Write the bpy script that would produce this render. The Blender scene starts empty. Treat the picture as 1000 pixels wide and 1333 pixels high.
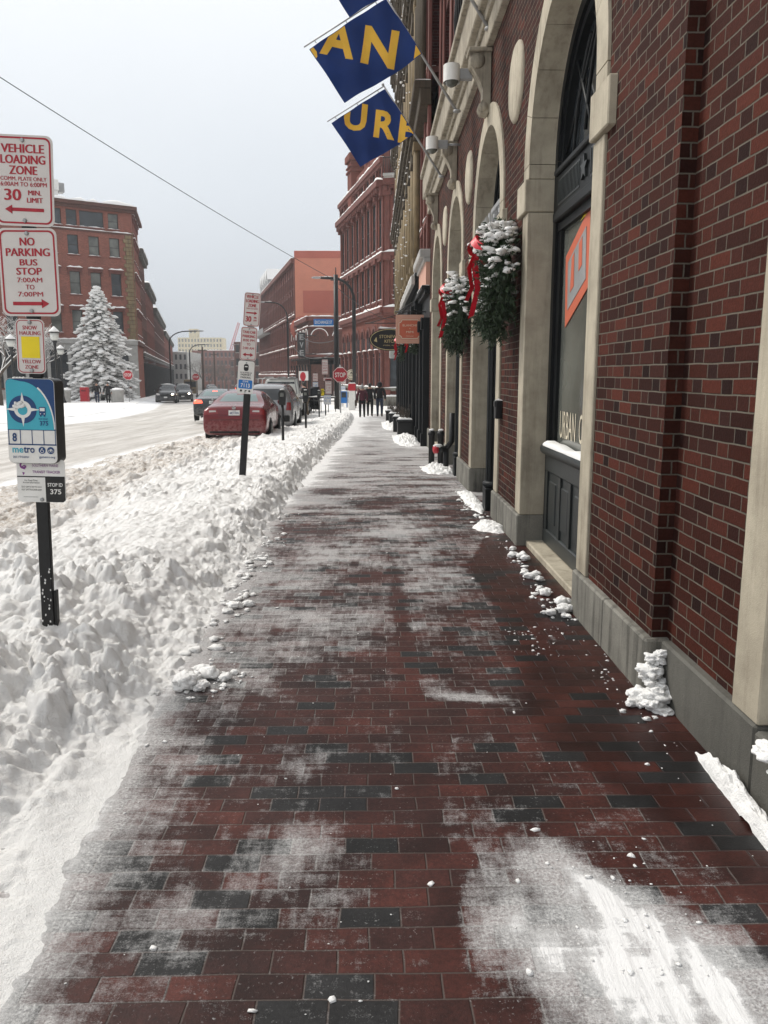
import bpy, bmesh, math, random
import numpy as np
from mathutils import Matrix, Vector, noise as mnoise
R = math.radians
scn = bpy.context.scene
COL = scn.collection
random.seed(7); rng = np.random.default_rng(7)
# ---------------------------------------------------------------- camera
cam_d = bpy.data.cameras.new("camera"); cam = bpy.data.objects.new("camera", cam_d); COL.objects.link(cam)
scn.camera = cam
cam.location = (0, 0, 1.62); cam.rotation_euler = (R(90 - 9.79), 0, R(-0.87))
cam_d.sensor_fit = 'HORIZONTAL'; cam_d.sensor_width = 36; cam_d.lens = 37.44
cam_d.clip_start = 0.05; cam_d.clip_end = 6000
# ---------------------------------------------------------------- sky and sun
SUN_EL, SUN_AZ = 46, 306          # bright part of the overcast: ahead and to the left
w = bpy.data.worlds.new("World"); scn.world = w; w.use_nodes = True
nt = w.node_tree; nt.nodes.clear()
out = nt.nodes.new('ShaderNodeOutputWorld'); bg = nt.nodes.new('ShaderNodeBackground')
sky = nt.nodes.new('ShaderNodeTexSky'); sky.sky_type = 'NISHITA'; sky.sun_disc = False
sky.sun_elevation = R(SUN_EL); sky.sun_rotation = R(SUN_AZ); sky.air_density = 1.0; sky.dust_density = 3.0
hs = nt.nodes.new('ShaderNodeHueSaturation'); hs.inputs['Saturation'].default_value = 0.25
nt.links.new(sky.outputs[0], hs.inputs['Color'])
tc = nt.nodes.new('ShaderNodeTexCoord'); sp = nt.nodes.new('ShaderNodeSeparateXYZ')
nt.links.new(tc.outputs['Generated'], sp.inputs[0])
cr = nt.nodes.new('ShaderNodeValToRGB')
cr.color_ramp.elements[0].position = 0.0; cr.color_ramp.elements[0].color = (.43, .465, .515, 1)
cr.color_ramp.elements[1].position = 0.55; cr.color_ramp.elements[1].color = (.86, .88, .90, 1)
e = cr.color_ramp.elements.new(0.22); e.color = (.60, .64, .685, 1)
nz = nt.nodes.new('ShaderNodeTexNoise'); nz.inputs['Scale'].default_value = 1.6; nz.inputs['Detail'].default_value = 4
nt.links.new(tc.outputs['Generated'], nz.inputs['Vector'])
ad = nt.nodes.new('ShaderNodeMath'); ad.operation = 'MULTIPLY_ADD'; ad.inputs[1].default_value = .22; ad.inputs[2].default_value = -.11
nt.links.new(nz.outputs[0], ad.inputs[0])
a2 = nt.nodes.new('ShaderNodeMath'); nt.links.new(sp.outputs['Z'], a2.inputs[0]); nt.links.new(ad.outputs[0], a2.inputs[1])
nt.links.new(a2.outputs[0], cr.inputs[0])
gn = nt.nodes.new('ShaderNodeVectorMath'); gn.operation = 'SCALE'; gn.inputs['Scale'].default_value = 11.6
nt.links.new(cr.outputs[0], gn.inputs[0])
mx = nt.nodes.new('ShaderNodeMix'); mx.data_type = 'RGBA'; mx.inputs[0].default_value = 0.85
nt.links.new(hs.outputs[0], mx.inputs[6]); nt.links.new(gn.outputs[0], mx.inputs[7])
nt.links.new(mx.outputs[2], bg.inputs[0]); bg.inputs[1].default_value = 0.1
nt.links.new(bg.outputs[0], out.inputs[0])
sd = bpy.data.lights.new("sun", 'SUN'); so = bpy.data.objects.new("sun", sd); COL.objects.link(so)
sd.energy = 2.3; sd.angle = R(14); sd.color = (1, .95, .87)
so.rotation_euler = Vector((.70, -.50, -.89)).to_track_quat('-Z', 'Y').to_euler()
scn.view_settings.view_transform = 'Standard'; scn.view_settings.look = 'None'
scn.view_settings.gamma = 1.0; scn.view_settings.exposure = 0.26
scn.cycles.max_bounces = 6; scn.cycles.diffuse_bounces = 3

# ---------------------------------------------------------------- materials
class NT:
    def __init__(s, name):
        s.m = bpy.data.materials.new(name); s.m.use_nodes = True; s.t = s.m.node_tree
        s.b = s.t.nodes['Principled BSDF']; s.g = None
    def n(s, ty, ins=None, **at):
        o = s.t.nodes.new('ShaderNode' + ty)
        for k, v in at.items(): setattr(o, k, v)
        for k, v in (ins or {}).items(): s.put(o.inputs[k], v)
        return o
    def put(s, sock, v):
        if isinstance(v, bpy.types.NodeSocket): s.t.links.new(v, sock)
        elif hasattr(v, 'outputs'): s.t.links.new(v.outputs[0], sock)
        else:
            if isinstance(v, (tuple, list)) and len(v) == 3 and sock.type == 'RGBA': v = (*v, 1)
            sock.default_value = v
    def ma(s, op, a, b=0.0, c=0.0, clamp=False):
        o = s.n('Math', {0: a, 1: b, 2: c}, operation=op); o.use_clamp = clamp; return o.outputs[0]
    def mix(s, f, a, b, bt='MIX'):
        o = s.n('Mix', data_type='RGBA', blend_type=bt); s.put(o.inputs[0], f); s.put(o.inputs[6], a); s.put(o.inputs[7], b); return o.outputs[2]
    def noise(s, vec, sc, det=4, ro=.55): return s.n('TexNoise', {'Vector': vec, 'Scale': sc, 'Detail': det, 'Roughness': ro}).outputs[0]
    def rng(s, v, a, b, c=0., d=1.):
        return s.n('MapRange', {0: v, 1: a, 2: b, 3: c, 4: d}).outputs[0]
    def set(s, **k):
        for a, v in k.items(): s.put(s.b.inputs[a.replace('_', ' ')], v)
        return s
    def bump(s, h, dist=.01, st=1.0):
        o = s.n('Bump', {'Height': h, 'Distance': dist, 'Strength': st}); s.put(s.b.inputs['Normal'], o.outputs[0])
    def pos(s): return s.n('NewGeometry').outputs['Position']
    def obj(s): return s.n('TexCoord').outputs['Object']
    def uv(s): return s.n('TexCoord').outputs['UV']

def plain(name, c, rough=.6, var=.12, sc=6., metal=0., bump=0., bsc=60., spec=.4, dirt=None):
    t = NT(name); p = t.obj()
    nz = t.noise(p, sc, 5)
    f = t.rng(nz, .3, .7, 1 - var, 1 + var)
    col = t.n('VectorMath', {0: c[:3], 'Scale': f}, operation='SCALE').outputs[0]
    if dirt: col = t.mix(t.rng(t.noise(p, sc * .6, 6, .7), .5, .75, 0, dirt[1]), col, dirt[0])
    t.set(Base_Color=col, Roughness=rough, Metallic=metal, Specular_IOR_Level=spec)
    if bump: t.bump(t.noise(p, bsc, 4), bump)
    return t.m

def brick(name, c1, c2, mortar, h=.0667, L=.315, sp=.66, mw=.0078, bump=.006, dark=.25, rough=.85, stain=None):
    """Flemish-like bond in UV metres"""
    t = NT(name); u = t.n('SeparateXYZ', {0: t.uv()}); U, V = u.outputs[0], u.outputs[1]
    wob = t.noise(t.uv(), 9, 2); U = t.ma('ADD', U, t.ma('MULTIPLY_ADD', wob, .012, -.006)); V = t.ma('ADD', V, t.ma('MULTIPLY_ADD', t.noise(t.uv(), 3, 2), .012, -.006))
    r = t.ma('DIVIDE', V, h); row = t.ma('FLOOR', r); fv = t.ma('SUBTRACT', r, row)
    par = t.ma('MODULO', t.ma('ABSOLUTE', row), 2.)
    uu = t.ma('ADD', t.ma('DIVIDE', U, L), t.ma('MULTIPLY', par, .5)); cu = t.ma('FLOOR', uu); fu = t.ma('SUBTRACT', uu, cu)
    hd = t.ma('GREATER_THAN', fu, sp)
    # distance to joints (in metres)
    du = t.ma('MINIMUM', fu, t.ma('MINIMUM', t.ma('ABSOLUTE', t.ma('SUBTRACT', fu, sp)), t.ma('SUBTRACT', 1., fu)))
    du = t.ma('MULTIPLY', du, L); dv = t.ma('MULTIPLY', t.ma('MINIMUM', fv, t.ma('SUBTRACT', 1., fv)), h)
    d = t.ma('MINIMUM', du, dv)
    d = t.ma('ADD', d, t.ma('MULTIPLY_ADD', t.noise(t.uv(), 120, 2), .003, -.0015))
    m = t.rng(d, mw * .35, mw * .65)
    idv = t.n('CombineXYZ', {0: t.ma('ADD', t.ma('MULTIPLY', cu, 2.), hd), 1: row, 2: 0.})
    wn = t.n('TexWhiteNoise', {0: idv.outputs[0]}, noise_dimensions='3D')
    f1 = t.ma('ADD', t.ma('MULTIPLY', wn.outputs['Value'], .75), t.ma('MULTIPLY', hd, .3))
    col = t.mix(t.rng(f1, .1, .95), c1, c2)
    sep = t.n('SeparateColor', {0: wn.outputs['Color']})
    col = t.n('VectorMath', {0: col, 'Scale': t.rng(sep.outputs[1], 0, 1, 1 - dark, 1 + dark)}, operation='SCALE').outputs[0]
    col = t.n('VectorMath', {0: col, 'Scale': t.rng(t.noise(t.uv(), 45, 5, .7), .3, .7, .75, 1.25)}, operation='SCALE').outputs[0]
    mc = t.n('VectorMath', {0: mortar, 'Scale': t.rng(t.noise(t.uv(), 5, 5, .7), .3, .7, .7, 1.2)}, operation='SCALE').outputs[0]
    col = t.mix(m, mc, col)
    if stain: col = t.mix(t.rng(t.noise(t.uv(), .7, 6, .65), .45, .75, 0, stain[1]), col, stain[0])
    t.set(Base_Color=col, Roughness=rough, Specular_IOR_Level=.1)
    hgt = t.ma('ADD', m, t.ma('MULTIPLY', t.noise(t.uv(), 90, 4), .45))
    t.bump(hgt, bump)
    return t.m

def stone(name, c, c2, rough=.75, sc=3., streak=.5, bump=.002, spk=0.):
    t = NT(name); p = t.pos()
    n1 = t.noise(p, sc, 7, .65)
    st = t.noise(t.n('Mapping', {0: p, 3: (9., 9., .7)}).outputs[0], 1.3, 6, .65)
    f = t.ma('ADD', t.rng(n1, .38, .72, 0, .6), t.rng(st, .48, .75, 0, streak), clamp=True)
    col = t.mix(f, c, c2)
    if spk: col = t.n('VectorMath', {0: col, 'Scale': t.rng(t.noise(p, 260, 2, .8), .3, .7, 1 - spk, 1 + spk)}, operation='SCALE').outputs[0]
    t.set(Base_Color=col, Roughness=rough, Specular_IOR_Level=.25)
    t.bump(t.ma('ADD', t.noise(p, 40, 5, .7), t.noise(p, 260, 2)), bump)
    return t.m

def snowmat(name, dirt=0., c=(.88, .87, .85), bsc=1.):
    t = NT(name); p = t.pos()
    col = c
    if dirt:
        a = t.rng(t.noise(p, 1.1, 7, .65), .42, .68, 0, dirt); b = t.rng(t.noise(p, 14, 6, .7), .35, .7)
        col = t.mix(t.ma('MULTIPLY', a, b), c, (.50, .44, .37))
    n = t.noise(p, 22 * bsc, 6, .68); n2 = t.noise(p, 130 * bsc, 3, .7)
    t.set(Base_Color=col, Roughness=.75, Specular_IOR_Level=.3)
    t.bump(t.ma('ADD', n, t.ma('MULTIPLY', n2, .35)), .018)
    return t.m

def glassmat(name, c=(.03, .035, .04), rough=.08, var=.5):
    t = NT(name); p = t.pos()
    col = t.n('VectorMath', {0: c, 'Scale': t.rng(t.noise(p, .9, 2), .3, .7, 1 - var, 1 + var)}, operation='SCALE').outputs[0]
    t.set(Base_Color=col, Roughness=rough, Specular_IOR_Level=.6); t.bump(t.noise(p, 2.5, 1), .01)
    return t.m

M = {}
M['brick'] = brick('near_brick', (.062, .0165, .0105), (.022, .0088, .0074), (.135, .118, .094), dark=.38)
M['brick_red'] = brick('red_brick', (.215, .064, .048), (.155, .048, .037), (.20, .12, .095), mw=.012, dark=.15, stain=((.10, .05, .045), .5))
M['brick_left'] = brick('orange_red_brick', (.30, .105, .078), (.23, .08, .06), (.20, .13, .10), mw=.012, dark=.15, stain=((.10, .05, .04), .45))
M['brick_brown'] = brick('brown_brick', (.13, .052, .040), (.085, .036, .03), (.16, .11, .09), mw=.012, dark=.2, stain=((.08, .05, .045), .5))
M['brick_dark'] = brick('dark_brick', (.085, .022, .019), (.055, .017, .016), (.11, .07, .06), mw=.010, dark=.2)
M['sandstone'] = plain('red_sandstone', (.15, .050, .039), .8, .25, 2., bump=.004, dirt=((.07, .04, .035), .6))
M['pinkstone'] = plain('pink_sandstone', (.15, .055, .044), .8, .2, 2., bump=.003)
M['lime'] = stone('limestone', (.47, .42, .325), (.19, .16, .12), spk=.06)
M['limed'] = stone('weathered_limestone', (.36, .32, .25), (.13, .11, .085), streak=.8, spk=.1)
M['granite'] = stone('granite', (.23, .22, .19), (.055, .052, .045), sc=1.7, spk=.32, streak=.9)
M['granited'] = stone('damp_granite', (.12, .115, .10), (.05, .048, .043), sc=2.5, spk=.25)
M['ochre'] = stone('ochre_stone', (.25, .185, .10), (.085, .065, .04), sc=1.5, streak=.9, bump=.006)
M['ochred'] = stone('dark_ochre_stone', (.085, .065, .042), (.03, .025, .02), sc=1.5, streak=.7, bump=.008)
M['black'] = plain('black_paint', (.007, .0085, .0095), .5, .3, 3., bump=.001, spec=.2)
M['blackm'] = plain('black_metal', (.007, .007, .0075), .5, .3, 8., bump=.001)
M['grey'] = plain('grey_metal', (.30, .30, .30), .5, .15, 5., metal=.3)
M['galv'] = plain('galvanised', (.34, .35, .35), .5, .15, 30., metal=.6)
M['greyg'] = plain('charcoal_green_paint', (.022, .026, .026), .4, .2, 3., bump=.001)
M['white'] = plain('white_paint', (.72, .71, .68), .5, .06, 8., dirt=((.5, .46, .38), .3))
M['signw'] = plain('sign_white', (.60, .565, .535), .42, .04, 9., dirt=((.50, .45, .40), .25))
M['signr'] = plain('sign_red', (.36, .015, .028), .45, .1, 20.)
M['signb'] = plain('sign_blue', (.015, .16, .48), .45, .08, 20.)
M['navy'] = plain('sign_navy', (.008, .045, .15), .4, .08, 20.)
M['teal'] = plain('sign_teal', (.045, .36, .46), .4, .06, 9.)
M['yellow'] = plain('sign_yellow', (.75, .58, .01), .45, .06, 9.)
M['signk'] = plain('sign_black', (.012, .012, .012), .5, .1, 9.)
M['purple'] = plain('sign_purple', (.22, .05, .24), .5, .1, 9.)
M['stopred'] = plain('stop_red', (.42, .018, .03), .4, .08, 9.)
M['flagb'] = plain('flag_blue', (.002, .027, .15), .75, .12, 3., bump=.003, bsc=9.)
M['flagy'] = plain('flag_yellow', (.78, .46, .05), .7, .08, 3.)
M['orange'] = plain('orange_print', (.50, .115, .06), .5, .06, 5.)
M['peach'] = plain('peach_print', (.55, .30, .22), .55, .05, 5.)
M['cream'] = plain('cream_print', (.62, .55, .42), .55, .06, 5.)
M['red'] = plain('red_ribbon', (.62, .012, .03), .4, .15, 9., bump=.004, bsc=14)
M['needle'] = plain('fir_needles', (.022, .042, .017), .6, .5, 20.)
M['spruce'] = plain('spruce_needles', (.05, .065, .05), .7, .5, 3.)
M['bark'] = plain('bark', (.075, .058, .045), .85, .4, 12., bump=.01, bsc=30)
M['twig'] = plain('twigs', (.11, .085, .07), .85, .3, 12.)
M['snow'] = snowmat('clean_snow')
M['snowd'] = snowmat('trodden_snow', .9)
M['glass'] = glassmat('window_glass')
M['glassl'] = glassmat('painted_reflection_glass', (.12, .125, .11), .12)  # pale grey base colour stands in for bright snow reflected in the panes
M['frame'] = plain('window_frame', (.03, .026, .024), .6, .2, 8.)
M['rubber'] = plain('tyre_rubber', (.014, .014, .014), .8, .3, 20.)
M['lampw'] = plain('lamp_glass', (.55, .55, .52), .35, .1, 8.)
M['gold'] = plain('gold_lettering', (.55, .45, .22), .5, .1, 9.)
M['skin'] = plain('skin', (.45, .26, .19), .6, .06, 9.)
M['concrete'] = stone('concrete', (.42, .41, .39), (.25, .24, .225), sc=2.5, spk=.1)
M['lightbrick'] = plain('pale_yellow_cladding', (.55, .47, .30), .8, .1, .3)

# ---------------------------------------------------------------- mesh helper
_txt = {}
def text2d(s, bold=.012):
    bold = 0. if 'M' in s or 'W' in s else bold
    k = (s, bold)
    if k in _txt: return _txt[k]
    c = bpy.data.curves.new('t', 'FONT'); c.body = s; c.offset = bold; c.resolution_u = 3
    o = bpy.data.objects.new('t', c); COL.objects.link(o)
    bpy.context.view_layer.update()
    me = bpy.data.meshes.new_from_object(o.evaluated_get(bpy.context.evaluated_depsgraph_get()))
    v = np.array([q.co[:2] for q in me.vertices]) if len(me.vertices) else np.zeros((1, 2))
    f = [tuple(p.vertices) for p in me.polygons]
    v = v - v.min(0); v = v / np.maximum(v.max(0), 1e-6)
    bpy.data.objects.remove(o); bpy.data.curves.remove(c); bpy.data.meshes.remove(me)
    _txt[k] = (v, f); return v, f

class MB:
    def __init__(s, T=None): s.v = []; s.f = []; s.mi = []; s.sm = []; s.T = T
    def add(s, vs, fs, mi=0, sm=False):
        b = len(s.v)
        s.v.extend([tuple(s.T @ Vector(q)) for q in vs] if s.T is not None else [tuple(q) for q in vs])
        for f in fs: s.f.append([b + i for i in f]); s.mi.append(mi); s.sm.append(sm)
        return s
    def box(s, x0, x1, y0, y1, z0, z1, mi=0, bev=0.):
        if x0 > x1: x0, x1 = x1, x0
        if y0 > y1: y0, y1 = y1, y0
        if z0 > z1: z0, z1 = z1, z0
        if not bev:
            return s.add([(x0,y0,z0),(x1,y0,z0),(x1,y1,z0),(x0,y1,z0),(x0,y0,z1),(x1,y0,z1),(x1,y1,z1),(x0,y1,z1)],
                  [(0,3,2,1),(4,5,6,7),(0,1,5,4),(1,2,6,5),(2,3,7,6),(3,0,4,7)], mi)
        lo = (x0,y0,z0); hi = (x1,y1,z1); b = min(bev, (x1-x0)/2.01, (y1-y0)/2.01, (z1-z0)/2.01)
        V = []; idx = {}
        for cx in (0,1):
            for cy in (0,1):
                for cz in (0,1):
                    c = (cx,cy,cz)
                    for a in range(3):
                        p = [0,0,0]
                        for k in range(3):
                            e_ = hi[k] if c[k] else lo[k]
                            p[k] = e_ if k == a else (e_ - b if c[k] else e_ + b)
                        idx[(c,a)] = len(V); V.append(tuple(p))
        cen = Vector(((x0+x1)/2,(y0+y1)/2,(z0+z1)/2)); F = []
        for a in range(3):
            o1, o2 = [k for k in range(3) if k != a]
            for sd_ in (0,1):
                q = []
                for (i,j) in ((0,0),(1,0),(1,1),(0,1)):
                    c = [0,0,0]; c[a]=sd_; c[o1]=i; c[o2]=j; q.append(idx[(tuple(c),a)])
                F.append(q)
        for a in range(3):
            o1, o2 = [k for k in range(3) if k != a]
            for i in (0,1):
                for j in (0,1):
                    c0=[0,0,0]; c0[o1]=i; c0[o2]=j; c1=list(c0); c1[a]=1
                    F.append([idx[(tuple(c0),o1)],idx[(tuple(c1),o1)],idx[(tuple(c1),o2)],idx[(tuple(c0),o2)]])
        for c in [(i,j,k) for i in (0,1) for j in (0,1) for k in (0,1)]: F.append([idx[(c,0)],idx[(c,1)],idx[(c,2)]])
        G_ = []
        for f in F:
            p = [Vector(V[i]) for i in f]; n = (p[1]-p[0]).cross(p[2]-p[0]); m = sum(p, Vector())/len(p)
            G_.append(f if n.dot(m-cen) > 0 else f[::-1])
        return s.add(V, G_, mi)
    def prism(s, poly, y0, y1, mi=0, axis='y', sm=False):
        n = len(poly)
        P = {'y': lambda a,b,c: (a,c,b), 'x': lambda a,b,c: (c,a,b), 'z': lambda a,b,c: (a,b,c)}[axis]
        vs = [P(a,b,y0) for a,b in poly] + [P(a,b,y1) for a,b in poly]
        fs = [list(range(n))[::-1], list(range(n,2*n))] + [[i,(i+1)%n,n+(i+1)%n,n+i] for i in range(n)]
        ar = sum(poly[i][0]*poly[(i+1)%n][1]-poly[(i+1)%n][0]*poly[i][1] for i in range(n))
        flip = (ar < 0) != (y1 < y0)
        if axis == 'y': flip = not flip
        if flip: fs = [f[::-1] for f in fs]
        return s.add(vs, fs, mi, sm)
    def tube(s, pts, r, n=8, mi=0, cap=True, sm=True):
        pts = [Vector(p) for p in pts]; rr = r if isinstance(r, (list,tuple)) else [r]*len(pts)
        vs = []; fs = []; up = None
        for i, p in enumerate(pts):
            d = (pts[min(i+1,len(pts)-1)] - pts[max(i-1,0)])
            d = d.normalized() if d.length > 1e-9 else Vector((0,0,1))
            if up is None: up = Vector((1,0,0)) if abs(d.x) < .8 else Vector((0,1,0))
            a = (up - d*up.dot(d)).normalized(); b = d.cross(a); up = a
            for k in range(n):
                t = 2*math.pi*k/n; vs.append(p + (a*math.cos(t)+b*math.sin(t))*rr[i])
        for i in range(len(pts)-1):
            for k in range(n): fs.append([i*n+k, i*n+(k+1)%n, (i+1)*n+(k+1)%n, (i+1)*n+k])
        if cap: fs.append(list(range(n))[::-1]); fs.append([(len(pts)-1)*n+k for k in range(n)])
        return s.add(vs, fs, mi, sm)
    def lathe(s, prof, n=16, c=(0,0,0), mi=0, sm=True, axis='z'):
        vs = []; fs = []
        for r_, h in prof:
            for k in range(n):
                t = 2*math.pi*k/n; a, b = r_*math.cos(t), r_*math.sin(t)
                p = {'z': (a,b,h), 'y': (a,h,-b), 'x': (h,a,b)}[axis]
                vs.append((c[0]+p[0],c[1]+p[1],c[2]+p[2]))
        m = len(prof)
        for i in range(m-1):
            for k in range(n): fs.append([i*n+k, i*n+(k+1)%n, (i+1)*n+(k+1)%n, (i+1)*n+k])
        fs.append(list(range(n))[::-1]); fs.append([(m-1)*n+k for k in range(n)])
        return s.add(vs, fs, mi, sm)
    def text(s, t, cx, z, w_, h, y, mi=0, bold=.012, align='c'):
        v, f = text2d(t, bold); x0 = cx - w_/2 if align == 'c' else cx
        return s.add([(x0+q[0]*w_, y, z+q[1]*h) for q in v], f, mi)
    def blob(s, c, r, sq=(1,1,1), n=2, amp=.3, fr=2., seed=0., mi=0):
        bm = bmesh.new(); bmesh.ops.create_icosphere(bm, subdivisions=n, radius=1)
        vs = []
        for q in bm.verts:
            d = 1 + amp*mnoise.fractal(q.co*fr + Vector((seed*3.1,seed*7.7,c[0]*3+c[1])), 1.0, 2.0, 3)
            vs.append((c[0]+q.co.x*d*r*sq[0], c[1]+q.co.y*d*r*sq[1], c[2]+q.co.z*d*r*sq[2]))
        s.add(vs, [[q.index for q in f.verts] for f in bm.faces], mi, True); bm.free(); return s
    def strip(s, x0, x1, y0, y1, z, h, step=.25, mi=0, cover=1.):
        """uneven snow lying on a ledge, x0..x1 long, y0..y1 deep"""
        L = x1-x0; n = max(2, int(abs(L)/step)); yc = (y0+y1)/2; hw = (y1-y0)/2
        rows = []
        for i in range(n+1):
            x = x0 + L*i/n; k = .55 + .75*mnoise.noise(Vector((x*2.3+z*5, y0*3+z, z*1.7)))
            if i in (0,n): k = .12
            if cover < 1 and mnoise.noise(Vector((x*.9+z*3, z*2.1, y0))) > cover - .5: k = .03
            k = max(k,.03); hh = h*k; ww = hw*(.8+.2*min(1,k*2))
            rows.append([(x,yc-ww,z-.004),(x,yc-ww,z+hh*.55),(x,yc-ww*.6,z+hh),(x,yc+ww*.5,z+hh*1.02),(x,yc+ww,z+hh*.6),(x,yc+ww,z-.004)])
        vs = [p for r_ in rows for p in r_]; fs = []
        for i in range(n):
            for k in range(5): a = i*6+k; fs.append([a,a+1,a+7,a+6] if L > 0 else [a,a+6,a+7,a+1])
        fs.append([0,1,2,3,4,5]); fs.append([n*6+k for k in range(6)][::-1])
        return s.add(vs, fs, mi, True)
    def build(s, name, mats, parent=None, uv=True):
        me = bpy.data.meshes.new(name); me.from_pydata(s.v, [], s.f); me.validate(clean_customdata=False)
        if not isinstance(mats, (list, tuple)): mats = [mats]
        for m in mats: me.materials.append(M[m] if isinstance(m, str) else m)
        if len(me.polygons) == len(s.mi):
            me.polygons.foreach_set('material_index', s.mi); me.polygons.foreach_set('use_smooth', s.sm)
        if uv: autouv(me)
        o = bpy.data.objects.new(name, me); COL.objects.link(o)
        if parent is not None: o.parent = parent
        return o
def autouv(me):
    nl = len(me.loops); co = np.empty(len(me.vertices)*3, 'f'); me.vertices.foreach_get('co', co); co = co.reshape(-1,3)
    li = np.empty(nl, 'i'); me.loops.foreach_get('vertex_index', li)
    nn = np.empty(len(me.polygons)*3, 'f'); me.polygons.foreach_get('normal', nn); nn = nn.reshape(-1,3)
    tot = np.empty(len(me.polygons), 'i'); me.polygons.foreach_get('loop_total', tot)
    N = np.repeat(nn, tot, axis=0)
    if len(N) != nl: return
    P = co[li]; hor = np.abs(N[:,2]) > .75
    tx = np.stack([-N[:,1], N[:,0]], 1); ln = np.maximum(np.linalg.norm(tx, axis=1, keepdims=True), 1e-6); tx = tx/ln
    u = np.where(hor, P[:,0], P[:,0]*tx[:,0]+P[:,1]*tx[:,1]); v = np.where(hor, P[:,1], P[:,2])
    l = me.uv_layers.new(name='UVMap'); l.data.foreach_set('uv', np.stack([u,v],1).ravel().astype('f'))

def thing(name, label, cat, loc=(0,0,0), rz=0., group=None):
    o = bpy.data.objects.new(name, None); COL.objects.link(o); o.location = loc; o.rotation_euler = (0,0,rz)
    o.empty_display_size = .2
    return tag(o, label, cat, group)
def tag(o, label=None, cat=None, group=None, kind=None):
    if label: o['label'] = label
    if cat: o['category'] = cat
    if group: o['group'] = group
    if kind: o['kind'] = kind
    return o
def rigid_copy(root, loc, rz, label):
    r = root.copy(); COL.objects.link(r); r.location = loc; r.rotation_euler = (0,0,rz); r['label'] = label
    for ch in list(root.children):
        c = ch.copy(); COL.objects.link(c); c.parent = r
        for g in list(ch.children):
            d = g.copy(); COL.objects.link(d); d.parent = c
    return r
def G(y): return float(np.interp(y, [8,15,22,32,42,66,73,100,200,400], [0,-.07,-.2,-.42,-.62,-.78,-.85,-1.2,-2.6,-5]))
def shift(y):
    if y < 38: return 0.
    if y < 60: return -.2217*(y-38)**2/44
    return -.2217*11 - .2217*(y-60)

# ---------------------------------------------------------------- numpy noise
def _h(ix, iy, s):
    n = (ix*374761393 + iy*668265263 + s*974711) & 0xffffffff
    n = ((n ^ (n >> 13)) * 1274126177) & 0xffffffff
    return ((n ^ (n >> 16)) & 0xffffff) / float(0xffffff)
def vn(x, y, s=0):
    ix = np.floor(x).astype(np.int64); iy = np.floor(y).astype(np.int64); fx = x-ix; fy = y-iy
    fx = fx*fx*(3-2*fx); fy = fy*fy*(3-2*fy)
    return (_h(ix,iy,s)*(1-fx)+_h(ix+1,iy,s)*fx)*(1-fy)+(_h(ix,iy+1,s)*(1-fx)+_h(ix+1,iy+1,s)*fx)*fy
def fbm(x, y, o=4, s=0, g=.5):
    t = 0; a = 1.; n = 0
    for i in range(o): t = t + a*vn(x*2**i+i*17.3, y*2**i-i*9.1, s+i); n += a; a *= g
    return t/n
def lumps(x, y, cell, s, dens=.7):
    """height field of half-buried chunks, unit height"""
    x = x/cell; y = y/cell; wx = fbm(x*2, y*2, 2, s+50)-.5; wy = fbm(x*2+9, y*2, 2, s+60)-.5
    x = x + wx*.55; y = y + wy*.55
    ix = np.floor(x).astype(np.int64); iy = np.floor(y).astype(np.int64); H = np.zeros_like(x)
    for a in (-1,0,1):
        for b in (-1,0,1):
            jx = ix+a; jy = iy+b
            px = jx+_h(jx,jy,s); py = jy+_h(jx,jy,s+1); r = .22+.62*_h(jx,jy,s+2)**1.8; ta = 1.6*(_h(jx,jy,s+6)-.5); tb = 1.6*(_h(jx,jy,s+7)-.5)
            ex = .7+.7*_h(jx,jy,s+4)
            on = _h(jx,jy,s+3) < dens; dx = (x-px)*ex; dy = (y-py)/ex
            q = r*r-(dx*dx+dy*dy)
            q2 = np.clip(q/(r*r)*1.6, 0, 1)**.45*r*np.clip(.8+(ta*dx+tb*dy)/r*.3, .3, 1.15)
            H = np.maximum(H, np.where(on & (q > 0), q2, 0))
    return H
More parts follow.
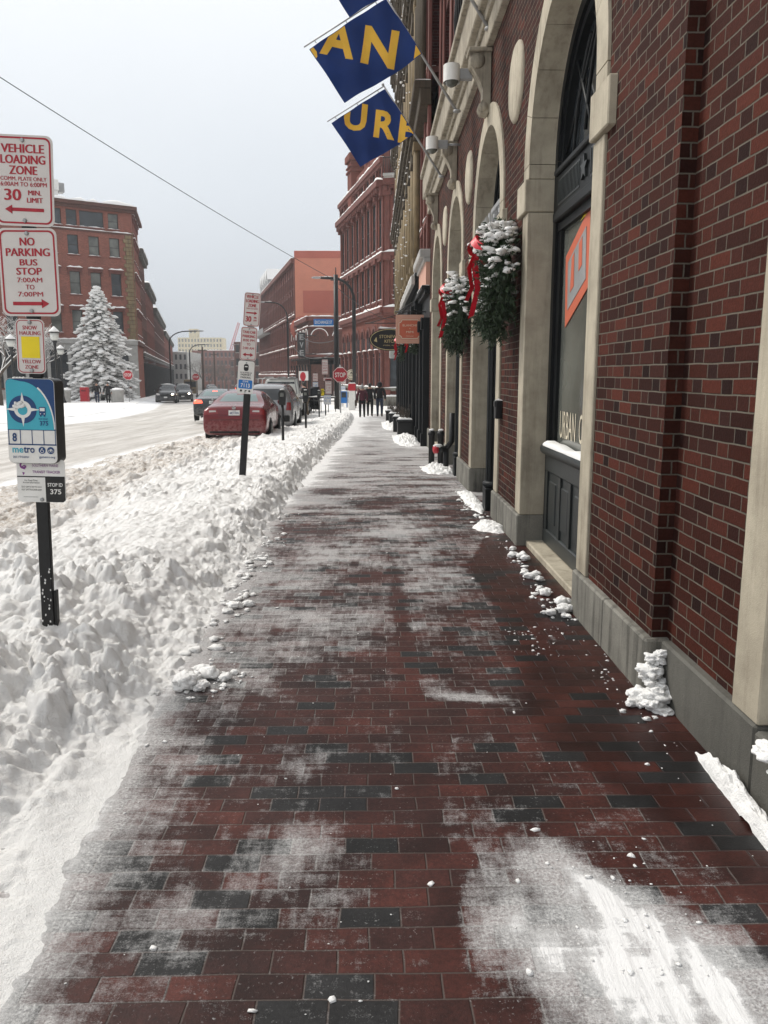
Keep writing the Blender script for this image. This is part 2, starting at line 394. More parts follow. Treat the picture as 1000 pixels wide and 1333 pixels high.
# ---------------------------------------------------------------- ground, snow, road
GY = np.vectorize(G); SH = np.vectorize(shift)
def gau(x, y, cx, cy, sx, sy, a=0.):
    c, s_ = math.cos(a), math.sin(a); u = (x-cx)*c+(y-cy)*s_; v = -(x-cx)*s_+(y-cy)*c
    return np.exp(-(u/sx)**2-(v/sy)**2)
def snowH(x, y):
    """surface height of snow / packed road (absolute z)"""
    x = x - SH(y)
    base = GY(y)
    ylist = [1, 2.5, 4, 6, 9, 14, 20, 40]
    kh = np.interp(y, ylist, [.40, .50, .85, 1.0, .92, .9, .9, .9])
    edge = np.interp(y, [0, 1.8, 3.5, 5.5, 8.7, 14, 27, 45], [-.90, -.93, -1.03, -1.08, -1.16, -1.07, -.90, -.85])
    edge = edge + .12*(fbm(y*1.1, y*0+3, 3, 5)-.5) + .16*(fbm(y*7, x*5, 4, 6)-.5)*np.clip((y-2)/2, .35, 1)
    d = np.clip(edge - x, 0, None)
    prof = np.interp(d, [0, .08, .25, .42, .7, 1.0, 1.5, 2.3, 3.2, 4.2, 5.5, 8, 12, 13.5, 15, 18, 60],
                        [0, .010, .06, .16, .225, .22, .17, .06, 0, -.05, -.11, -.12, -.10, -.02, .12, .14, .15])
    prof = np.where(prof > 0, prof*kh, prof)
    near = np.clip((3.6-y)/1.2, 0, 1)          # smooth powder apron close to the camera
    far = np.clip((y-7)/4, 0, 1)
    chunky = np.clip((d-np.interp(y, [0, 4, 7], [.14, .08, .02]))/.18, 0, 1)*np.clip((5.5-d)/2.2, .0, 1)
    h = base + prof + np.clip((y-6)/3, 0, 1)*.10*np.exp(-((d-.22)/.14)**2)
    big = lumps(x, y, .33, 11, .55); mid = lumps(x+3.1, y, .13, 21, .6); sm = lumps(x, y+1.7, .055, 31, .55)
    z1 = fbm(x*1.3, y*1.3, 4, 3)
    pr = np.clip((fbm(x*1.1+7, y*1.1, 4, 3)-.40)*5.5, .06, 1.25)
    sideamp = np.interp(y, [0, 2.5, 4, 6, 9, 20, 40], [.5, .8, 1.2, 1.0, .75, .7, .55])
    h = h + chunky*sideamp*np.interp(y, [0,5,8,60],[1,1,.72,.72])*(lumps(x+1, y+2, .55, 15, .35)*.10*np.clip((d-.3)/.3, 0, 1) + big*.10*pr*np.clip((d-.25)/.3, 0, 1) + mid*.085*(.25+.8*pr) + lumps(x+6, y, .085, 27, .8)*.050*(.5+.5*pr) + sm*.034*(.3+.7*pr))
    h = h + chunky*.09*(fbm(x*2.2, y*1.8, 4, 41)-.5)
    ec = np.clip(d/.03, 0, 1)*np.exp(-(d/.32)**2)*np.clip((y-3.2)/.8, 0, 1)
    h = h + ec*(lumps(x, y, .10, 61, .5)*.055+lumps(x, y, .045, 63, .5)*.025)
    rs_ = np.clip((d-1.6)/.6, 0, 1)*np.clip((5.0-d)/1.0, 0, 1)
    h = h + rs_*(lumps(x+5, y, .42, 65, .5)*.13+lumps(x+2, y+4, .2, 67, .6)*.07+.05*(fbm(x*1.4, y*1.4, 3, 68)-.5))
    # trench beside the smooth apron near the camera
    h = h - .06*near*np.exp(-((d-.34)/.07)**2) + near*.10*np.clip((d-.38)/.1, 0, 1)*fbm(x*4, y*4, 3, 44)
    # shovelled face further on
    face = np.exp(-((d-.38)/.22)**2)*far
    h = h + face*.16*(fbm(x*6, y*5, 4, 51)-.45) + face*.05
    # holes with brown slush
    for (cx, cy, sx, sy, dp) in ((-4.2, 12.2, .34, .3, .20), (-3.6, 12.9, .75, .35, .10), (-3.0, 8.2, .5, .6, .12), (-5.0, 15.5, .9, .6, .08), (-2.9, 15.2, .5, .5, .1), (-2.6, 5.3, .5, .35, .1), (-3.6, 9.4, .4, .3, .1)):
        h = h - dp*gau(x, y, cx, cy, sx, sy)
    # packed road: wheel ruts running with the street
    rd = np.clip((d-4.3)/1.2, 0, 1)*np.clip((13.2-d)/1.0, 0, 1)
    rut = np.sin((x-.10*(y-20))*3.4+2*fbm(x*.3, y*.06, 2, 71))
    h = h + rd*(.012*rut + .03*(fbm(x*2.5, y*.5, 4, 72)-.5))
    out_ = np.clip((d-12.6)/1.5, 0, 1)
    h = h + out_*(.10*(fbm(x*.9, y*.9, 4, 81)-.4)+.08*lumps(x, y, .5, 85, .4)*np.clip(1-np.abs(d-14)/2.5, 0, 1))
    rg = 1-np.abs(2*fbm(x*7, y*7, 4, 93)-1)
    h = h + np.clip(d/.3, 0, 1)*np.clip((6-d)/2, 0, 1)*(.030*(rg-.7) + .016*(fbm(x*24, y*24, 3, 91)-.5))
    h = np.where(d <= 0, base-.002-.08*np.clip(x-edge, 0, 1), h-.002)
    return h, d, chunky, rd
def sheet(name, X, Y, Z, mat, attrs=None, kind='structure'):
    nr, nc = X.shape; me = bpy.data.meshes.new(name)
    co = np.stack([X,Y,Z], -1).reshape(-1,3).astype('f')
    a = (np.arange(nr-1)[:,None]*nc+np.arange(nc-1)[None,:]).ravel()
    q = np.stack([a, a+1, a+nc+1, a+nc], 1).astype('i')
    p0, p1, p2 = co[q[0,0]], co[q[0,1]], co[q[0,3]]
    if np.cross(p1-p0, p2-p0)[2] < 0: q = q[:, ::-1]
    me.vertices.add(len(co)); me.vertices.foreach_set('co', co.ravel())
    me.loops.add(q.size); me.loops.foreach_set('vertex_index', q.ravel())
    me.polygons.add(len(q)); me.polygons.foreach_set('loop_start', np.arange(0, q.size, 4, dtype='i'))
    me.polygons.foreach_set('use_smooth', np.ones(len(q), bool))
    me.update(calc_edges=True); me.validate()
    for k, v in (attrs or {}).items():
        at = me.attributes.new(k, 'FLOAT', 'POINT'); at.data.foreach_set('value', v.ravel().astype('f'))
    me.materials.append(M[mat] if isinstance(mat, str) else mat)
    o = bpy.data.objects.new(name, me); COL.objects.link(o); o['kind'] = kind
    return o
def bank_mat():
    t = NT('snow_bank'); p = t.pos()
    dz = t.n('Attribute', attribute_name='dirt').outputs['Fac']
    n1 = t.noise(p, 3.2, 7, .68); n2 = t.noise(p, 26, 6, .7)
    f = t.ma('MULTIPLY', t.rng(t.ma('ADD', n1, t.ma('MULTIPLY', dz, .45)), .74, 1.08), t.rng(n2, .3, .62))
    f = t.ma('MULTIPLY', f, dz, clamp=True)
    f2 = t.ma('MULTIPLY', t.rng(t.noise(p, 7, 6, .7), .5, .8, 0, .35), dz)
    col = t.mix(t.ma('ADD', f, f2, clamp=True), (.885, .872, .85), (.46, .385, .31))
    t.set(Base_Color=col, Roughness=.72, Specular_IOR_Level=.3)
    n = t.noise(p, 28, 7, .7); vr = t.n('TexVoronoi', {'Vector': p, 'Scale': 34.}).outputs[0]
    n3 = t.noise(p, 170, 3, .7)
    t.bump(t.ma('ADD', t.ma('ADD', n, t.ma('MULTIPLY', vr, -.10)), t.ma('MULTIPLY', n3, .6)), .015)
    return t.m
def road_mat():
    t = NT('packed_snow_road'); p = t.pos()
    m = t.n('Mapping', {0: p, 2: (0, 0, R(10)), 3: (1.6, .10, 1)})
    tr = t.noise(m.outputs[0], 1.6, 7, .62)
    n1 = t.noise(p, .35, 4); n2 = t.noise(p, 6, 7, .7)
    c = t.mix(t.rng(tr, .34, .64), (.34, .31, .275), (.64, .615, .58))
    c = t.mix(t.rng(n2, .40, .75, 0, .55), c, (.70, .68, .65))
    c = t.mix(t.rng(n1, .5, .75, 0, .4), c, (.42, .38, .33))
    e_ = t.n('Attribute', attribute_name='white').outputs['Fac']
    c = t.mix(t.rng(t.ma('ADD', e_, t.ma('MULTIPLY_ADD', n2, .6, -.3)), .3, .7), c, (.85, .855, .86))
    t.set(Base_Color=c, Roughness=.6, Specular_IOR_Level=.4)
    t.bump(t.ma('ADD', tr, t.ma('MULTIPLY', t.noise(p, 25, 5, .7), .6)), .02)
    return t.m
def paver_mat():
    t = NT('brick_pavers'); p = t.pos(); s = t.n('SeparateXYZ', {0: p}); X, Y = s.outputs[0], s.outputs[1]
    X = t.ma('ADD', X, t.ma('MULTIPLY_ADD', t.noise(p, 2.2, 2), .03, -.015))
    Y = t.ma('ADD', Y, t.ma('MULTIPLY_ADD', t.noise(p, 1.7, 2), .03, -.015))
    h, L = .0925, .185
    r = t.ma('DIVIDE', Y, h); row = t.ma('FLOOR', r); fv = t.ma('SUBTRACT', r, row)
    off = t.n('TexWhiteNoise', {1: row}, noise_dimensions='1D').outputs['Value']
    par = t.ma('ADD', t.ma('MULTIPLY', t.ma('MODULO', t.ma('ABSOLUTE', row), 2.), .5), t.ma('MULTIPLY', off, .16))
    uu = t.ma('ADD', t.ma('DIVIDE', X, L), par); cu = t.ma('FLOOR', uu); fu = t.ma('SUBTRACT', uu, cu)
    du = t.ma('MULTIPLY', t.ma('MINIMUM', fu, t.ma('SUBTRACT', 1., fu)), L)
    dv = t.ma('MULTIPLY', t.ma('MINIMUM', fv, t.ma('SUBTRACT', 1., fv)), h)
    d = t.ma('ADD', t.ma('MINIMUM', du, dv), t.ma('MULTIPLY_ADD', t.noise(p, 90, 2), .003, -.0015))
    joint = t.rng(d, .0012, .0042, 1., 0.)
    idv = t.n('CombineXYZ', {0: cu, 1: row, 2: 3.}); wn = t.n('TexWhiteNoise', {0: idv.outputs[0]}, noise_dimensions='3D')
    a = wn.outputs['Value']; sc = t.n('SeparateColor', {0: wn.outputs['Color']}); b = sc.outputs[1]
    col = t.mix(t.rng(a, 0, .8), (.066, .0175, .0125), (.035, .0125, .0105))
    dk = t.ma('GREATER_THAN', a, .83)
    col = t.mix(dk, col, (.018, .0175, .018))
    col = t.n('VectorMath', {0: col, 'Scale': t.rng(b, 0, 1, .72, 1.25)}, operation='SCALE').outputs[0]
    col = t.n('VectorMath', {0: col, 'Scale': t.rng(t.noise(p, 60, 6, .75), .3, .7, .55, 1.45)}, operation='SCALE').outputs[0]
    col = t.n('VectorMath', {0: col, 'Scale': t.rng(t.noise(p, 3.5, 6, .65), .36, .62, .50, 1.15)}, operation='SCALE').outputs[0]
    wet = t.n('Attribute', attribute_name='wet').outputs['Fac']
    snw = t.n('Attribute', attribute_name='snow').outputs['Fac']
    jc = t.mix(wet, (.10, .08, .07), (.030, .014, .012))
    col = t.mix(joint, col, jc)
    col = t.mix(t.ma('MULTIPLY', wet, .35), col, t.n('VectorMath', {0: col, 'Scale': .6}, operation='SCALE').outputs[0])
    # snow dust
    grain = t.noise(p, 210, 3, .8); med = t.noise(p, 16, 7, .75)
    stv = t.noise(t.n('Mapping', {0: p, 2: (0, 0, R(14)), 3: (3., 22., 1)}).outputs[0], 1.0, 6, .7)
    stb = t.noise(t.n('Mapping', {0: p, 2: (0, 0, R(-12)), 3: (30., 4., 1)}).outputs[0], 1.0, 6, .7)
    big = t.noise(p, 2.6, 4, .6)
    A = t.ma('ADD', t.ma('MULTIPLY', med, 1.3), t.ma('ADD', t.ma('MULTIPLY', stv, 1.0), t.ma('MULTIPLY', stb, .8)))
    A = t.ma('ADD', A, t.ma('MULTIPLY', big, .6))            # about 0.5*2.5 = 1.25 mean
    A = t.ma('ADD', A, t.ma('MULTIPLY_ADD', grain, .9, -.45))
    br = t.ma('MULTIPLY_ADD', sc.outputs[2], .30, -.15)
    key = t.ma('ADD', t.ma('ADD', A, t.ma('MULTIPLY', snw, 1.15)), br)
    key = t.ma('ADD', key, t.ma('MULTIPLY', joint, .16))
    thin = t.rng(key, 2.0, 2.65, 0, .72); thick = t.rng(key, 2.62, 3.5)
    thick = t.ma('MULTIPLY', thick, t.rng(t.noise(t.n('Mapping', {0: p, 2: (0, 0, R(-9)), 3: (70., 5., 1)}).outputs[0], 1.0, 5, .7), .30, .52, .72, 1.))
    g2 = t.rng(t.noise(p, 95, 4, .75), .38, .62)
    thin = t.ma('MULTIPLY', thin, t.ma('MULTIPLY_ADD', g2, .6, .4))
    sn = t.ma('MAXIMUM', thin, thick)
    # granular specks everywhere
    spk = t.rng(t.noise(p, 85, 3, .6), .62, .68, 0, .6); spk = t.ma('MULTIPLY', spk, t.rng(med, .45, .6))
    sn = t.ma('MAXIMUM', sn, t.ma('MULTIPLY', spk, t.rng(snw, -.3, .4)))
    col = t.mix(sn, col, (.82, .81, .80))
    ro = t.rng(wet, 0, 1, .72, .33); ro = t.ma('MAXIMUM', t.ma('ADD', ro, t.ma('MULTIPLY_ADD', med, .3, -.15)), t.ma('MULTIPLY', sn, .8))
    t.set(Base_Color=col, Roughness=ro, Specular_IOR_Level=.22)
    hh = t.ma('ADD', t.ma('MULTIPLY', joint, t.ma('MULTIPLY_ADD', sn, .5, -.5)), t.ma('MULTIPLY', t.noise(p, 130, 4, .7), .22))
    hh = t.ma('ADD', hh, t.ma('MULTIPLY', b, .25)); hh = t.ma('ADD', hh, t.ma('MULTIPLY', sn, t.ma('MULTIPLY_ADD', grain, .7, .5)))
    t.bump(hh, .006)
    return t.m
def walkH(x, y):
    return GY(y) + .006*(fbm(x*1.3, y*1.3, 3, 7)-.5)
# sidewalk
ys = np.concatenate([np.arange(-4, 1.2, .1), np.exp(np.arange(math.log(1.2), math.log(47), .0065))])
xs = np.linspace(-1.9, 2.6, 300)
X, Y = np.meshgrid(xs, ys)
sn = np.interp(Y, [0, 3, 5], [-.14, -.08, .02]) + .25*(fbm(X*1.6, Y*1.1, 4, 99)-.4)
sn += .60*np.clip((Y-4.5)/8, 0, 1)*(fbm(X*1.2, Y*.8, 3, 101)-.12)*1.5
sn += .9*np.clip((Y-4.5)/5, 0, 1)*(fbm(X*1.3+5, Y*4.5, 4, 150)-.5)*1.4
sn += .75*np.clip((Y-10)/16, 0, 1)*(1-.25*fbm(X*2, Y*.6, 3, 103))
edge_ = np.interp(Y, [0, 1.8, 3.5, 5.5, 8.7, 14, 27, 45], [-.90, -.93, -1.03, -1.08, -1.16, -1.07, -.90, -.85])
dd = X-edge_
sn += 1.5*np.clip((Y-9)/5, 0, 1)*np.clip(1-dd/np.interp(Y, [9, 16, 45], [.25, .6, .9]), 0, 1)*fbm(X*5, Y*3, 4, 151)
sn += 1.25*np.exp(-np.clip(dd+.02, 0, None)/.11) + .14*np.exp(-np.clip(dd, 0, None)/.3)*np.clip((Y-2)/4, .2, 1)
for (cx, cy, sx, sy, an, amp) in ((.66,1.95,.22,.32,-.12,1.0),(.76,2.22,.07,.26,.45,.9),(.44,2.08,.18,.15,0,.8),(.52,2.35,.2,.16,.3,.5),(.95,1.75,.12,.3,.2,.6),(.80,1.8,.16,.24,0,.8),(1.03,1.98,.20,.20,0,.45),(1.15,1.6,.3,.3,0,.5),(1.12,4.75,.05,.16,.12,.9),(1.17,4.4,.04,.25,.16,.9),(1.26,4.05,.04,.2,.25,.7),(1.15,3.25,.2,.05,-.3,.55),(1.25,3.0,.06,.14,0,.5),(.62,2.3,.13,.3,.2,.35),
    (-.28,3.14,.12,.16,0,.72),(-.32,2.42,.20,.13,.2,.5),(-.29,2.62,.16,.12,0,.5),(-.12,2.2,.13,.2,0,.3),(.42,3.86,.24,.07,-.35,.85),(.62,3.80,.10,.05,-.5,.7),(.22,4.05,.14,.05,0,.6),
    (-.35,4.6,.5,.22,.1,.42),(-.43,5.2,.5,.3,0,.45),(-.65,6.2,.4,.5,0,.42),(-.35,7.2,.45,.5,0,.62),(.0,8.2,.4,.5,0,.3),(.44,6.4,.34,.9,0,.42),(.35,8.3,.4,.8,0,.45),(.1,5.0,.5,.12,0,.3),(-.7,4.1,.22,.3,0,.5),(-.75,3.1,.12,.4,0,.35),(-.6,2.2,.13,.25,.4,.5),(.3,2.6,.25,.35,0,.28),(.25,3.3,.4,.15,0,.2),(-.33,9.8,.5,.4,0,.35),(.38,11,.8,.6,0,.35)):
    sn += amp*(1.0 if cx > .3 and cy < 2.4 else .8)*gau(X, Y, cx, cy, sx, sy, an)*(.35+1.3*fbm(X*14, Y*4, 4, 140))
# clean swept strip by the wall, clean dark line, foot prints
clean = np.clip((X-np.interp(Y, [0, 2.4, 3.4, 5.4, 6.6, 8, 10], [1.35, 1.15, .72, .84, .78, 1.15, 1.5]))/.10, 0, 1)*np.clip((10-Y)/1.5, 0, 1)*np.clip((Y-2.1)/.4, 0, 1)
sn -= .75*clean
sn -= .5*np.exp(-((X-(.21-.004*Y))/.045)**2)*np.clip((7.5-Y)/2, 0, 1)
frn = np.random.default_rng(3)
for i in range(46):
    fx = frn.uniform(-.8, .7); fy = 2.0+10*frn.random()**1.4; an = frn.uniform(-.25, .25)
    sn -= .35*gau(X, Y, fx, fy, .04, .095, an)*frn.uniform(.5, 1.2)
wt = np.clip(.2 + .8*clean + .45*(fbm(X*1.1, Y*1.1, 3, 120)-.35), 0, 1)
M['pavers'] = paver_mat()
sidewalk = sheet('sidewalk', X, Y, walkH(X, Y), 'pavers', {'snow': sn, 'wet': wt})
# snow bank between sidewalk and road
def fan(x_right, x_left, y0, y1, ky, nc, ext=None, pw=1.35):
    ys = np.concatenate([np.arange(y0, 1.4, .06), np.exp(np.arange(math.log(1.4), math.log(y1), ky))]) if y0 < 1.4 else np.exp(np.arange(math.log(y0), math.log(y1), ky))
    t = np.linspace(0, 1, nc)**pw
    xr = np.array([x_right(y) for y in ys])[:,None]; xl = np.array([x_left(y) for y in ys])[:,None]
    return xr + (xl-xr)*t[None,:], np.repeat(ys[:,None], nc, 1)
X, Y = fan(lambda y: -.74+shift(y), lambda y: -5.6+shift(y), -4, 110, .0037, 520, pw=1.5)
H, d, ch, rd = snowH(X, Y)
dirt = np.clip((d-1.2)/1.5, 0, 1)*.9 + .15 + .35*np.exp(-((d-.32)/.18)**2)*np.clip((Y-6)/4, 0, 1)
dirt -= .5*np.clip((2.6-Y)/1.0, 0, 1)
M['bank'] = bank_mat(); M['roadm'] = road_mat()
sheet('snow_bank', X, Y, H, 'bank', {'dirt': np.clip(dirt, 0, 1.1)})
X, Y = fan(lambda y: -5.3+shift(y), lambda y: -16.2+shift(y), -4, 330, .012, 260, pw=1.0)
H, d, ch, rd = snowH(X, Y)
wh = np.clip(1-rd, 0, 1)*1.1
sheet('road', X, Y, H-.008, 'roadm', {'white': wh})
X, Y = fan(lambda y: -15.3+shift(y), lambda y: -70., -4, 200, .014, 220, pw=1.4)
H, d, ch, rd = snowH(X, Y)
sheet('plaza', X, Y, H+.004, 'snow')
# everything beyond: one broad snowy sheet to the horizon
gy = np.concatenate([np.arange(-60, 120, 3.), np.geomspace(120, 3000, 40)])
gx = np.concatenate([-np.geomspace(3000, 30, 24), np.linspace(-24, 24, 13), np.geomspace(30, 3000, 24)])
X, Y = np.meshgrid(gx, gy)
sheet('ground', X, Y, GY(Y)-.42, 'snowd')
# crossing street and the corner beyond it
ys = np.exp(np.arange(math.log(44.5), math.log(125), .008)); X = np.linspace(-3.5, 40, 200)[None,:]+SH(ys)[:,None]; Y = np.repeat(ys[:,None], 200, 1)
Z = GY(Y) - .03 + .05*(fbm(X*1.5, Y*1.5, 4, 131)-.5)+.05*lumps(X, Y, .5, 133, .3)
sheet('side_street', X, Y, Z, 'snowd')
# loose lumps
def clump(name, label, pts, mat='snow', seed=1, group=None, n=3):
    mb = MB(); c0 = pts[0]
    for i, (x, y, z, r) in enumerate(pts):
        for q in range(3):
            rq = random.Random(seed*31+i*7+q); mb.blob((x-c0[0]+rq.uniform(-.5,.5)*r, y-c0[1]+rq.uniform(-.5,.5)*r, z-G(c0[1])+rq.uniform(-.3,.25)*r), r*rq.uniform(.55,.95), (rq.uniform(.9,1.4), rq.uniform(.9,1.4), rq.uniform(.55,.8)), max(n, 3), .5, 1.3, seed+i*3+q)
    o = mb.build(name, mat); o.location = (c0[0], c0[1], G(c0[1]))
    return tag(o, label, 'snow lump', group)
clump('snow_lump', 'big white chunk of snow at the edge of the bank, lying on the bricks', [(-.985,3.98,.04,.062),(-.90,3.97,.03,.035),(-.955,4.08,.03,.04)], seed=2, n=4)
clump('snow_lump', 'several small joined chunks of snow behind the big chunk at the bank edge', [(-.87,4.12,.03,.045),(-.80,4.10,.022,.032),(-.93,4.20,.03,.04),(-.76,4.18,.012,.022)], seed=9)
clump('snow_lump', 'flat little chunk of snow on the bricks further up beside the bank', [(-.95,5.45,.02,.05),(-.88,5.5,.015,.035),(-.86,5.35,.01,.02)], seed=19)
clump('snow_lump', 'tall white snow heap leaning in the corner of the granite step', [(1.395,3.74,.05,.075),(1.40,3.66,.02,.055),(1.36,3.78,.03,.045),(1.42,3.78,.10,.06),(1.41,3.80,.15,.055),(1.40,3.72,.10,.05),(1.42,3.80,.21,.045),(1.38,3.66,.03,.05),(1.44,3.78,.25,.03)], seed=29, n=4)
clump('snow_lump', 'small round lump of snow just before the heap in the granite corner', [(1.28,3.72,.018,.028),(1.31,3.70,.01,.018)], seed=33)
clump('snow_lump', 'pair of snow lumps against the granite below the dark door panel', [(1.325,5.30,.03,.05),(1.31,5.16,.02,.03),(1.22,5.22,.03,.04),(1.335,5.42,.05,.045),(1.18,5.26,.015,.025)], seed=41)
clump('snow_lump', 'string of small lumps on the bricks below the dark door panel', [(1.30,5.72,.025,.042),(1.27,5.80,.02,.03),(1.22,5.74,.01,.02),(1.30,6.25,.025,.045),(1.24,6.32,.02,.03),(1.33,6.15,.02,.03),(1.27,6.45,.015,.025)], seed=47)
clump('snow_lump', 'low lumps at the foot of the second stone jamb', [(1.32,6.9,.025,.05),(1.27,7.0,.02,.04),(1.34,6.82,.03,.035),(1.31,7.3,.015,.03)], seed=53)
def mound(name, label, cx, cy, lx, ly, h, an=0., seed=0, mat='snow'):
    n = 56; t = np.linspace(-1, 1, n); U, V = np.meshgrid(t, t)
    hgt = np.clip(1-(U**2+V**2)+1.0*(fbm(U*max(1.5,lx*9)+seed, V*max(1.5,ly*9), 4, seed)-.5), 0, 1)**.75
    hgt = hgt*h*(.45+.6*fbm(U*lx*22+seed, V*ly*14, 4, seed+3)+.4*lumps(U*lx+seed, V*ly, .06, seed, .8)) - .006
    c, s_ = math.cos(an), math.sin(an)
    Xm = U*lx*c-V*ly*s_; Ym = U*lx*s_+V*ly*c
    o = sheet(name, Xm, Ym, hgt, mat); del o['kind']; o.location = (cx, cy, G(cy))
    return tag(o, label, 'snow patch')
mound('snow_patch', 'long thin snow ridge along the granite base nearest the camera', 1.405, 2.75, .040, .50, .10, -.03, 3)
mound('snow_patch', 'white snow drift at the corner of the recessed entrance', 1.25, 8.35, .17, .30, .08, .25, 13)
mound('snow_patch', 'snow drift under the black downpipe at the entrance', 1.30, 10.3, .11, 1.0, .07, .0, 17)
mound('snow_patch', 'snow drift by the red capped standpipe', 1.16, 14.1, .28, .7, .12, .0, 21)
mound('snow_patch', 'snow drift in front of the black shopfront far down the wall', .95, 22.0, .35, 2.2, .16, .0, 24)
mound('snow_patch', 'farthest snow drift below the black shopfront', .85, 31.0, .45, 3.5, .2, .0, 27)
clump('snow_lump', 'rounded snow clump on the granite ledge at the right edge of the view', [(1.445,2.62,.30,.055),(1.47,2.60,.35,.04),(1.45,2.55,.24,.05)], seed=71, n=4)
# crumbs
def bits(name, label, cx, cy, sx, sy, n, seed, rmax=.02):
    rb = random.Random(seed); mb = MB()
    for i in range(n):
        r = .004+rmax*rb.random()**2.5; x, y = rb.gauss(0, sx), rb.gauss(0, sy); mb.blob((x, y, r*.3), r, (rb.uniform(.8,1.6), rb.uniform(.8,1.6), .6), 2, .8, 1.8, seed+i)
    o = mb.build(name, 'snow'); o.location = (cx, cy, G(cy)); return tag(o, label, 'snow crumbs', kind='stuff')
bits('snow_crumbs', 'broken crumbs of snow below the dark door panel', 1.27, 5.5, .05, .45, 34, 3, .015)
bits('snow_crumbs', 'broken crumbs of snow beside the granite corner', 1.27, 4.0, .04, .28, 26, 4, .014)
bits('snow_crumbs', 'broken crumbs of snow at the foot of the second stone jamb', 1.28, 6.9, .04, .5, 24, 5, .015)
bits('snow_crumbs', 'broken crumbs around the big chunk at the bank edge', -.86, 4.05, .09, .12, 40, 6, .015)
bits('snow_crumbs', 'broken crumbs of snow along the foot of the snowbank', -1.02, 6.0, .07, 1.3, 150, 7, .028)
bits('snow_crumbs', 'broken crumbs of snow below the entrance jamb', 1.22, 9.6, .07, .8, 50, 8, .03)
mb = MB(); cr_ = random.Random(5)
for i in range(300):
    if i < 90: y = 1.8+cr_.random()**1.5*9; x = -1.0+cr_.random()**2.2*1.1 if cr_.random() < .5 else cr_.uniform(-.9, 1.25)
    elif i < 150: y = 1.9+.7*cr_.random(); x = cr_.gauss(.75, .17)
    elif i < 220: y = cr_.uniform(2.4, 9); x = cr_.gauss(1.27, .05)
    else: y = cr_.uniform(4.4, 5.0); x = cr_.gauss(1.0, .09)-(y-4.7)*.1
    if i > 285: y = cr_.uniform(3.9, 4.2); x = -.75 + cr_.gauss(0, .1)
    r = .002+.009*cr_.random()**4
    mb.blob((x, y, G(y)+r*.2+.002), r, (cr_.uniform(.8, 1.8), cr_.uniform(.8, 1.8), .55), 1, .9, 2, i)
tag(mb.build('snow_crumbs', 'snow'), 'tiny crumbs of snow scattered over the brick sidewalk', 'snow crumbs', kind='stuff')
# ---------------------------------------------------------------- helpers for walls
def wallgrid(mb, L, z0, z1, holes, dep=.22, mi=0, rmi=None, s0=0., yo=0.):
    """wall face at y=yo facing -y, from s0..L, with rectangular openings that have reveals"""
    rmi = mi if rmi is None else rmi
    ss = sorted({s0, L, *[h[0] for h in holes], *[h[1] for h in holes]}); zs = sorted({z0, z1, *[h[2] for h in holes], *[h[3] for h in holes]})
    ss = [q for q in ss if s0 <= q <= L]; zs = [q for q in zs if z0 <= q <= z1]
    for i in range(len(ss)-1):
        j = 0
        while j < len(zs)-1:
            def hole(jj):
                cs, cz = (ss[i]+ss[i+1])/2, (zs[jj]+zs[jj+1])/2
                return any(h[0] < cs < h[1] and h[2] < cz < h[3] for h in holes)
            if hole(j): j += 1; continue
            k = j
            while k+1 < len(zs)-1 and not hole(k+1): k += 1
            mb.add([(ss[i],yo,zs[j]),(ss[i+1],yo,zs[j]),(ss[i+1],yo,zs[k+1]),(ss[i],yo,zs[k+1])], [(0,1,2,3)], mi); j = k+1
    for a, b, c, d in holes:
        y1 = yo+dep
        mb.add([(a,yo,c),(a,y1,c),(a,y1,d),(a,yo,d)], [(0,3,2,1)], rmi); mb.add([(b,yo,c),(b,y1,c),(b,y1,d),(b,yo,d)], [(0,1,2,3)], rmi)
        mb.add([(a,yo,d),(b,yo,d),(b,y1,d),(a,y1,d)], [(0,1,2,3)], rmi); mb.add([(a,yo,c),(b,yo,c),(b,y1,c),(a,y1,c)], [(0,3,2,1)], rmi)
_wc = {}
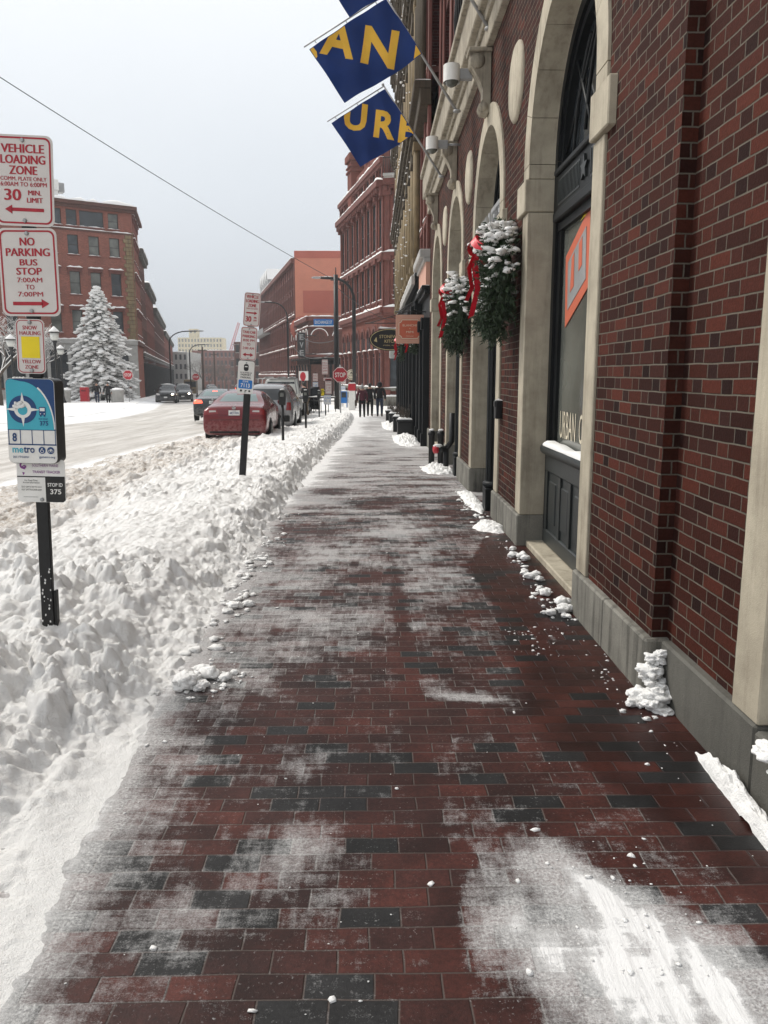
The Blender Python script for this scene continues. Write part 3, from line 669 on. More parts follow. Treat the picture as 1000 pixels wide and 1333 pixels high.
def win(par, T, s, z, w_, h_, st='plain', frame='frame', glass='glass', sill='sandstone', snow=True, dep=.2, yo=0.):
    key = (round(w_,3), round(h_,3), st, frame, glass, sill, snow, dep)
    if key not in _wc:
        f = MB(); y0, y1 = dep-.07, dep; b = .06
        f.box(0,b,y0,y1,0,h_); f.box(w_-b,w_,y0,y1,0,h_); f.box(b,w_-b,y0,y1,0,b); f.box(b,w_-b,y0,y1,h_-b,h_)
        if st != 'wide': f.box(b,w_-b,y0+.01,y1,h_*.5-.03,h_*.5+.03)
        if st == 'mull': f.box(w_/2-.03,w_/2+.03,y0+.014,y1,b,h_*.5-.03); f.box(w_/2-.03,w_/2+.03,y0+.014,y1,h_*.5+.03,h_-b)
        g = MB(); g.box(.02,w_-.02,dep-.025,dep-.01,.02,h_-.02)
        l = MB(); l.box(-.08,w_+.08,-.10,dep*.8,-.14,-.002)
        hd = MB()
        if st == 'hood': hd.box(-.22,w_+.22,-.22,-.001,h_+.22,h_+.36); hd.box(-.12,w_+.12,-.10,-.001,h_+.03,h_+.218); hd.box(-.2,-.06,-.12,-.001,h_-.35,h_+.2); hd.box(w_+.06,w_+.2,-.12,-.001,h_-.35,h_+.2)
        if st == 'lint': hd.box(-.12,w_+.12,-.04,-.001,h_+.002,h_+.22)
        n = MB()
        if snow:
            n.strip(-.1, w_+.1, -.12, dep*.5, 0, .09, .2)
            if st == 'hood': n.strip(-.24, w_+.24, -.24, 0, h_+.36, .2, .25); n.strip(w_*.3, w_*.7, -.2, 0, h_+.40, .12, .1)
        _wc[key] = (f, g, l, n, [])
        tmp = []
        for mb, nm, mt in ((f,'window',frame),(g,'pane',glass),(l,'sill',sill),(hd,'hood',sill),(n,'snow',  'snow')):
            if mb.v:
                o = mb.build(nm, mt); tmp.append((nm, o.data)); bpy.data.objects.remove(o)
        _wc[key] = tmp
    root = None
    for nm, me in _wc[key]:
        o = bpy.data.objects.new(nm, me); COL.objects.link(o)
        if root is None: root = o; o.parent = par; o.matrix_local = T @ Matrix.Translation((s, yo, z))
        else: o.parent = root
    return root
def rotT(x, y, z, a): return Matrix.Translation((x, y, z)) @ Matrix.Rotation(a, 4, 'Z')

# ---------------------------------------------------------------- the near arcaded brick building
LOC = (1.42, 12.0, 0.0); TI = Matrix.Translation((-LOC[0], -LOC[1], -LOC[2]))
B1 = thing('brick_building', 'near dark brick building on the right with tall pale stone arches and granite base', 'building', LOC)
ARC = [6.4, 10.2, 14.0, 17.8]; RI, RO, ZS, ZI0, ZI1 = 1.07, 1.31, 3.45, 3.05, 3.33
XW, XG, XS, XB = 1.42, 1.375, 1.40, 1.66
mb = MB(TI); gr = MB(TI)
ends = [3.88] + [v for a in ARC for v in (a-RO, a+RO)] + [20.0]
for i in range(0, len(ends), 2):
    mb.box(XW, XB, ends[i], ends[i+1], .29, 5.6)
for a in ARC:
    n = 28; vs = []; fs = []
    for k in range(n+1):
        t = math.pi*k/n; y = a+RO*math.cos(t); z = ZS+RO*math.sin(t); vs += [(XW, y, z), (XW, y, 5.6)]
    for k in range(n): fs.append([2*k, 2*k+1, 2*k+3, 2*k+2])
    mb.add(vs, [f[::-1] for f in fs]) if False else mb.add(vs, fs)
# near recessed bay
mb.box(1.50, 1.78, 3.05, 3.879, .29, 5.6)
mb.box(1.50, 1.78, -3.0, .05, .29, 5.6)
n = 20; vs = []; fs = []
for k in range(n+1):
    t = math.pi*k/n; y = 1.55+1.5*math.cos(t); z = 3.45+1.31*math.sin(t); vs += [(1.50, y, z), (1.50, y, 5.6)]
for k in range(n): fs.append([2*k, 2*k+1, 2*k+3, 2*k+2])
mb.add(vs, fs)
# upper storeys, set back behind the cornice
UT = Matrix.Translation((1.62, 20.0, 0)) @ Matrix.Rotation(R(-90), 4, 'Z')
up = MB(TI @ UT); holes = []
for s in (1.1, 3.3, 5.4, 8.6, 10.9, 14.0, 16.3, 19.5): 
    for z in (7.0, 10.6, 14.2): holes.append((s, s+1.05, z, z+2.3))
wallgrid(up, 23.0, 5.5, 18.5, holes, .3)
up.box(0, 23, .3, .5, 18.3, 18.5)
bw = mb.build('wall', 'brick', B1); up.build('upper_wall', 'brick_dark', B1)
for h in holes:
    if h[0] < 12: win(B1, TI @ UT, h[0], h[2], 1.05, 2.3, 'mull', sill='pinkstone', snow=(h[0]*7 % 3 > 1), dep=.28)
st = MB(TI @ UT)
for s in (.0, 2.55, 4.75, 7.2, 9.9, 12.4): st.box(s+.1, s+.35, -.05, -.001, 6.2, 18.3, 0, .02)
for s in (.7, 4.6, 8.1): st.box(s+.5, s+.58, -.06, -.001, 6.2, 17.9, 0, .02)
for z in (10.1, 13.7): st.box(0, 23, -.22, -.001, z, z+.25)
st.build('stone_pilasters', 'pinkstone', B1)
# granite base
gmat = ['granite']
def gbox(y0, y1, x0=XG, x1=XB+.02, top=.30):
    g_ = MB(TI); g_.box(x0, x1, y0, y1, -.6, top, 0, .012); g_.build('granite_block', gmat[0], B1)
gy_ = [3.84] + [v for a in ARC for v in (a-RI, a+RI)] + [19.98]
for i in range(0, len(gy_), 2):
    y0, y1 = gy_[i], gy_[i+1]; m = (y0+y1)/2
    if y1-y0 > 1.2: gbox(y0, m-.002); gbox(m+.002, y1)
    else: gbox(y0, y1)
gmat[0] = 'granited'; gbox(2.84, 3.838, 1.455, 1.80, .30); gbox(2.30, 2.836, 1.452, 1.80, .285); gbox(-3.0, .25, 1.455, 1.8, .3)
# stone surrounds
def surround(a, ri, ro, x0, zs, zr=1.0, xb=None):
    xb = XB if xb is None else xb
    s = MB(TI); t0 = MB(TI)
    for sg in (-1, 1):
        y0, y1 = sorted((a+sg*ri, a+sg*ro)); zz = [.302, 1.75, ZI0-.003] if False else [.302, ZI0-.003]
        for i in range(len(zz)-1): s.box(x0, xb, y0, y1, zz[i], zz[i+1]-.003, 0, .006)
        yi, yo_ = sorted((a+sg*ri, a+sg*(ro+.16)))
        s.box(x0-.03, xb, yi, yo_, ZI0, ZI1-.003, 0, .008)
        s.box(x0, xb, y0, y1, ZI1, zs-.002, 0, .004)
    nb = 9; seg = 5
    for k in range(nb):
        ta = math.pi*k/nb; tb = math.pi*(k+1)/nb; g = .0022
        vs = []; fs = []
        for j in range(seg+1):
            t = ta+g+(tb-ta-2*g)*j/seg; c_, s_ = math.cos(t), math.sin(t)
            for (rr, xx) in ((ri, x0), (ro, x0), (ro, xb), (ri, xb)): vs.append((xx, a+rr*c_*(1 if True else 1), zs+rr*s_*zr))
        for j in range(seg):
            for q in range(4): p = j*4; fs.append([p+q, p+(q+1)%4, p+4+(q+1)%4, p+4+q])
        fs.append([3,2,1,0]); fs.append([seg*4+i for i in range(4)]); s.add(vs, fs)
    s.build('arch_surround', 'lime', B1)
for a in ARC: surround(a, RI, RO, XS, ZS)
surround(1.55, 1.28, 1.50, 1.46, 3.45, .9, 1.78)
# upper belt, cornice
c = MB(TI); Y0, Y1 = -3.0, 19.98
c.box(1.34, 1.62, Y0, Y1, 5.38, 5.60, 0, .01); c.box(1.30, 1.62, Y0, Y1, 5.603, 5.70, 0, .01)
c.box(1.22, 1.62, Y0, Y1-.02, 5.703, 6.16, 0, .015); c.box(1.16, 1.62, Y0, Y1-.01, 6.163, 6.26, 0, .01)
c.build('cornice', 'limed', B1)
for y in (-2.4, 1.55+2.1, 8.3, 12.1, 15.9):        # oval / round plaques on the piers
    p = MB(TI); p.lathe([(.0,-.02),(.33,-.02),(.36,0),(.36,.03)], 40, (1.405, y, 4.40), axis='x'); p.build('round_plaque', 'lime', B1)
for a in ARC + [1.55]:                       # scroll brackets over each arch
    p = MB(TI); x = 1.42
    pts = [(x-.01,5.38),(x-.24,5.38),(x-.26,5.30),(x-.22,5.16),(x-.15,5.05),(x-.10,4.93),(x-.10,4.82),(x-.14,4.76),(x-.12,4.68),(x-.04,4.66),(x-.01,4.70)]
    p.prism([(q[0], q[1]) for q in pts], a-.10, a+.10)
    p.lathe([(.0,-.13),(.075,-.12),(.09,-.10),(.09,.10),(.075,.12),(0,.13)], 14, (x-.17, a, 5.24), axis='y'); p.lathe([(.0,-.12),(.05,-.11),(.06,-.09),(.06,.09),(.05,.11),(0,.12)], 12, (x-.09, a, 4.74), axis='y')
    p.box(x-.28, x, a-.15, a+.15, 5.33, 5.378, 0, .01); p.build('scroll_bracket', 'limed', B1)
def text_wall(mb, s, yc, z, w_, h_, x, mi=0, bold=.02):
    v, f = text2d(s, bold); mb.add([(x, yc+w_/2-q[0]*w_, z+q[1]*h_) for q in v], f, mi)
# arched windows
def arched_window(a, entrance=False, detail=2):
    X0 = 1.63; f = MB(TI); n = 26
    ri = RI-.003
    for r0, r1, xa, xb in ((ri, ri-.10, X0, X0+.12), (ri-.10, ri-.16, X0+.03, X0+.10)):
        vs = []; fs = []
        for k in range(n+1):
            t = math.pi*k/n; cc, ss_ = math.cos(t), math.sin(t)
            vs += [(xa, a+r0*cc, ZS+r0*ss_), (xa, a+r1*cc, ZS+r1*ss_), (xb, a+r1*cc, ZS+r1*ss_)]
        for k in range(n): p = 3*k; fs += [[p, p+1, p+4, p+3], [p+1, p+2, p+5, p+4]]
        f.add(vs, fs)
        for sg in (-1, 1):
            y0, y1 = sorted((a+sg*r0, a+sg*r1)); f.box(xa, xb, y0, y1, -.3, ZS-.001)
    W = ri-.10
    f.box(X0-.03, X0+.10, a-W, a+W, 3.32, 3.37, 0, .01); f.box(X0, X0+.08, a-W, a+W, 3.02, 3.318); f.box(X0-.03, X0+.10, a-W, a+W, 2.93, 3.017, 0, .012)
    f.box(X0+.02, X0+.09, a-W, a+W, 2.86, 2.928)
    # lattice of the fanlight
    def arcbar(c0, r_, t0, t1, x):
        pts = []
        for k in range(13):
            t = t0+(t1-t0)*k/12; y = c0+r_*math.cos(t); z = 3.37+r_*math.sin(t)
            if (y-a)**2+(max(z-ZS,0))**2 < (ri-.12)**2: pts.append((x, y, z))
        if len(pts) > 1: f.tube(pts, .016, 5)
    for sg in (-1, 1):
        arcbar(a+sg*.95, 1.25, math.pi/2-sg*0, math.pi/2+sg*1.45, X0+.06); arcbar(a+sg*.35, 1.0, math.pi/2-.6, math.pi/2+sg*1.5, X0+.062)
        f.tube([(X0+.06, a, 3.37), (X0+.06, a+sg*.62, 4.15)], .014, 5); f.tube([(X0+.062, a+sg*.9, 3.5), (X0+.062, a-sg*.1, 4.38)], .012, 5)
    f.tube([(X0+.06, a, 3.37), (X0+.06, a, 4.4)], .016, 5)
    w_ = f.build('window', 'black', B1)
    g = MB(TI)
    n = 20; vs = [(X0+.09, a, ZS)]; 
    for k in range(n+1): t = math.pi*k/n; vs.append((X0+.09, a+W*math.cos(t), ZS+W*math.sin(t)))
    g.add(vs, [[0, k+1, k+2] for k in range(n)]); g.add([(X0+.09,a-W,3.3),(X0+.09,a+W,3.3),(X0+.09,a+W,ZS),(X0+.09,a-W,ZS)], [(0,3,2,1)])
    g.build('fanlight_pane', 'glass', w_)
    if detail > 1:
        p = MB(TI)
        for (ya, yb) in ((a-W+.08, a-.16), (a+.16, a+W-.08)):
            p.box(X0-.006, X0+.01, ya, yb, 3.06, 3.28, 0, .004)
            for k in range(16): y = ya+.02+(yb-ya-.04)*k/15; p.box(X0-.012, X0-.005, y-.006, y+.006, 3.08, 3.26)
        sp_ = []
        for k in range(10): t = math.pi/2+2*math.pi*k/10; r_ = .10 if k % 2 == 0 else .042; sp_.append((a+r_*math.cos(t), 3.17+r_*math.sin(t)))
        p.prism(sp_, X0-.02, X0-.001, axis='x'); p.build('transom_grille', 'greyg', w_)
    if not entrance:
        k = MB(TI)
        k.box(X0, X0+.10, a-W, a+W, .06, .90); k.box(X0-.02, X0+.05, a-W, a+W, .06, .20, 0, .01); k.box(X0-.02, X0+.05, a-W, a+W, .74, .90, 0, .01)
        for y in (a-W+.02, a-.38, a-.02+.02, a+.36, a+W-.1): k.box(X0-.018, X0+.05, y, y+.08, .201, .739)
        for q in range(4):
            ya = a-W+.16+q*.46
            k.box(X0-.010, X0+.02, ya, ya+.26, .28, .66, 0, .008)
        k.lathe([(0,-.97),(.05,-.97),(.055,-.96),(.055,.96),(.05,.97),(0,.97)], 14, (X0-.02, a, .945), axis='y')
        k.box(X0-.03, X0+.12, a-W, a+W, .93, .985)
        k.build('kick_panel', 'greyg', w_)
        s = MB(Matrix.Identity(4)); s.T = TI @ Matrix.Translation((0, a, 0)) @ Matrix.Rotation(R(90), 4, 'Z'); s.strip(-.9, .9, -(X0+.05), -(X0-.075), .985, .055, .09); s.build('snow', 'snow', w_)
        s = MB(TI); s.box(1.47, XB, a-RI+.002, a+RI-.002, -.5, .055, 0, .01); s.build('stone_sill', 'lime', w_)
        g = MB(TI); g.box(X0+.06, X0+.075, a-W, a+W, .98, 2.9); g.build('pane', 'glassl', w_)
        for ya in (a-W+.06, a+W-.10): m = MB(TI); m.box(X0+.03, X0+.10, ya, ya+.04, .98, 2.9); m.build('sash', 'black', w_)
        if detail > 1:
            t = MB(TI); text_wall(t, 'URBAN  OUTFITTERS', a-.05, 1.06, 1.62, .24, X0+.055, 0, 0.); t.build('lettering', 'cream', w_)
            x = X0+.052; p = MB(TI)
            P4 = [(6.42,2.90),(7.16,2.62),(7.10,2.02),(6.36,2.30)]
            p.prism([(q[0], q[1]) for q in P4], x, x+.004, axis='x')
            o_ = p.build('orange_poster', 'orange', w_)
            p = MB(TI); p.prism([(6.50,2.76),(7.06,2.56),(7.02,2.16),(6.46,2.36)], x-.004, x-.001, axis='x'); o2 = p.build('poster_centre', 'grey', o_)
            p = MB(TI)
            p.prism([(6.60,2.70),(6.70,2.66),(6.68,2.44),(6.58,2.48)], x-.007, x-.005, axis='x'); p.prism([(6.84,2.61),(6.92,2.58),(6.94,2.30),(6.82,2.34)], x-.007, x-.005, axis='x'); p.build('poster_marks', 'orange', o_)
            p = MB(TI); p.add([(x, 6.5, 3.0-.11), (x, 6.72, 2.83), (x, 6.45, 2.86)], [(0,1,2)]); p.build('lit_ornament', 'yellow', w_)
    else:
        e_ = MB(TI); Xd = 2.0
        e_.box(Xd, Xd+.06, a-W, a+W, -.3, 2.9); e_.box(1.66, Xd, a-W-.03, a-W, -.3, 2.9); e_.box(1.66, Xd, a+W, a+W+.03, -.3, 2.9); e_.box(1.64, Xd, a-W, a+W, 2.82, 2.86)
        e_.build('entrance', 'black', w_)
        for q in (-1, 1):
            g = MB(TI); g.box(Xd-.02, Xd-.005, a+.03 if q > 0 else a-W+.1, a+W-.1 if q > 0 else a-.03, .3, 2.5); g.build('door_pane', 'glassl', w_)
    return w_
arched_window(ARC[0]); e2 = arched_window(ARC[1], True, 1); arched_window(ARC[2], True, 1); arched_window(ARC[3], False, 1)
# entrance sign board and black fluted column of the second arch
s = MB(TI); s.box(1.42, 1.63, 10.2-.97, 10.2+.97, 3.08, 3.33, 0, .008)
sb = s.build('sign_board', 'black', e2)
s = MB(TI); v, f = text2d('URBAN OUTFITTERS', .03)
s.add([(1.45, 10.2+.93-q[0]*1.86, 3.335+q[1]*.25) for q in v], f); s.add([(1.465, 10.2+.93-q[0]*1.86, 3.335+q[1]*.25) for q in v], [g[::-1] for g in f]); s.build('sign_letters', 'grey', e2)
pr_ = []
nfl = 48
for (x, y) in ((1.50, 9.66), (1.50, 13.35)):
    col = MB(TI); vs = []; fs = []; zz = [.32, .36, 2.80, 2.9]
    for z in zz:
        for k in range(nfl):
            t = 2*math.pi*k/nfl; r_ = .115*(1-.10*(math.cos(t*12) > .2)) if z in (.36, 2.80) else .115
            vs.append((x+r_*math.cos(t), y+r_*math.sin(t), z))
    for i in range(3):
        for k in range(nfl): fs.append([i*nfl+k, i*nfl+(k+1)%nfl, (i+1)*nfl+(k+1)%nfl, (i+1)*nfl+k])
    col.add(vs, fs); col.lathe([(.13,.26),(.15,.28),(.15,.32),(.12,.34)], 20, (x, y, 0)); col.box(x-.13, x+.13, y-.13, y+.13, -.4, .26, 0, .01)
    col.build('fluted_column', 'black', e2)
# small items fixed on the wall
o = thing('door_buzzer', 'small black intercom box on the brick beside the second stone arch', 'intercom', (1.42, 8.78, 1.24))
mb = MB(); mb.box(-.075, 0, -.06, .06, -.10, .10, 0, .008); mb.box(-.085, -.074, -.05, .05, .03, .09, 0, .004); mb.build('housing', 'blackm', o)
mb = MB(); mb.strip(-.07, -.0, -.06, .06, .10, .02, .03); mb.build('snow', 'snow', o)
def wall_lamp(y, zz, lab):
    o = thing('wall_lamp', lab, 'wall lamp', (1.42, y, zz), 0, 'wall lamps on the stone cornice')
    mb = MB(); mb.box(-.36, -.20, -.04, .04, -.06, .06, 0, .006); mb.tube([(-.2,0,0),(0.02,0,.0)], .018, 6); mb.build('arm', 'grey', o)
    mb = MB(); vs = []; n = 14
    for k in range(n+1):
        t = math.pi*k/n; x = -.45-.10*math.cos(t); 
        zt = .10
        vs += [(x, -.12*math.sin(t)-.0, zt), (x, -.12*math.sin(t), -.09), (x, .12*math.sin(t), -.09), (x, .12*math.sin(t), zt)]
    fs = []
    for k in range(n):
        p = 4*k; fs += [[p, p+1, p+5, p+4], [p+3, p+7, p+6, p+2], [p, p+4, p+7, p+3]]
    mb.add(vs, fs, 0, False)
    h = mb.build('lamp_shade', 'white', o)
    mb = MB(); mb.lathe([(.02,-.14),(.06,-.12),(.085,-.08),(.085,-.02)], 14, (-.45, 0, 0)); mb.build('lamp_lens', 'glassl', h)
    return o
wall_lamp(10.35, 5.17, 'larger cream drum shaped wall lamp below the stone cornice, nearer to the camera')
wall_lamp(13.5, 5.22, 'smaller looking cream wall lamp further along below the stone cornice')
# balcony on the upper wall
o = thing('iron_balcony', 'black wrought iron balcony with curved scrollwork railing above the stone cornice', 'balcony', (1.74, 13.4, 6.72))
mb = MB(); rad = lambda t: (-.42*math.sin(t), -1.05*math.cos(t))
for z in (.04, .95, 1.05):
    mb.tube([(rad(t)[0], rad(t)[1], z) for t in np.linspace(0, math.pi, 22)], .022, 6)
mb.build('rails', 'blackm', o); mb = MB()
for t in np.linspace(0.03, math.pi-.03, 26):
    x, y = rad(t); mb.tube([(x, y, .04), (x*1.05, y*1.04, .35), (x, y, .7), (x, y, 1.0)], .013, 5)
for t in np.linspace(0.12, math.pi-.12, 13):
    x, y = rad(t); mb.tube([(x+.0*math.cos(q), y+.09*math.sin(q), .84+.09*math.cos(q)) for q in np.linspace(0, 2*math.pi, 9)], .011, 4)
mb.build('scrollwork', 'blackm', o)
mb = MB(); n = 14; vs = [(0, 0, -.06), (0, 0, .0)]
mb.prism([(-.20, .9)]+[(-.44*math.sin(t), 1.08*math.cos(t)) for t in np.linspace(.3, math.pi-.3, 20)]+[(-.20, -.9)], -.03, .0, axis='z'); mb.build('slab', 'blackm', o)

# ---------------------------------------------------------------- flags
def flag(name, lab, foot, tip_dir, length, inner, side, dn, texts, tilt=0.):
    """pole from the wall; square flag hung between the pole and a batten at its tip"""
    o = thing('flag_pole', lab, 'flag', foot, 0, 'blue flags on angled poles')
    d = Vector((tip_dir[0], tip_dir[1], tip_dir[2])).normalized()          # along the pole, outward
    e_ = Vector(side).normalized()                                          # along the batten
    mb = MB(); mb.tube([(0,0,0), d*length], [.022, .014], 8); mb.blob(d*length, .028, n=1, amp=0); mb.lathe([(.05,-.01),(.06,0),(.05,.02)], 10, (0,0,0)); mb.build('pole', 'grey', o)
    A = d*length - d*.03; B = d*(length-inner)
    mb = MB(); mb.tube([A, A+e_*(dn+.05)], .010, 6)
    for k in (.12, .5, .9): mb.tube([A+e_*dn*k, A+e_*dn*k-d*.045], .006, 4)
    mb.build('batten', 'grey', o)
    # flag surface coords: p along batten (0..dn), q back along the pole (0..inner)
    nrm = d.cross(e_).normalized()
    O = A-d*.05
    def S(p, q, off=0.):
        u, v = p/dn, q/inner
        wv = .055*math.sin(u*6+v*2.5)*(.25+v) + .03*math.sin(v*8+u*4)*(.2+u) + .012*math.sin(u*17-v*6)
        return O + e_*p - d*q + nrm*(wv+off)
    n = 24; vs = [S(dn*i/n, inner*j/n) for i in range(n+1) for j in range(n+1)]
    fs = [[i*(n+1)+j, (i+1)*(n+1)+j, (i+1)*(n+1)+j+1, i*(n+1)+j+1] for i in range(n) for j in range(n)]
    mb = MB(); mb.add(vs, fs, 0, True); fl = mb.build('flag_cloth', 'flagb', o)
    # lettering: laid out in the flag plane (level baseline), clipped to the cloth
    hx = Vector((math.cos(tilt), 0, -math.sin(tilt))); hx = (hx - nrm*hx.dot(nrm)).normalized(); vz = nrm.cross(hx)
    if vz.z < 0: vz = -vz
    ctr = O + e_*dn/2 - d*inner/2
    for sgn in (-1, 1):
        bm = bmesh.new()
        for (ch, x0, z0, w_, h_) in texts:
            v, f = text2d(ch, .035); ids = [bm.verts.new(ctr + hx*(x0+q[0]*w_) + vz*(z0+q[1]*h_)) for q in v]
            for g in f:
                try: bm.faces.new([ids[i] for i in g])
                except ValueError: pass
        for (pt, no) in ((O+e_*.01, e_), (O+e_*(dn-.01), -e_), (O-d*.01, -d), (O-d*(inner-.01), d)):
            bmesh.ops.bisect_plane(bm, geom=bm.verts[:]+bm.edges[:]+bm.faces[:], plane_co=pt, plane_no=no, clear_inner=True)
        bmesh.ops.triangulate(bm, faces=bm.faces[:])
        for _ in range(2): bmesh.ops.subdivide_edges(bm, edges=[e for e in bm.edges if e.calc_length() > .12], cuts=1, use_grid_fill=False)
        bmesh.ops.triangulate(bm, faces=bm.faces[:])
        mb = MB(); vs = []
        for v in bm.verts:
            r_ = v.co - O; p, q = r_.dot(e_), -r_.dot(d); vs.append(S(p, q, sgn*.004))
        bm.verts.index_update()
        if vs: mb.add(vs, [[v.index for v in f.verts] for f in bm.faces]); mb.build('lettering', 'flagy', fl)
        bm.free()
    return o
PD = (-.571, -.03, .82); SD = (-.868, .06, -.49)
flag('flag_pole', 'blue flag with yellow letters AN hanging from the middle angled pole', (1.268, 12.6, 5.44), PD, 1.90, .90, SD, 1.30,
     [('B',-1.04,-.42,.42,.52),('A',-.60,-.22,.46,.52),('N',-.04,-.24,.46,.54),('I',.66,-.22,.2,.52)], R(10))
flag('flag_pole', 'lowest blue flag with yellow letters URB, farthest along the wall', (1.302, 15.6, 5.219), PD, 1.90, .93, SD, 1.14,
     [('U',-.50,-.16,.38,.50),('R',.02,-.22,.36,.50),('B',.44,-.24,.36,.50)], R(8))
flag('flag_pole', 'highest blue flag cut off by the top of the view, only its lower corner showing', (1.36, 9.95, 5.52), PD, 1.90, .92, SD, 1.25, [('U',-.7,.0,.4,.5),('R',-.05,.0,.4,.5)], R(10))

# ---------------------------------------------------------------- wreaths
def blades(mb, P, D, ln, wd, mi=0, rs=None):
    """thin leaf-sized triangles at points P pointing along D"""
    for p, d, l in zip(P, D, ln):
        a = d.cross(Vector((rs.uniform(-1,1), rs.uniform(-1,1), rs.uniform(-1,1)))).normalized()*wd
        mb.add([p-a, p+a, p+d*l], [(0,1,2)], mi)
def wreath(lab, loc, Rr, rr, seed, nsp=520, bow=True, group='wreaths on the wall'):
    rs = random.Random(seed); o = thing('wreath', lab, 'wreath', loc, 0, group)
    g = MB(); sn_ = MB()
    g.tube([(0, Rr*math.cos(t), Rr*math.sin(t)) for t in np.linspace(0, 2*math.pi, 25)], rr*.38, 8)
    for i in range(nsp):
        t = rs.uniform(0, 2*math.pi); ph = rs.uniform(-2.3, 2.3); q = rs.uniform(.4, 1.)
        rad_ = Vector((0, math.cos(t), math.sin(t))); nrm = Vector((-1, 0, 0))
        out_ = rad_*math.sin(ph) + nrm*math.cos(ph)
        tan = Vector((0, -math.sin(t), math.cos(t)))
        d = (out_*1.0 + tan*rs.uniform(-.8, .8) + Vector((0,0,-.55)) + Vector((rs.uniform(-.3,.3),rs.uniform(-.3,.3),rs.uniform(-.3,.3)))).normalized()
        base = rad_*Rr + out_*rr*.5*q; L = rs.uniform(.10, .20)*rr/.17
        for k in range(9):
            u = k/9; pp = base+d*L*u
            for sg in (-1, 1):
                sd_ = d.cross(Vector((rs.uniform(-1,1), rs.uniform(-1,1), rs.uniform(-1,1)))).normalized()*sg
                dd_ = (d*.75+sd_*.8).normalized()
                a = dd_.cross(Vector((rs.random(), rs.random(), rs.random()))).normalized()*.0095
                g.add([pp-a, pp+a, pp+dd_*rs.uniform(.035, .07)], [(0,1,2)])
        up = out_.z + .25*rad_.z
        if up > -.15 and rs.random() < .40+.5*max(rad_.z, -.35):
            tip = base+d*L*rs.uniform(.4, .9)+Vector((0,0,.012)); s_ = rs.uniform(.010, .030)*(1+.5*max(rad_.z,0))*rr/.17
            [sn_.blob(tip-d*q*.03+Vector((0,0,.004)), s_*(1.1-.2*q), (1.5, 1.5, .7), 1, .7, 1.6, i+q) for q in range(3)]
    g.build('greenery', 'needle', o); sn_.build('snow', 'snow', o)
    if bow:
        b = MB(); x = -rr*.75; yb, zb = .0-Rr*.1, Rr*.95
        def ribbon(pts, wv, mi=0):
            vs = []; 
            for i, p in enumerate(pts):
                p = Vector(p); vs += [p-Vector(wv)*.5, p+Vector(wv)*.5]
            b.add(vs, [[2*i, 2*i+1, 2*i+3, 2*i+2] for i in range(len(pts)-1)], 0, True)
        yc = -.05
        for sg in (-1, 1):
            ribbon([(x-.10*math.sin(t)-.03, yc+sg*(.12-.12*math.cos(t)), zb+.05*math.sin(t*1.)+.03*math.sin(2*t)-.02*t) for t in np.linspace(0, 2*math.pi, 14)], (0.05, .02, .06))
        b.blob((x-.06, yc, zb), .045, n=2, amp=.1)
        ribbon([(x-.06, yc-.02, zb-.02), (x-.10, yc-.06, zb-.20), (x-.07, yc-.10, zb-.42), (x-.14, yc-.16, zb-.70)], (0.06, .03, .03))
        ribbon([(x-.06, yc+.02, zb-.02), (x-.14, yc+.06, zb-.22), (x-.10, yc+.12, zb-.40), (x-.15, yc+.17, zb-.52)], (0.045, .04, .0))
        b.build('bow', 'red', o)
    return o
wreath('large green wreath heavy with snow with a red bow, nearest to the camera', (1.24, 8.10, 2.52), .36, .19, 11, 620)
wreath('second snowy green wreath with a red bow, on the next brick pier', (1.28, 12.05, 2.50), .36, .19, 12, 520)
wreath('small third wreath with red ribbons hung on the black shopfront', (1.18, 22.4, 2.62), .30, .15, 13, 200)
wreath('farthest small wreath on the black shopfront beyond the orange sign', (1.05, 28.5, 2.5), .32, .15, 14, 150)

# ---------------------------------------------------------------- small standing pieces by the wall
def bollard(x, y, lab):
    o = thing('bollard', lab, 'bollard', (x, y, G(y)), 0, 'black bollards by the wall')
    mb = MB(); mb.lathe([(.055,-.1),(.055,.58),(.068,.585),(.068,.62),(.05,.66),(.0,.68)], 14); mb.build('post', 'blackm', o)
    mb = MB(); mb.blob((0,0,.68), .05, (1,1,.45), 2, .3); mb.build('snow', 'snow', o)
bollard(1.10, 14.7, 'left one of two close black bollards at the foot of the wall')
bollard(1.26, 14.6, 'right one of two close black bollards at the foot of the wall')
o = thing('standpipe', 'black standpipe with a red and white cap beside the two bollards', 'standpipe', (1.33, 14.3, G(14.3)))
mb = MB(); mb.tube([(0,0,-.1),(0,0,.34)], .05, 10); mb.tube([(0,0,.36),(-.16,-.05,.36)], .055, 10); mb.tube([(0,0,.36),(.1,0,.5),(.1,0,1.0)], .05, 8); mb.build('pipe', 'blackm', o)
mb = MB(); mb.tube([(-.16,-.05,.36),(-.22,-.07,.36)], .075, 12); mb.build('cap', 'stopred', o)
mb = MB(); mb.blob((-.15,-.05,.42), .07, (1.2,1,.5), 2, .3); mb.build('snow', 'snow', o)

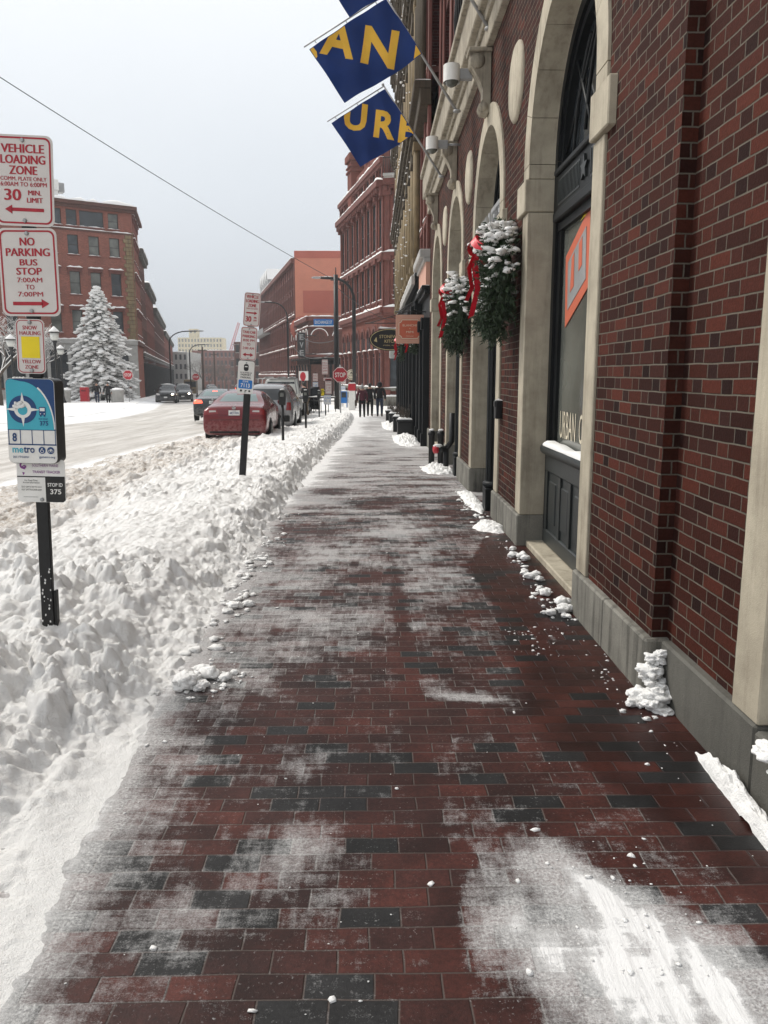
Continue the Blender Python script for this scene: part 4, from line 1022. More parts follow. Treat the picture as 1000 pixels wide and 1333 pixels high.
# ---------------------------------------------------------------- signs on posts
def rrect(w_, h_, r_, n=5):
    P = []
    for cx, cz, a0 in ((w_/2-r_, h_/2-r_, 0), (-w_/2+r_, h_/2-r_, 90), (-w_/2+r_, -h_/2+r_, 180), (w_/2-r_, -h_/2+r_, 270)):
        for k in range(n+1): t = R(a0+90*k/n); P.append((cx+r_*math.cos(t), cz+r_*math.sin(t)))
    return P
def ring(mb, outer, inner, y, mi=0, c=(0,0)):
    n = len(outer); vs = [(c[0]+p[0], y, c[1]+p[1]) for p in outer]+[(c[0]+p[0], y, c[1]+p[1]) for p in inner]
    mb.add(vs, [[i, (i+1)%n, n+(i+1)%n, n+i] for i in range(n)], mi)
def disc(mb, cx, cz, r_, y, n=28, r2=0., mi=0, a0=0, a1=360):
    if r2: 
        P = [(cx+r_*math.cos(R(a0+(a1-a0)*k/n)), cz+r_*math.sin(R(a0+(a1-a0)*k/n))) for k in range(n+1)]; Q = [(cx+r2*math.cos(R(a0+(a1-a0)*k/n)), cz+r2*math.sin(R(a0+(a1-a0)*k/n))) for k in range(n+1)]
        mb.add([(p[0],y,p[1]) for p in P]+[(p[0],y,p[1]) for p in Q], [[i,i+1,n+1+i+1,n+1+i] for i in range(n)], mi)
    else: mb.add([(cx+r_*math.cos(R(a0+(a1-a0)*k/n)), y, cz+r_*math.sin(R(a0+(a1-a0)*k/n))) for k in range(n)], [list(range(n))], mi)
def arrow(mb, cx, cz, L, t, hd, d, y):
    """d = -1 left, 1 right, 0 both"""
    hw = L/2
    x0 = -hw+(hd*.9 if d <= 0 else 0); x1 = hw-(hd*.9 if d >= 0 else 0)
    mb.add([(cx+x0,y,cz-t/2),(cx+x1,y,cz-t/2),(cx+x1,y,cz+t/2),(cx+x0,y,cz+t/2)], [(0,1,2,3)])
    if d <= 0: mb.add([(cx-hw,y,cz),(cx-hw+hd,y,cz-hd*.6),(cx-hw+hd,y,cz+hd*.6)], [(0,1,2)])
    if d >= 0: mb.add([(cx+hw,y,cz),(cx+hw-hd,y,cz+hd*.6),(cx+hw-hd,y,cz-hd*.6)], [(0,1,2)])
def plate(par, cx, cz, w_, h_, lines, ar=None, mat='signw', ink='signr', border=True, y0=-.035, lab=None, rot=0., r_=.035, name='sign_plate'):
    T = Matrix.Translation((cx, y0, cz)) @ Matrix.Rotation(R(rot), 4, 'Y')
    mb = MB(T); mb.prism(rrect(w_, h_, r_), -.003, 0.); p = mb.build(name, mat, par)
    if lab: p['label'] = lab
    mb = MB(T)
    if border:
        b = w_*.035; ring(mb, rrect(w_-2*b, h_-2*b, r_*.9), rrect(w_-3.6*b, h_-3.6*b, r_*.75), -.0045)
    for (s, x, z, ww, hh, *bo) in lines:
        for k_ in (-1, 0, 1): mb.text(s, x+k_*hh*(.03 if bo else .055), z, ww, hh, -.0046-.00012*(k_+1), 0, 0.)
    if ar: arrow(mb, *ar, -.0047)
    if mb.v: mb.build('lettering', ink, p)
    bt = MB(T)
    for z in (h_*.44, -h_*.44): bt.lathe([(.008,-.012),(.011,-.009),(.011,-.003)], 8, (0,0,z), axis='y')
    bt.build('bolts', 'galv', p)
    return p, T
PY = 4.4
bs = thing('bus_stop_post', 'black bus stop post in the snowbank carrying five signs, nearest at left', 'sign post', (-1.84, PY, G(PY)))
bs.rotation_euler = (0, R(1.3), 0)
mb = MB(); mb.box(-.034, .034, -.028, .004, -.3, 2.78, 0, .004); mb.box(-.006, .006, .004, .03, -.3, 2.78); mb.build('pole', 'blackm', bs)
mb = MB(); mb.box(.036, .052, -.022, .016, .02, .42, 0, .003); mb.build('pole_stub', 'blackm', bs)
sn_ = MB(); rs = random.Random(3)
for i in range(26): z = rs.uniform(.15, .6)**1.3; sn_.blob((rs.uniform(-.03, .03), -.029, z+.05), rs.uniform(.002, .006), (1, .5, 1.6), 1, .7, 2, i)
sn_.build('snow', 'snow', bs)
SX = .0
a, z1, z2 = .305, 2.60, 2.15
p, T = plate(bs, -.005, 2.60, .305, .445, [('VEHICLE', .0, .135, .215, .042), ('LOADING', .0, .082, .225, .042), ('ZONE', .0, .030, .14, .042), ('COMM. PLATE ONLY', 0, .000, .235, .019, .004), ('6:00AM TO 6:00PM', 0, -.028, .235, .021, .004), ('30', -.058, -.098, .082, .056), ('MIN.', .055, -.070, .066, .024), ('LIMIT', .055, -.106, .08, .024)], (.0, -.142, .20, .017, .038, -1), lab='top white sign with red lettering about a vehicle loading zone', rot=1.)
p, T = plate(bs, .0, 2.145, .305, .445, [('NO', .0, .135, .075, .040), ('PARKING', .0, .082, .225, .040), ('BUS', .0, .035, .09, .032), ('STOP', .0, -.012, .13, .036), ('7:00AM', 0, -.050, .13, .024, .004), ('TO', 0, -.086, .045, .024, .004), ('7:00PM', 0, -.122, .13, .024, .004)], (.0, -.158, .19, .018, .040, 1), lab='white sign with red lettering no parking bus stop', rot=-1.)
p, T = plate(bs, -.012, 1.765, .152, .285, [('SNOW', .0, .088, .075, .020, .004), ('HAULING', .0, .060, .11, .020, .004), ('YELLOW', .0, -.088, .10, .019, .004), ('ZONE', .0, -.116, .07, .019, .004)], None, lab='narrow white sign with a yellow rectangle', r_=.028)
mb = MB(T); mb.add([(-.048,-.0046,-.060),(.048,-.0046,-.060),(.048,-.0046,.052),(-.048,-.0046,.052)], [(0,1,2,3)]); mb.build('yellow_panel', 'yellow', p)
# bus stop case with depth
cz, cw, chh = 1.372, .262, .455
mb = MB(); mb.prism([(q[0]-.012, q[1]+cz) for q in rrect(cw, chh, .03)], -.075, .04); case = mb.build('sign_case', 'greyg', bs)
case['label'] = 'thick teal and navy sign case of the bus stop'
T = Matrix.Translation((-.012, -.0765, cz))
mb = MB(T); mb.prism(rrect(cw-.004, chh-.004, .028), -.002, 0); mb.build('face', 'white', case)
mb = MB(T)
P = [(-cw/2+.004, -.045), (cw/2-.004, -.045)]
curve = [(cw/2-.004-.0*k, -.045) for k in range(0)]
arc_ = []
for k in range(13):
    t = math.pi/2*k/12; arc_.append((-.045+(cw/2-.012+.045)*math.cos(t)*1.0, -.045+(.255)*math.sin(t)))
top = [(-cw/2+.03, chh/2-.006), (-cw/2+.012, chh/2-.014), (-cw/2+.005, chh/2-.032)]
tealp = [(-cw/2+.004, -.045), (cw/2-.012, -.045)] + arc_[1:] + top
mb.add([(q[0], -.0040, min(q[1], chh/2-.006)) for q in tealp], [list(range(len(tealp)))]); mb.build('teal_field', 'teal', case)
mb = MB(T); nv = rrect(cw-.008, chh-.008, .026)
vs = [q for q in nv if q[1] > -.045]; 
mb.add([(q[0], -.0030, q[1]) for q in [(cw/2-.004, -.045)]+vs+[(-cw/2+.004, -.045)]], [list(range(len(vs)+2))])
for x in np.linspace(-.124, .124, 5): mb.add([(x-.0022,-.0034,-.125),(x+.0022,-.0034,-.125),(x+.0022,-.0034,-.045),(x-.0022,-.0034,-.045)], [(0,1,2,3)])
for z in (-.045, -.125): mb.add([(-cw/2+.003,-.0034,z-.0035),(cw/2-.003,-.0034,z-.0035),(cw/2-.003,-.0034,z+.0035),(-cw/2+.003,-.0034,z+.0035)], [(0,1,2,3)])
disc(mb, -.042, .062, .074, -.0052, 36); mb.build('navy_field', 'navy', case)
mb = MB(T)
mb.add([(q[0], -.0032, q[1]) for q in [(cw/2-.009, -.045)]+[(p_[0]+.006, p_[1]+.006) for p_ in arc_[:9]]+[(p_[0], p_[1]) for p_ in arc_[:9]][::-1]], [[i, i+1, 18-i-1, 18-i] for i in range(0)] or [list(range(19))])
disc(mb, -.042, .062, .046, -.0056, 30)
for k in range(4):
    t = math.pi/2*k; d_ = (math.cos(t), math.sin(t)); q_ = (-d_[1], d_[0])
    mb.add([(-.042+d_[0]*.092, -.0057, .062+d_[1]*.092), (-.042+q_[0]*.012+d_[0]*.03, -.0057, .062+q_[1]*.012+d_[1]*.03), (-.042-q_[0]*.012+d_[0]*.03, -.0057, .062-q_[1]*.012+d_[1]*.03)], [(0,1,2)])
mb.build('compass_star', 'white', case)
mb = MB(T); disc(mb, -.042, .058, .026, -.0060, 24); mb.text('me', -.108, -.170, .058, .026, -.0046, 0, .02, 'l'); mb.build('teal_marks', 'teal', case)
mb = MB(T); mb.text('tro', -.048, -.170, .058, .034, -.0046, 0, .02, 'l'); mb.text('8', -.093, -.110, .024, .046, -.0046, 0, .03)
mb.text('207.774.0351', -.065, -.198, .085, .011, -.0046); mb.text('gpmetro.org', .075, -.200, .085, .013, -.0046)
disc(mb, .050, -.155, .019, -.0046, 22); disc(mb, .096, -.155, .019, -.0046, 22)
mb.text('BUS STOP', .065, .010, .048, .007, -.0058, 0, .02); mb.text('375', .068, -.022, .045, .025, -.0058, 0, .025)
mb.prism([(q[0]+.062, q[1]+.055) for q in rrect(.034, .044, .006)], -.0062, -.0045); mb.box(.048, .056, -.006, -.0045, .026, .034); mb.box(.068, .076, -.006, -.0045, .026, .034)
mb.build('dark_marks', 'navy', case)
mb = MB(T); mb.add([(.049,-.0066,.055),(.075,-.0066,.055),(.075,-.0066,.072),(.049,-.0066,.072)], [(0,1,2,3)]); disc(mb, .052, .041, .003, -.0066, 10); disc(mb, .072, .041, .003, -.0066, 10)
disc(mb, .050, -.146, .0035, -.0050, 10); disc(mb, .050, -.159, .010, -.0050, 16, .0075, a0=100, a1=400); mb.add([(.0485,-.0050,-.157),(.0515,-.0050,-.157),(.0515,-.0050,-.148),(.0485,-.0050,-.148)], [(0,1,2,3)])
disc(mb, .089, -.158, .007, -.0050, 14, .005); disc(mb, .103, -.158, .007, -.0050, 14, .005); mb.add([(.089,-.0050,-.157),(.094,-.0050,-.147),(.101,-.0050,-.147),(.103,-.0050,-.157)], [(0,1,2,3)])
mb.build('light_marks', 'white', case)
sn_ = MB(T)
for i in range(30): sn_.blob((-.060+rs.gauss(0, .018), -.008, .082+rs.gauss(0, .010)), rs.uniform(.003, .011), (1.2, .6, .8), 1, .4, 2, i)
for i in range(24): sn_.blob((rs.uniform(-.11, .11), .02+rs.uniform(-.03, .05), chh/2), rs.uniform(.005, .012), (1, 1, .5), 1, .4, 2, i)
sn_.build('snow', 'snow', case)
p, T = plate(bs, .008, 1.045, .262, .235, [], None, mat='white', border=False, r_=.02, lab='lower white transit tracker sign with a black stop number field')
mb = MB(T); mb.add([(q[0],-.0045,q[1]) for q in [(.022,-.116),(.116,-.116),(.128,-.104),(.128,.020),(.022,.020)]], [list(range(5))]); mb.add([(-.130,-.0045,.020),(.128,-.0045,.020),(.128,-.0045,.026),(-.130,-.0045,.026)], [(0,1,2,3)])
for k, (s, ww) in enumerate((('For Real-Time', .07), ('Arrival Information', .09), ('TEXT GMTX 375 TO 41411', .11), ('VISIT SMTTRACKER.COM', .11))): mb.text(s, -.055, [-.002, -.014, -.038, -.054][k], ww, .009, -.0046, 0, .0)
mb.add([(-.10,-.0045,-.09),(-.02,-.0045,-.09),(-.02,-.0045,-.0885),(-.10,-.0045,-.0885)], [(0,1,2,3)]); mb.build('black_field', 'signk', p)
mb = MB(T); mb.text('STOP ID', .075, -.030, .082, .020, -.0060, 0, .02); mb.text('375', .077, -.072, .060, .028, -.0060, 0, .02); mb.build('white_lettering', 'white', p)
mb = MB(T); mb.text('SOUTHERN MAINE', .025, .078, .14, .015, -.0046, 0, .008); mb.text('TRANSIT TRACKER', .030, .042, .15, .015, -.0046, 0, .008)
disc(mb, -.094, .085, .020, -.0046, 18, .010, a0=60, a1=330); disc(mb, -.088, .074, .012, -.0048, 14, .006, a0=0, a1=300); mb.add([(-.096,-.0046,.030),(-.086,-.0046,.044),(-.100,-.0046,.048)], [(0,1,2)]); mb.build('purple_lettering', 'purple', p)

# second post
PY = 11.3
ps = thing('parking_sign_post', 'black post with three stacked parking signs leaning right beside the red car', 'sign post', (-1.86, PY, G(PY)), 0, None)
ps.rotation_euler = (0, R(5.0), 0)
mb = MB(); mb.box(-.045, .045, -.03, .03, -.2, 2.74, 0, .004); mb.build('pole', 'blackm', ps)
z0 = -G(PY)
plate(ps, .005, 2.50+z0, .225, .45, [('VEHICLE', .0, .150, .165, .042), ('LOADING', .0, .092, .17, .042), ('ZONE', .0, .034, .11, .042), ('9AM TO 6PM', 0, .002, .15, .02, .002), ('30', -.042, -.165, .075, .075), ('MIN.', .052, -.118, .04, .024), ('LMT', .052, -.155, .045, .024)], (.0, -.045, .15, .018, .04, 1), lab='top white loading zone sign', y0=-.036)
plate(ps, -.015, 2.04+z0, .225, .45, [('TAXI CAB', .0, .138, .17, .036), ('PARKING', .0, .082, .17, .036), ('8:00 PM', 0, .028, .155, .034, .004), ('TO', 0, -.025, .05, .034, .004), ('2:00 AM', 0, -.078, .155, .034, .004)], (.0, -.150, .15, .018, .045, 0), lab='white taxi cab parking sign', y0=-.036)
p, T = plate(ps, -.028, 1.58+z0, .225, .45, [('PAY BY PHONE OR', 0, .055, .16, .018, .0), ('PASSPORT', 0, .022, .14, .026, .004), ('PARKING', 0, -.015, .14, .026, .004)], None, mat='white', ink='signk', lab='white pay parking sign with a blue zone number field', border=False, y0=-.036)
mb = MB(T); mb.prism([(q[0], q[1]-.095) for q in rrect(.19, .12, .015)], -.0055, -.0035); mb.build('blue_field', 'signb', p)
mb = MB(T); mb.text('ZONE', 0, -.068, .08, .026, -.0066, 0, .01); mb.text('7113', 0, -.138, .125, .055, -.0066, 0, .02); mb.build('white_lettering', 'white', p)
mb = MB(T); mb.prism([(q[0], q[1]+.135) for q in rrect(.065, .095, .025)], -.0055, -.0035); disc(mb, -.055, -.185, .016, -.0050, 12); mb.add([(-.01,-.005,-.175),(.03,-.005,-.175),(.01,-.005,-.192)], [(0,2,1)]); disc(mb, .06, -.185, .014, -.0050, 12); mb.build('black_marks', 'signk', p)
mb = MB(T); mb.add([(-.018,-.0066,.14),(.018,-.0066,.14),(.018,-.0066,.155),(-.018,-.0066,.155)], [(0,1,2,3)]); mb.build('white_mark', 'white', p)
# ---------------------------------------------------------------- street wall beyond: red shop building and ochre building
def frameT(x, y, deg): return Matrix.Translation((x, y, 0)) @ Matrix.Rotation(R(deg), 4, 'Z')
def bthing(name, lab, x, y, deg, cat='building'): return thing(name, lab, cat, (x, y, 0), R(deg))
I4 = Matrix.Identity(4)
def shopfront(par, s0, s1, z0, z1, bay, T=I4, mat='black', glass='glass', seed=0):
    rs = random.Random(seed); n = max(1, round((s1-s0)/bay)); b = (s1-s0)/n
    f = MB(T); g = MB(T); sn_ = MB(T)
    f.box(s0, s1, .0, .3, z1-.75, z1-.1); f.box(s0, s1, -.20, .3, z1-.098, z1, 0, .01); f.box(s0, s1, -.12, .3, z1-.2, z1-.1, 0, .01)
    for i in range(n+1):
        s = s0+i*b; a, c_ = max(s0, s-.14), min(s1, s+.14)
        f.box(a, c_, -.16, .3, z0-.4, z1-.76, 0, .01); f.box(a-.0, c_+.0, -.20, -.161, z0-.4, z0+.35, 0, .01); f.box(a, c_, -.22, -.161, z1-1.05, z1-.76, 0, .02)
    for i in range(n):
        a, c_ = s0+i*b+.14, s0+(i+1)*b-.14; door = (i % 3 == 1)
        zk = z0+(.2 if door else .65)
        f.box(a, c_, .1, .3, z0-.4, zk); f.box(a, c_, .06, .3, zk, zk+.06); f.box(a, c_, .12, .3, z1-1.35, z1-1.27)
        f.box((a+c_)/2-.03, (a+c_)/2+.03, .12, .24, zk+.06, z1-1.35)
        g.box(a, c_, .21, .23, zk, z1-.76)
        if not door: sn_.strip(a, c_, .03, .22, zk+.06, .10, .25)
    r_ = f.build('shopfront', mat, par); g.build('shop_window_pane', glass, r_)
    sn_.strip(s0, s1, -.19, 0, z1, .07, .4)
    sn_.build('snow', 'snow', r_)
    return r_
zg = -.55
B2 = bthing('brick_building', 'narrow dark red brick building with black shopfront directly beyond the arcaded one', 1.42, 23.0, -90)
hl = [(s, s+.8, z, z+2.1) for s in (.35, 1.75) for z in (5.4, 8.8, 12.2, 15.6)]
mb = MB(); wallgrid(mb, 2.98, 4.4, 19.5, hl, .3); mb.box(0, 2.98, .3, .5, 4.4, 19.5); mb.build('wall', 'brick_dark', B2)
for h in hl: win(B2, I4, h[0], h[2], .8, 2.1, 'lint', sill='pinkstone', dep=.28)
mb = MB()
for s in (0, 1.38, 2.7): mb.box(s, s+.22, -.08, -.001, 4.6, 19.2, 0, .01)
mb.build('stone_pilasters', 'pinkstone', B2)
mb = MB(); sn_ = MB()
for z in (8.2, 11.8, 15.4):
    mb.box(0, 2.98, -.42, -.001, z, z+.18, 0, .02); mb.box(0, 2.98, -.28, -.001, z-.35, z-.001, 0, .02); sn_.strip(0, 2.98, -.4, 0, z+.18, .12, .2)
    for q in range(5): mb.tube([(q*.72+.05, -.2, z+.2), (q*.72+.05, -.2, z+2.9)], .07, 6)
mb.build('carved_belts', 'ochred', B2); sn_.build('snow', 'snow', B2)
mb = MB(); mb.box(.02, 2.96, -.10, .3, 3.75, 4.35); mb.build('pink_sign_board', 'peach', B2)
mb = MB(); mb.box(0, 2.98, -.26, .3, 4.40, 4.60, 0, .02); mb.box(0, 2.98, -.16, .3, 4.30, 4.398, 0, .01); mb.build('shop_cornice', 'concrete', B2)
shopfront(B2, 0, 2.98, -.2, 3.75, 1.5, seed=3)

B3 = bthing('ochre_building', 'tall ornate ochre stone building with dark carved belts and many snow capped ledges', 1.42, 41.5, -90)
Lo = 18.45; hl = []; FZ = [5.1, 8.7, 12.3, 15.9, 19.5]; nb = 10; bw_ = Lo/nb
for i in range(nb):
    for z in FZ: hl.append((i*bw_+.5, (i+1)*bw_-.5, z, z+2.35))
mb = MB(); wallgrid(mb, Lo, 4.5, 23.5, hl, .35); mb.box(0, Lo, .36, .6, 4.5, 23.5); mb.add([(0,0,-1.5),(0,8,-1.5),(0,8,23.5),(0,0,23.5)], [(0,1,2,3)]); mb.build('wall', 'ochre', B3)
k = 0
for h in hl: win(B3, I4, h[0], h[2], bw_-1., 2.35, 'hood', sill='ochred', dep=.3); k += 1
mb = MB()
for i in range(nb+1):
    s = min(max(i*bw_, .2), Lo-.2)
    for z in FZ:
        mb.tube([(s-.12, -.16, z-.3), (s-.12, -.16, z+2.5)], .10, 8); mb.tube([(s+.14, -.16, z-.3), (s+.14, -.16, z+2.5)], .10, 8); mb.box(s-.3, s+.3, -.28, -.001, z+2.5, z+2.72, 0, .02); mb.box(s-.3, s+.3, -.28, -.001, z-.5, z-.3, 0, .02)
mb.build('columns', 'ochre', B3)
mb = MB(); sn_ = MB(); rs = random.Random(8)
for z in FZ:
    zt = z+2.74; mb.box(0, Lo, -.36, -.001, zt, zt+.12, 0, .01); mb.box(0, Lo, -.24, -.001, zt+.122, zt+.34); mb.box(0, Lo, -.50, -.001, zt+.342, zt+.46, 0, .02)
    for q in range(int(Lo/.6)): mb.box(q*.6+.1, q*.6+.34, -.44, -.241, zt+.13, zt+.33, 0, .03)
    sn_.strip(0, Lo, -.50, 0, zt+.46, .16, .3)
    for q in range(60):
        s = rs.uniform(0, Lo); zz = z+rs.uniform(-.5, 2.9); sn_.blob((s, -.28-rs.uniform(0, .15), zz), rs.uniform(.015, .05), (2.4, 1.0, .5), 1, .6, 2, q)
    for i in range(nb):
        s = (i+.5)*bw_; mb.blob((s, -.22, z+2.62), .16, (1.2, .6, 1), 1, .3); mb.prism([(s-.45, z+2.30-.001), (s+.45, z+2.30), (s, z+2.72)], -.30, -.02)
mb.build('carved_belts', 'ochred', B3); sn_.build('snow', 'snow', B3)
mb = MB(); mb.box(-.1, Lo, -.75, .5, 23.5, 23.9, 0, .05); mb.box(-.1, Lo, -.45, .5, 23.0, 23.49); mb.build('roof_cornice', 'ochred', B3)
shopfront(B3, 0, Lo, zg, 4.45, 2.3, seed=5)
mb = MB(); sn_ = MB()
mb.prism([(-.30, 4.35), (-1.25, 3.55), (-1.25, 3.48), (-.30, 3.55)], 11.6, 17.6, axis='x'); 
mb.T = Matrix.Identity(4)
ob = MB(); P5 = [(-.22, 4.40), (-.55, 4.0), (-.55, 3.9), (-.22, 3.9)]
ob.box(9.0, Lo-.1, -.30, -.201, 4.1, 4.35, 0, .01); ob.build('awning', 'concrete', B3)
sn_.strip(9.0, Lo-.2, -.30, -.2, 4.35, .06, .5); sn_.build('awning_snow', 'snow', B3)
# planter boxes and snowy bits by the shopfronts
for i, (x, y, lab) in enumerate(((1.0, 24.5, 'nearest black planter box with dead plants under the orange sign'), (.95, 27.5, 'second black planter box along the black shopfront'), (.9, 31.5, 'third black planter box along the black shopfront'), (.85, 36.0, 'farthest black planter box along the black shopfront'))):
    o = thing('planter_box', lab, 'planter', (x, y, G(y)), 0, 'planter boxes along the shopfront'); rs = random.Random(i)
    mb = MB(); mb.box(-.22, .22, -.35, .35, -.05, .45, 0, .02); mb.box(-.25, .25, -.38, .38, .45, .52, 0, .01); mb.build('box', 'blackm', o)
    mb = MB(); 
    for q in range(26):
        a = rs.uniform(0, 6.28); mb.tube([(rs.uniform(-.15, .15), rs.uniform(-.25, .25), .5), (.2*math.cos(a), .3*math.sin(a), .5+rs.uniform(.15, .5))], [.012, .004], 4)
    mb.build('dead_plants', 'bark', o)
    mb = MB(); mb.strip(-.22, .22, -.33, .33, .52, .10, .06); mb.build('snow', 'snow', o)
# hanging signs
def bracket(mb, x0, x1, z):
    mb.tube([(x0, 0, z), (x1, 0, z)], .018, 6); mb.tube([(x1, 0, z+.45), (x0+(x1-x0)*.15, 0, z+.02)], .010, 5); mb.lathe([(.05,-.01),(.05,.01)], 10, (x1, 0, z), axis='x')
o = thing('hanging_sign', 'square pale pink hanging sign with an orange scalloped panel and pale lettering', 'shop sign', (1.42, 21.6, 0))
mb = MB(); bracket(mb, -.80, 0, 3.24); mb.tube([(-.7,0,3.24),(-.7,0,3.16)], .006, 5); mb.tube([(-.1,0,3.24),(-.1,0,3.16)], .006, 5); mb.build('bracket', 'blackm', o)
mb = MB(); mb.box(-.78, -.04, -.03, .03, 2.42, 3.16, 0, .006); b_ = mb.build('board', 'peach', o)
def scal(cx, cz, w_, h_, n=40):
    P = []
    a, b = w_/2, h_/2; q = min(w_, h_)*.16
    for (sx, sz, a0) in ((1, 1, -90), (-1, 1, 0), (-1, -1, 90), (1, -1, 180)):
        pts = []
        for k in range(7): t = R(a0+180-90*k/6*1.0) if False else None
        c0 = (cx+sx*a, cz+sz*b)
        seq = [(math.cos(R(d)), math.sin(R(d))) for d in np.linspace(0, 90, 6)]
        pp = [(cx+sx*(a-q*c_), cz+sz*(b-q*s_)) for c_, s_ in seq]
        if (sx, sz) in ((1, 1), (-1, -1)): pp = pp[::-1] if False else pp
        P.append((sx, sz, pp))
    out = []
    for i, (sx, sz, pp) in enumerate(P):
        # corner (1,1): go from right side to top
        start_right = (cx+sx*a, cz+sz*(b-q)); 
        order = sorted(pp, key=lambda p: abs(p[0]-cx), reverse=True)      # from outer x to inner x
        if i % 2 == 1: order = order[::-1]
        out += order
    return out
mb = MB(); mb.prism(scal(-.41, 2.79, .62, .52), -.036, -.031); mb.build('orange_panel', 'orange', b_)
mb = MB(); so_, si_ = scal(-.41, 2.79, .60, .50), scal(-.41, 2.79, .56, .46); ring(mb, so_, si_, -.038)
mb.text('BLANCHE', -.41, 2.86, .38, .055, -.038, 0, .0); mb.text('+', -.41, 2.79, .035, .03, -.038); mb.text('MIMI', -.41, 2.69, .19, .055, -.038, 0, 0.); mb.text('PORTLAND', -.41, 2.60, .2, .022, -.038, 0, 0.); mb.build('lettering', 'cream', b_)
o = thing('hanging_sign', 'black oval hanging sign with gold lettering behind the pink square sign', 'shop sign', (1.42, 29.0, 0))
mb = MB(); bracket(mb, -1.65, 0, 3.40); mb.tube([(-1.5,0,3.4),(-.75,0,3.62),(-.1,0,3.4)], .014, 5); mb.tube([(-1.2,0,3.4),(-1.2,0,3.2)], .008, 5); mb.tube([(-.4,0,3.4),(-.4,0,3.2)], .008, 5); mb.build('bracket', 'blackm', o)
E_ = [(-.78+.72*math.cos(t), 2.83+.39*math.sin(t)) for t in np.linspace(0, 2*math.pi, 37)[:-1]]
mb = MB(); mb.prism(E_, -.03, .03); b_ = mb.build('oval_board', 'blackm', o)
E2 = [(-.78+.69*math.cos(t), 2.83+.365*math.sin(t)) for t in np.linspace(0, 2*math.pi, 37)[:-1]]; E3 = [(-.78+.67*math.cos(t), 2.83+.345*math.sin(t)) for t in np.linspace(0, 2*math.pi, 37)[:-1]]
mb = MB(); ring(mb, E2, E3, -.034); mb.text('STONEWALL', -.72, 2.88, .84, .11, -.034, 0, .01); mb.text('KITCHEN', -.66, 2.72, .60, .11, -.034, 0, .01); mb.text('YORK, MAINE', -.72, 2.60, .6, .05, -.034, 0, 0.); mb.add([(-1.34,-.034,2.78),(-1.22,-.034,2.74),(-1.25,-.034,2.92)], [(0,1,2)]); mb.build('gold_lettering', 'gold', b_)
mb = MB(); mb.strip(-1.2, -.35, -.03, .03, 3.22, .07, .08); mb.build('snow', 'snow', o)
o = thing('lantern', 'small white lantern box hung on the dark shopfront past the oval sign', 'lantern', (1.42, 33, 0))
mb = MB(); mb.tube([(0,0,2.75),(-.55,0,2.75)], .015, 5); mb.build('arm', 'blackm', o); mb = MB(); mb.box(-.7, -.42, -.12, .12, 2.25, 2.7, 0, .03); mb.build('shade', 'lampw', o)

# ---------------------------------------------------------------- red Victorian corner building
DX, DY = -.2164, .9763
def arcwin(par, T, s, z, w_, h_, glass='glass'):
    g = MB(T); n = 10; P = [(s, z), (s+w_, z)] + [(s+w_/2+w_/2*math.cos(t), z+h_-w_/2+w_/2*math.sin(t)) for t in np.linspace(0, math.pi, n)]
    g.prism(P, -.012, -.004); p = g.build('arched_window', glass, par)
    f = MB(T); P2 = [(s+w_/2+(w_/2+.22)*math.cos(t), z+h_-w_/2+(w_/2+.22)*math.sin(t)) for t in np.linspace(0, math.pi, n)]; P1 = P[2:]
    vs = [(q[0], -.10, q[1]) for q in P1]+[(q[0], -.10, q[1]) for q in P2]+[(q[0], 0, q[1]) for q in P1]+[(q[0], 0, q[1]) for q in P2]
    fs = [[i, i+1, n+i+1, n+i] for i in range(n-1)]+[[n+i, n+i+1, 3*n+i+1, 3*n+i] for i in range(n-1)]+[[i, i+1, 2*n+i+1, 2*n+i] for i in range(n-1)]
    f.add(vs, fs); f.box(s+w_/2-.03, s+w_/2+.03, -.03, -.013, z, z+h_-.1); f.box(s, s+w_, -.03, -.013, z+h_*.5, z+h_*.5+.06); f.build('arch_frame', 'sandstone', p)
B4 = bthing('victorian_building', 'ornate red Victorian brick building on the far corner with arched ground floor and tall chimney', .95-.2164*17.6, 62+.9763*17.6, -77.5)
L4 = 17.6; Tn = Matrix.Translation((L4, 0, 0)) @ Matrix.Rotation(R(66), 4, 'Z')          # corner facet turned to the camera
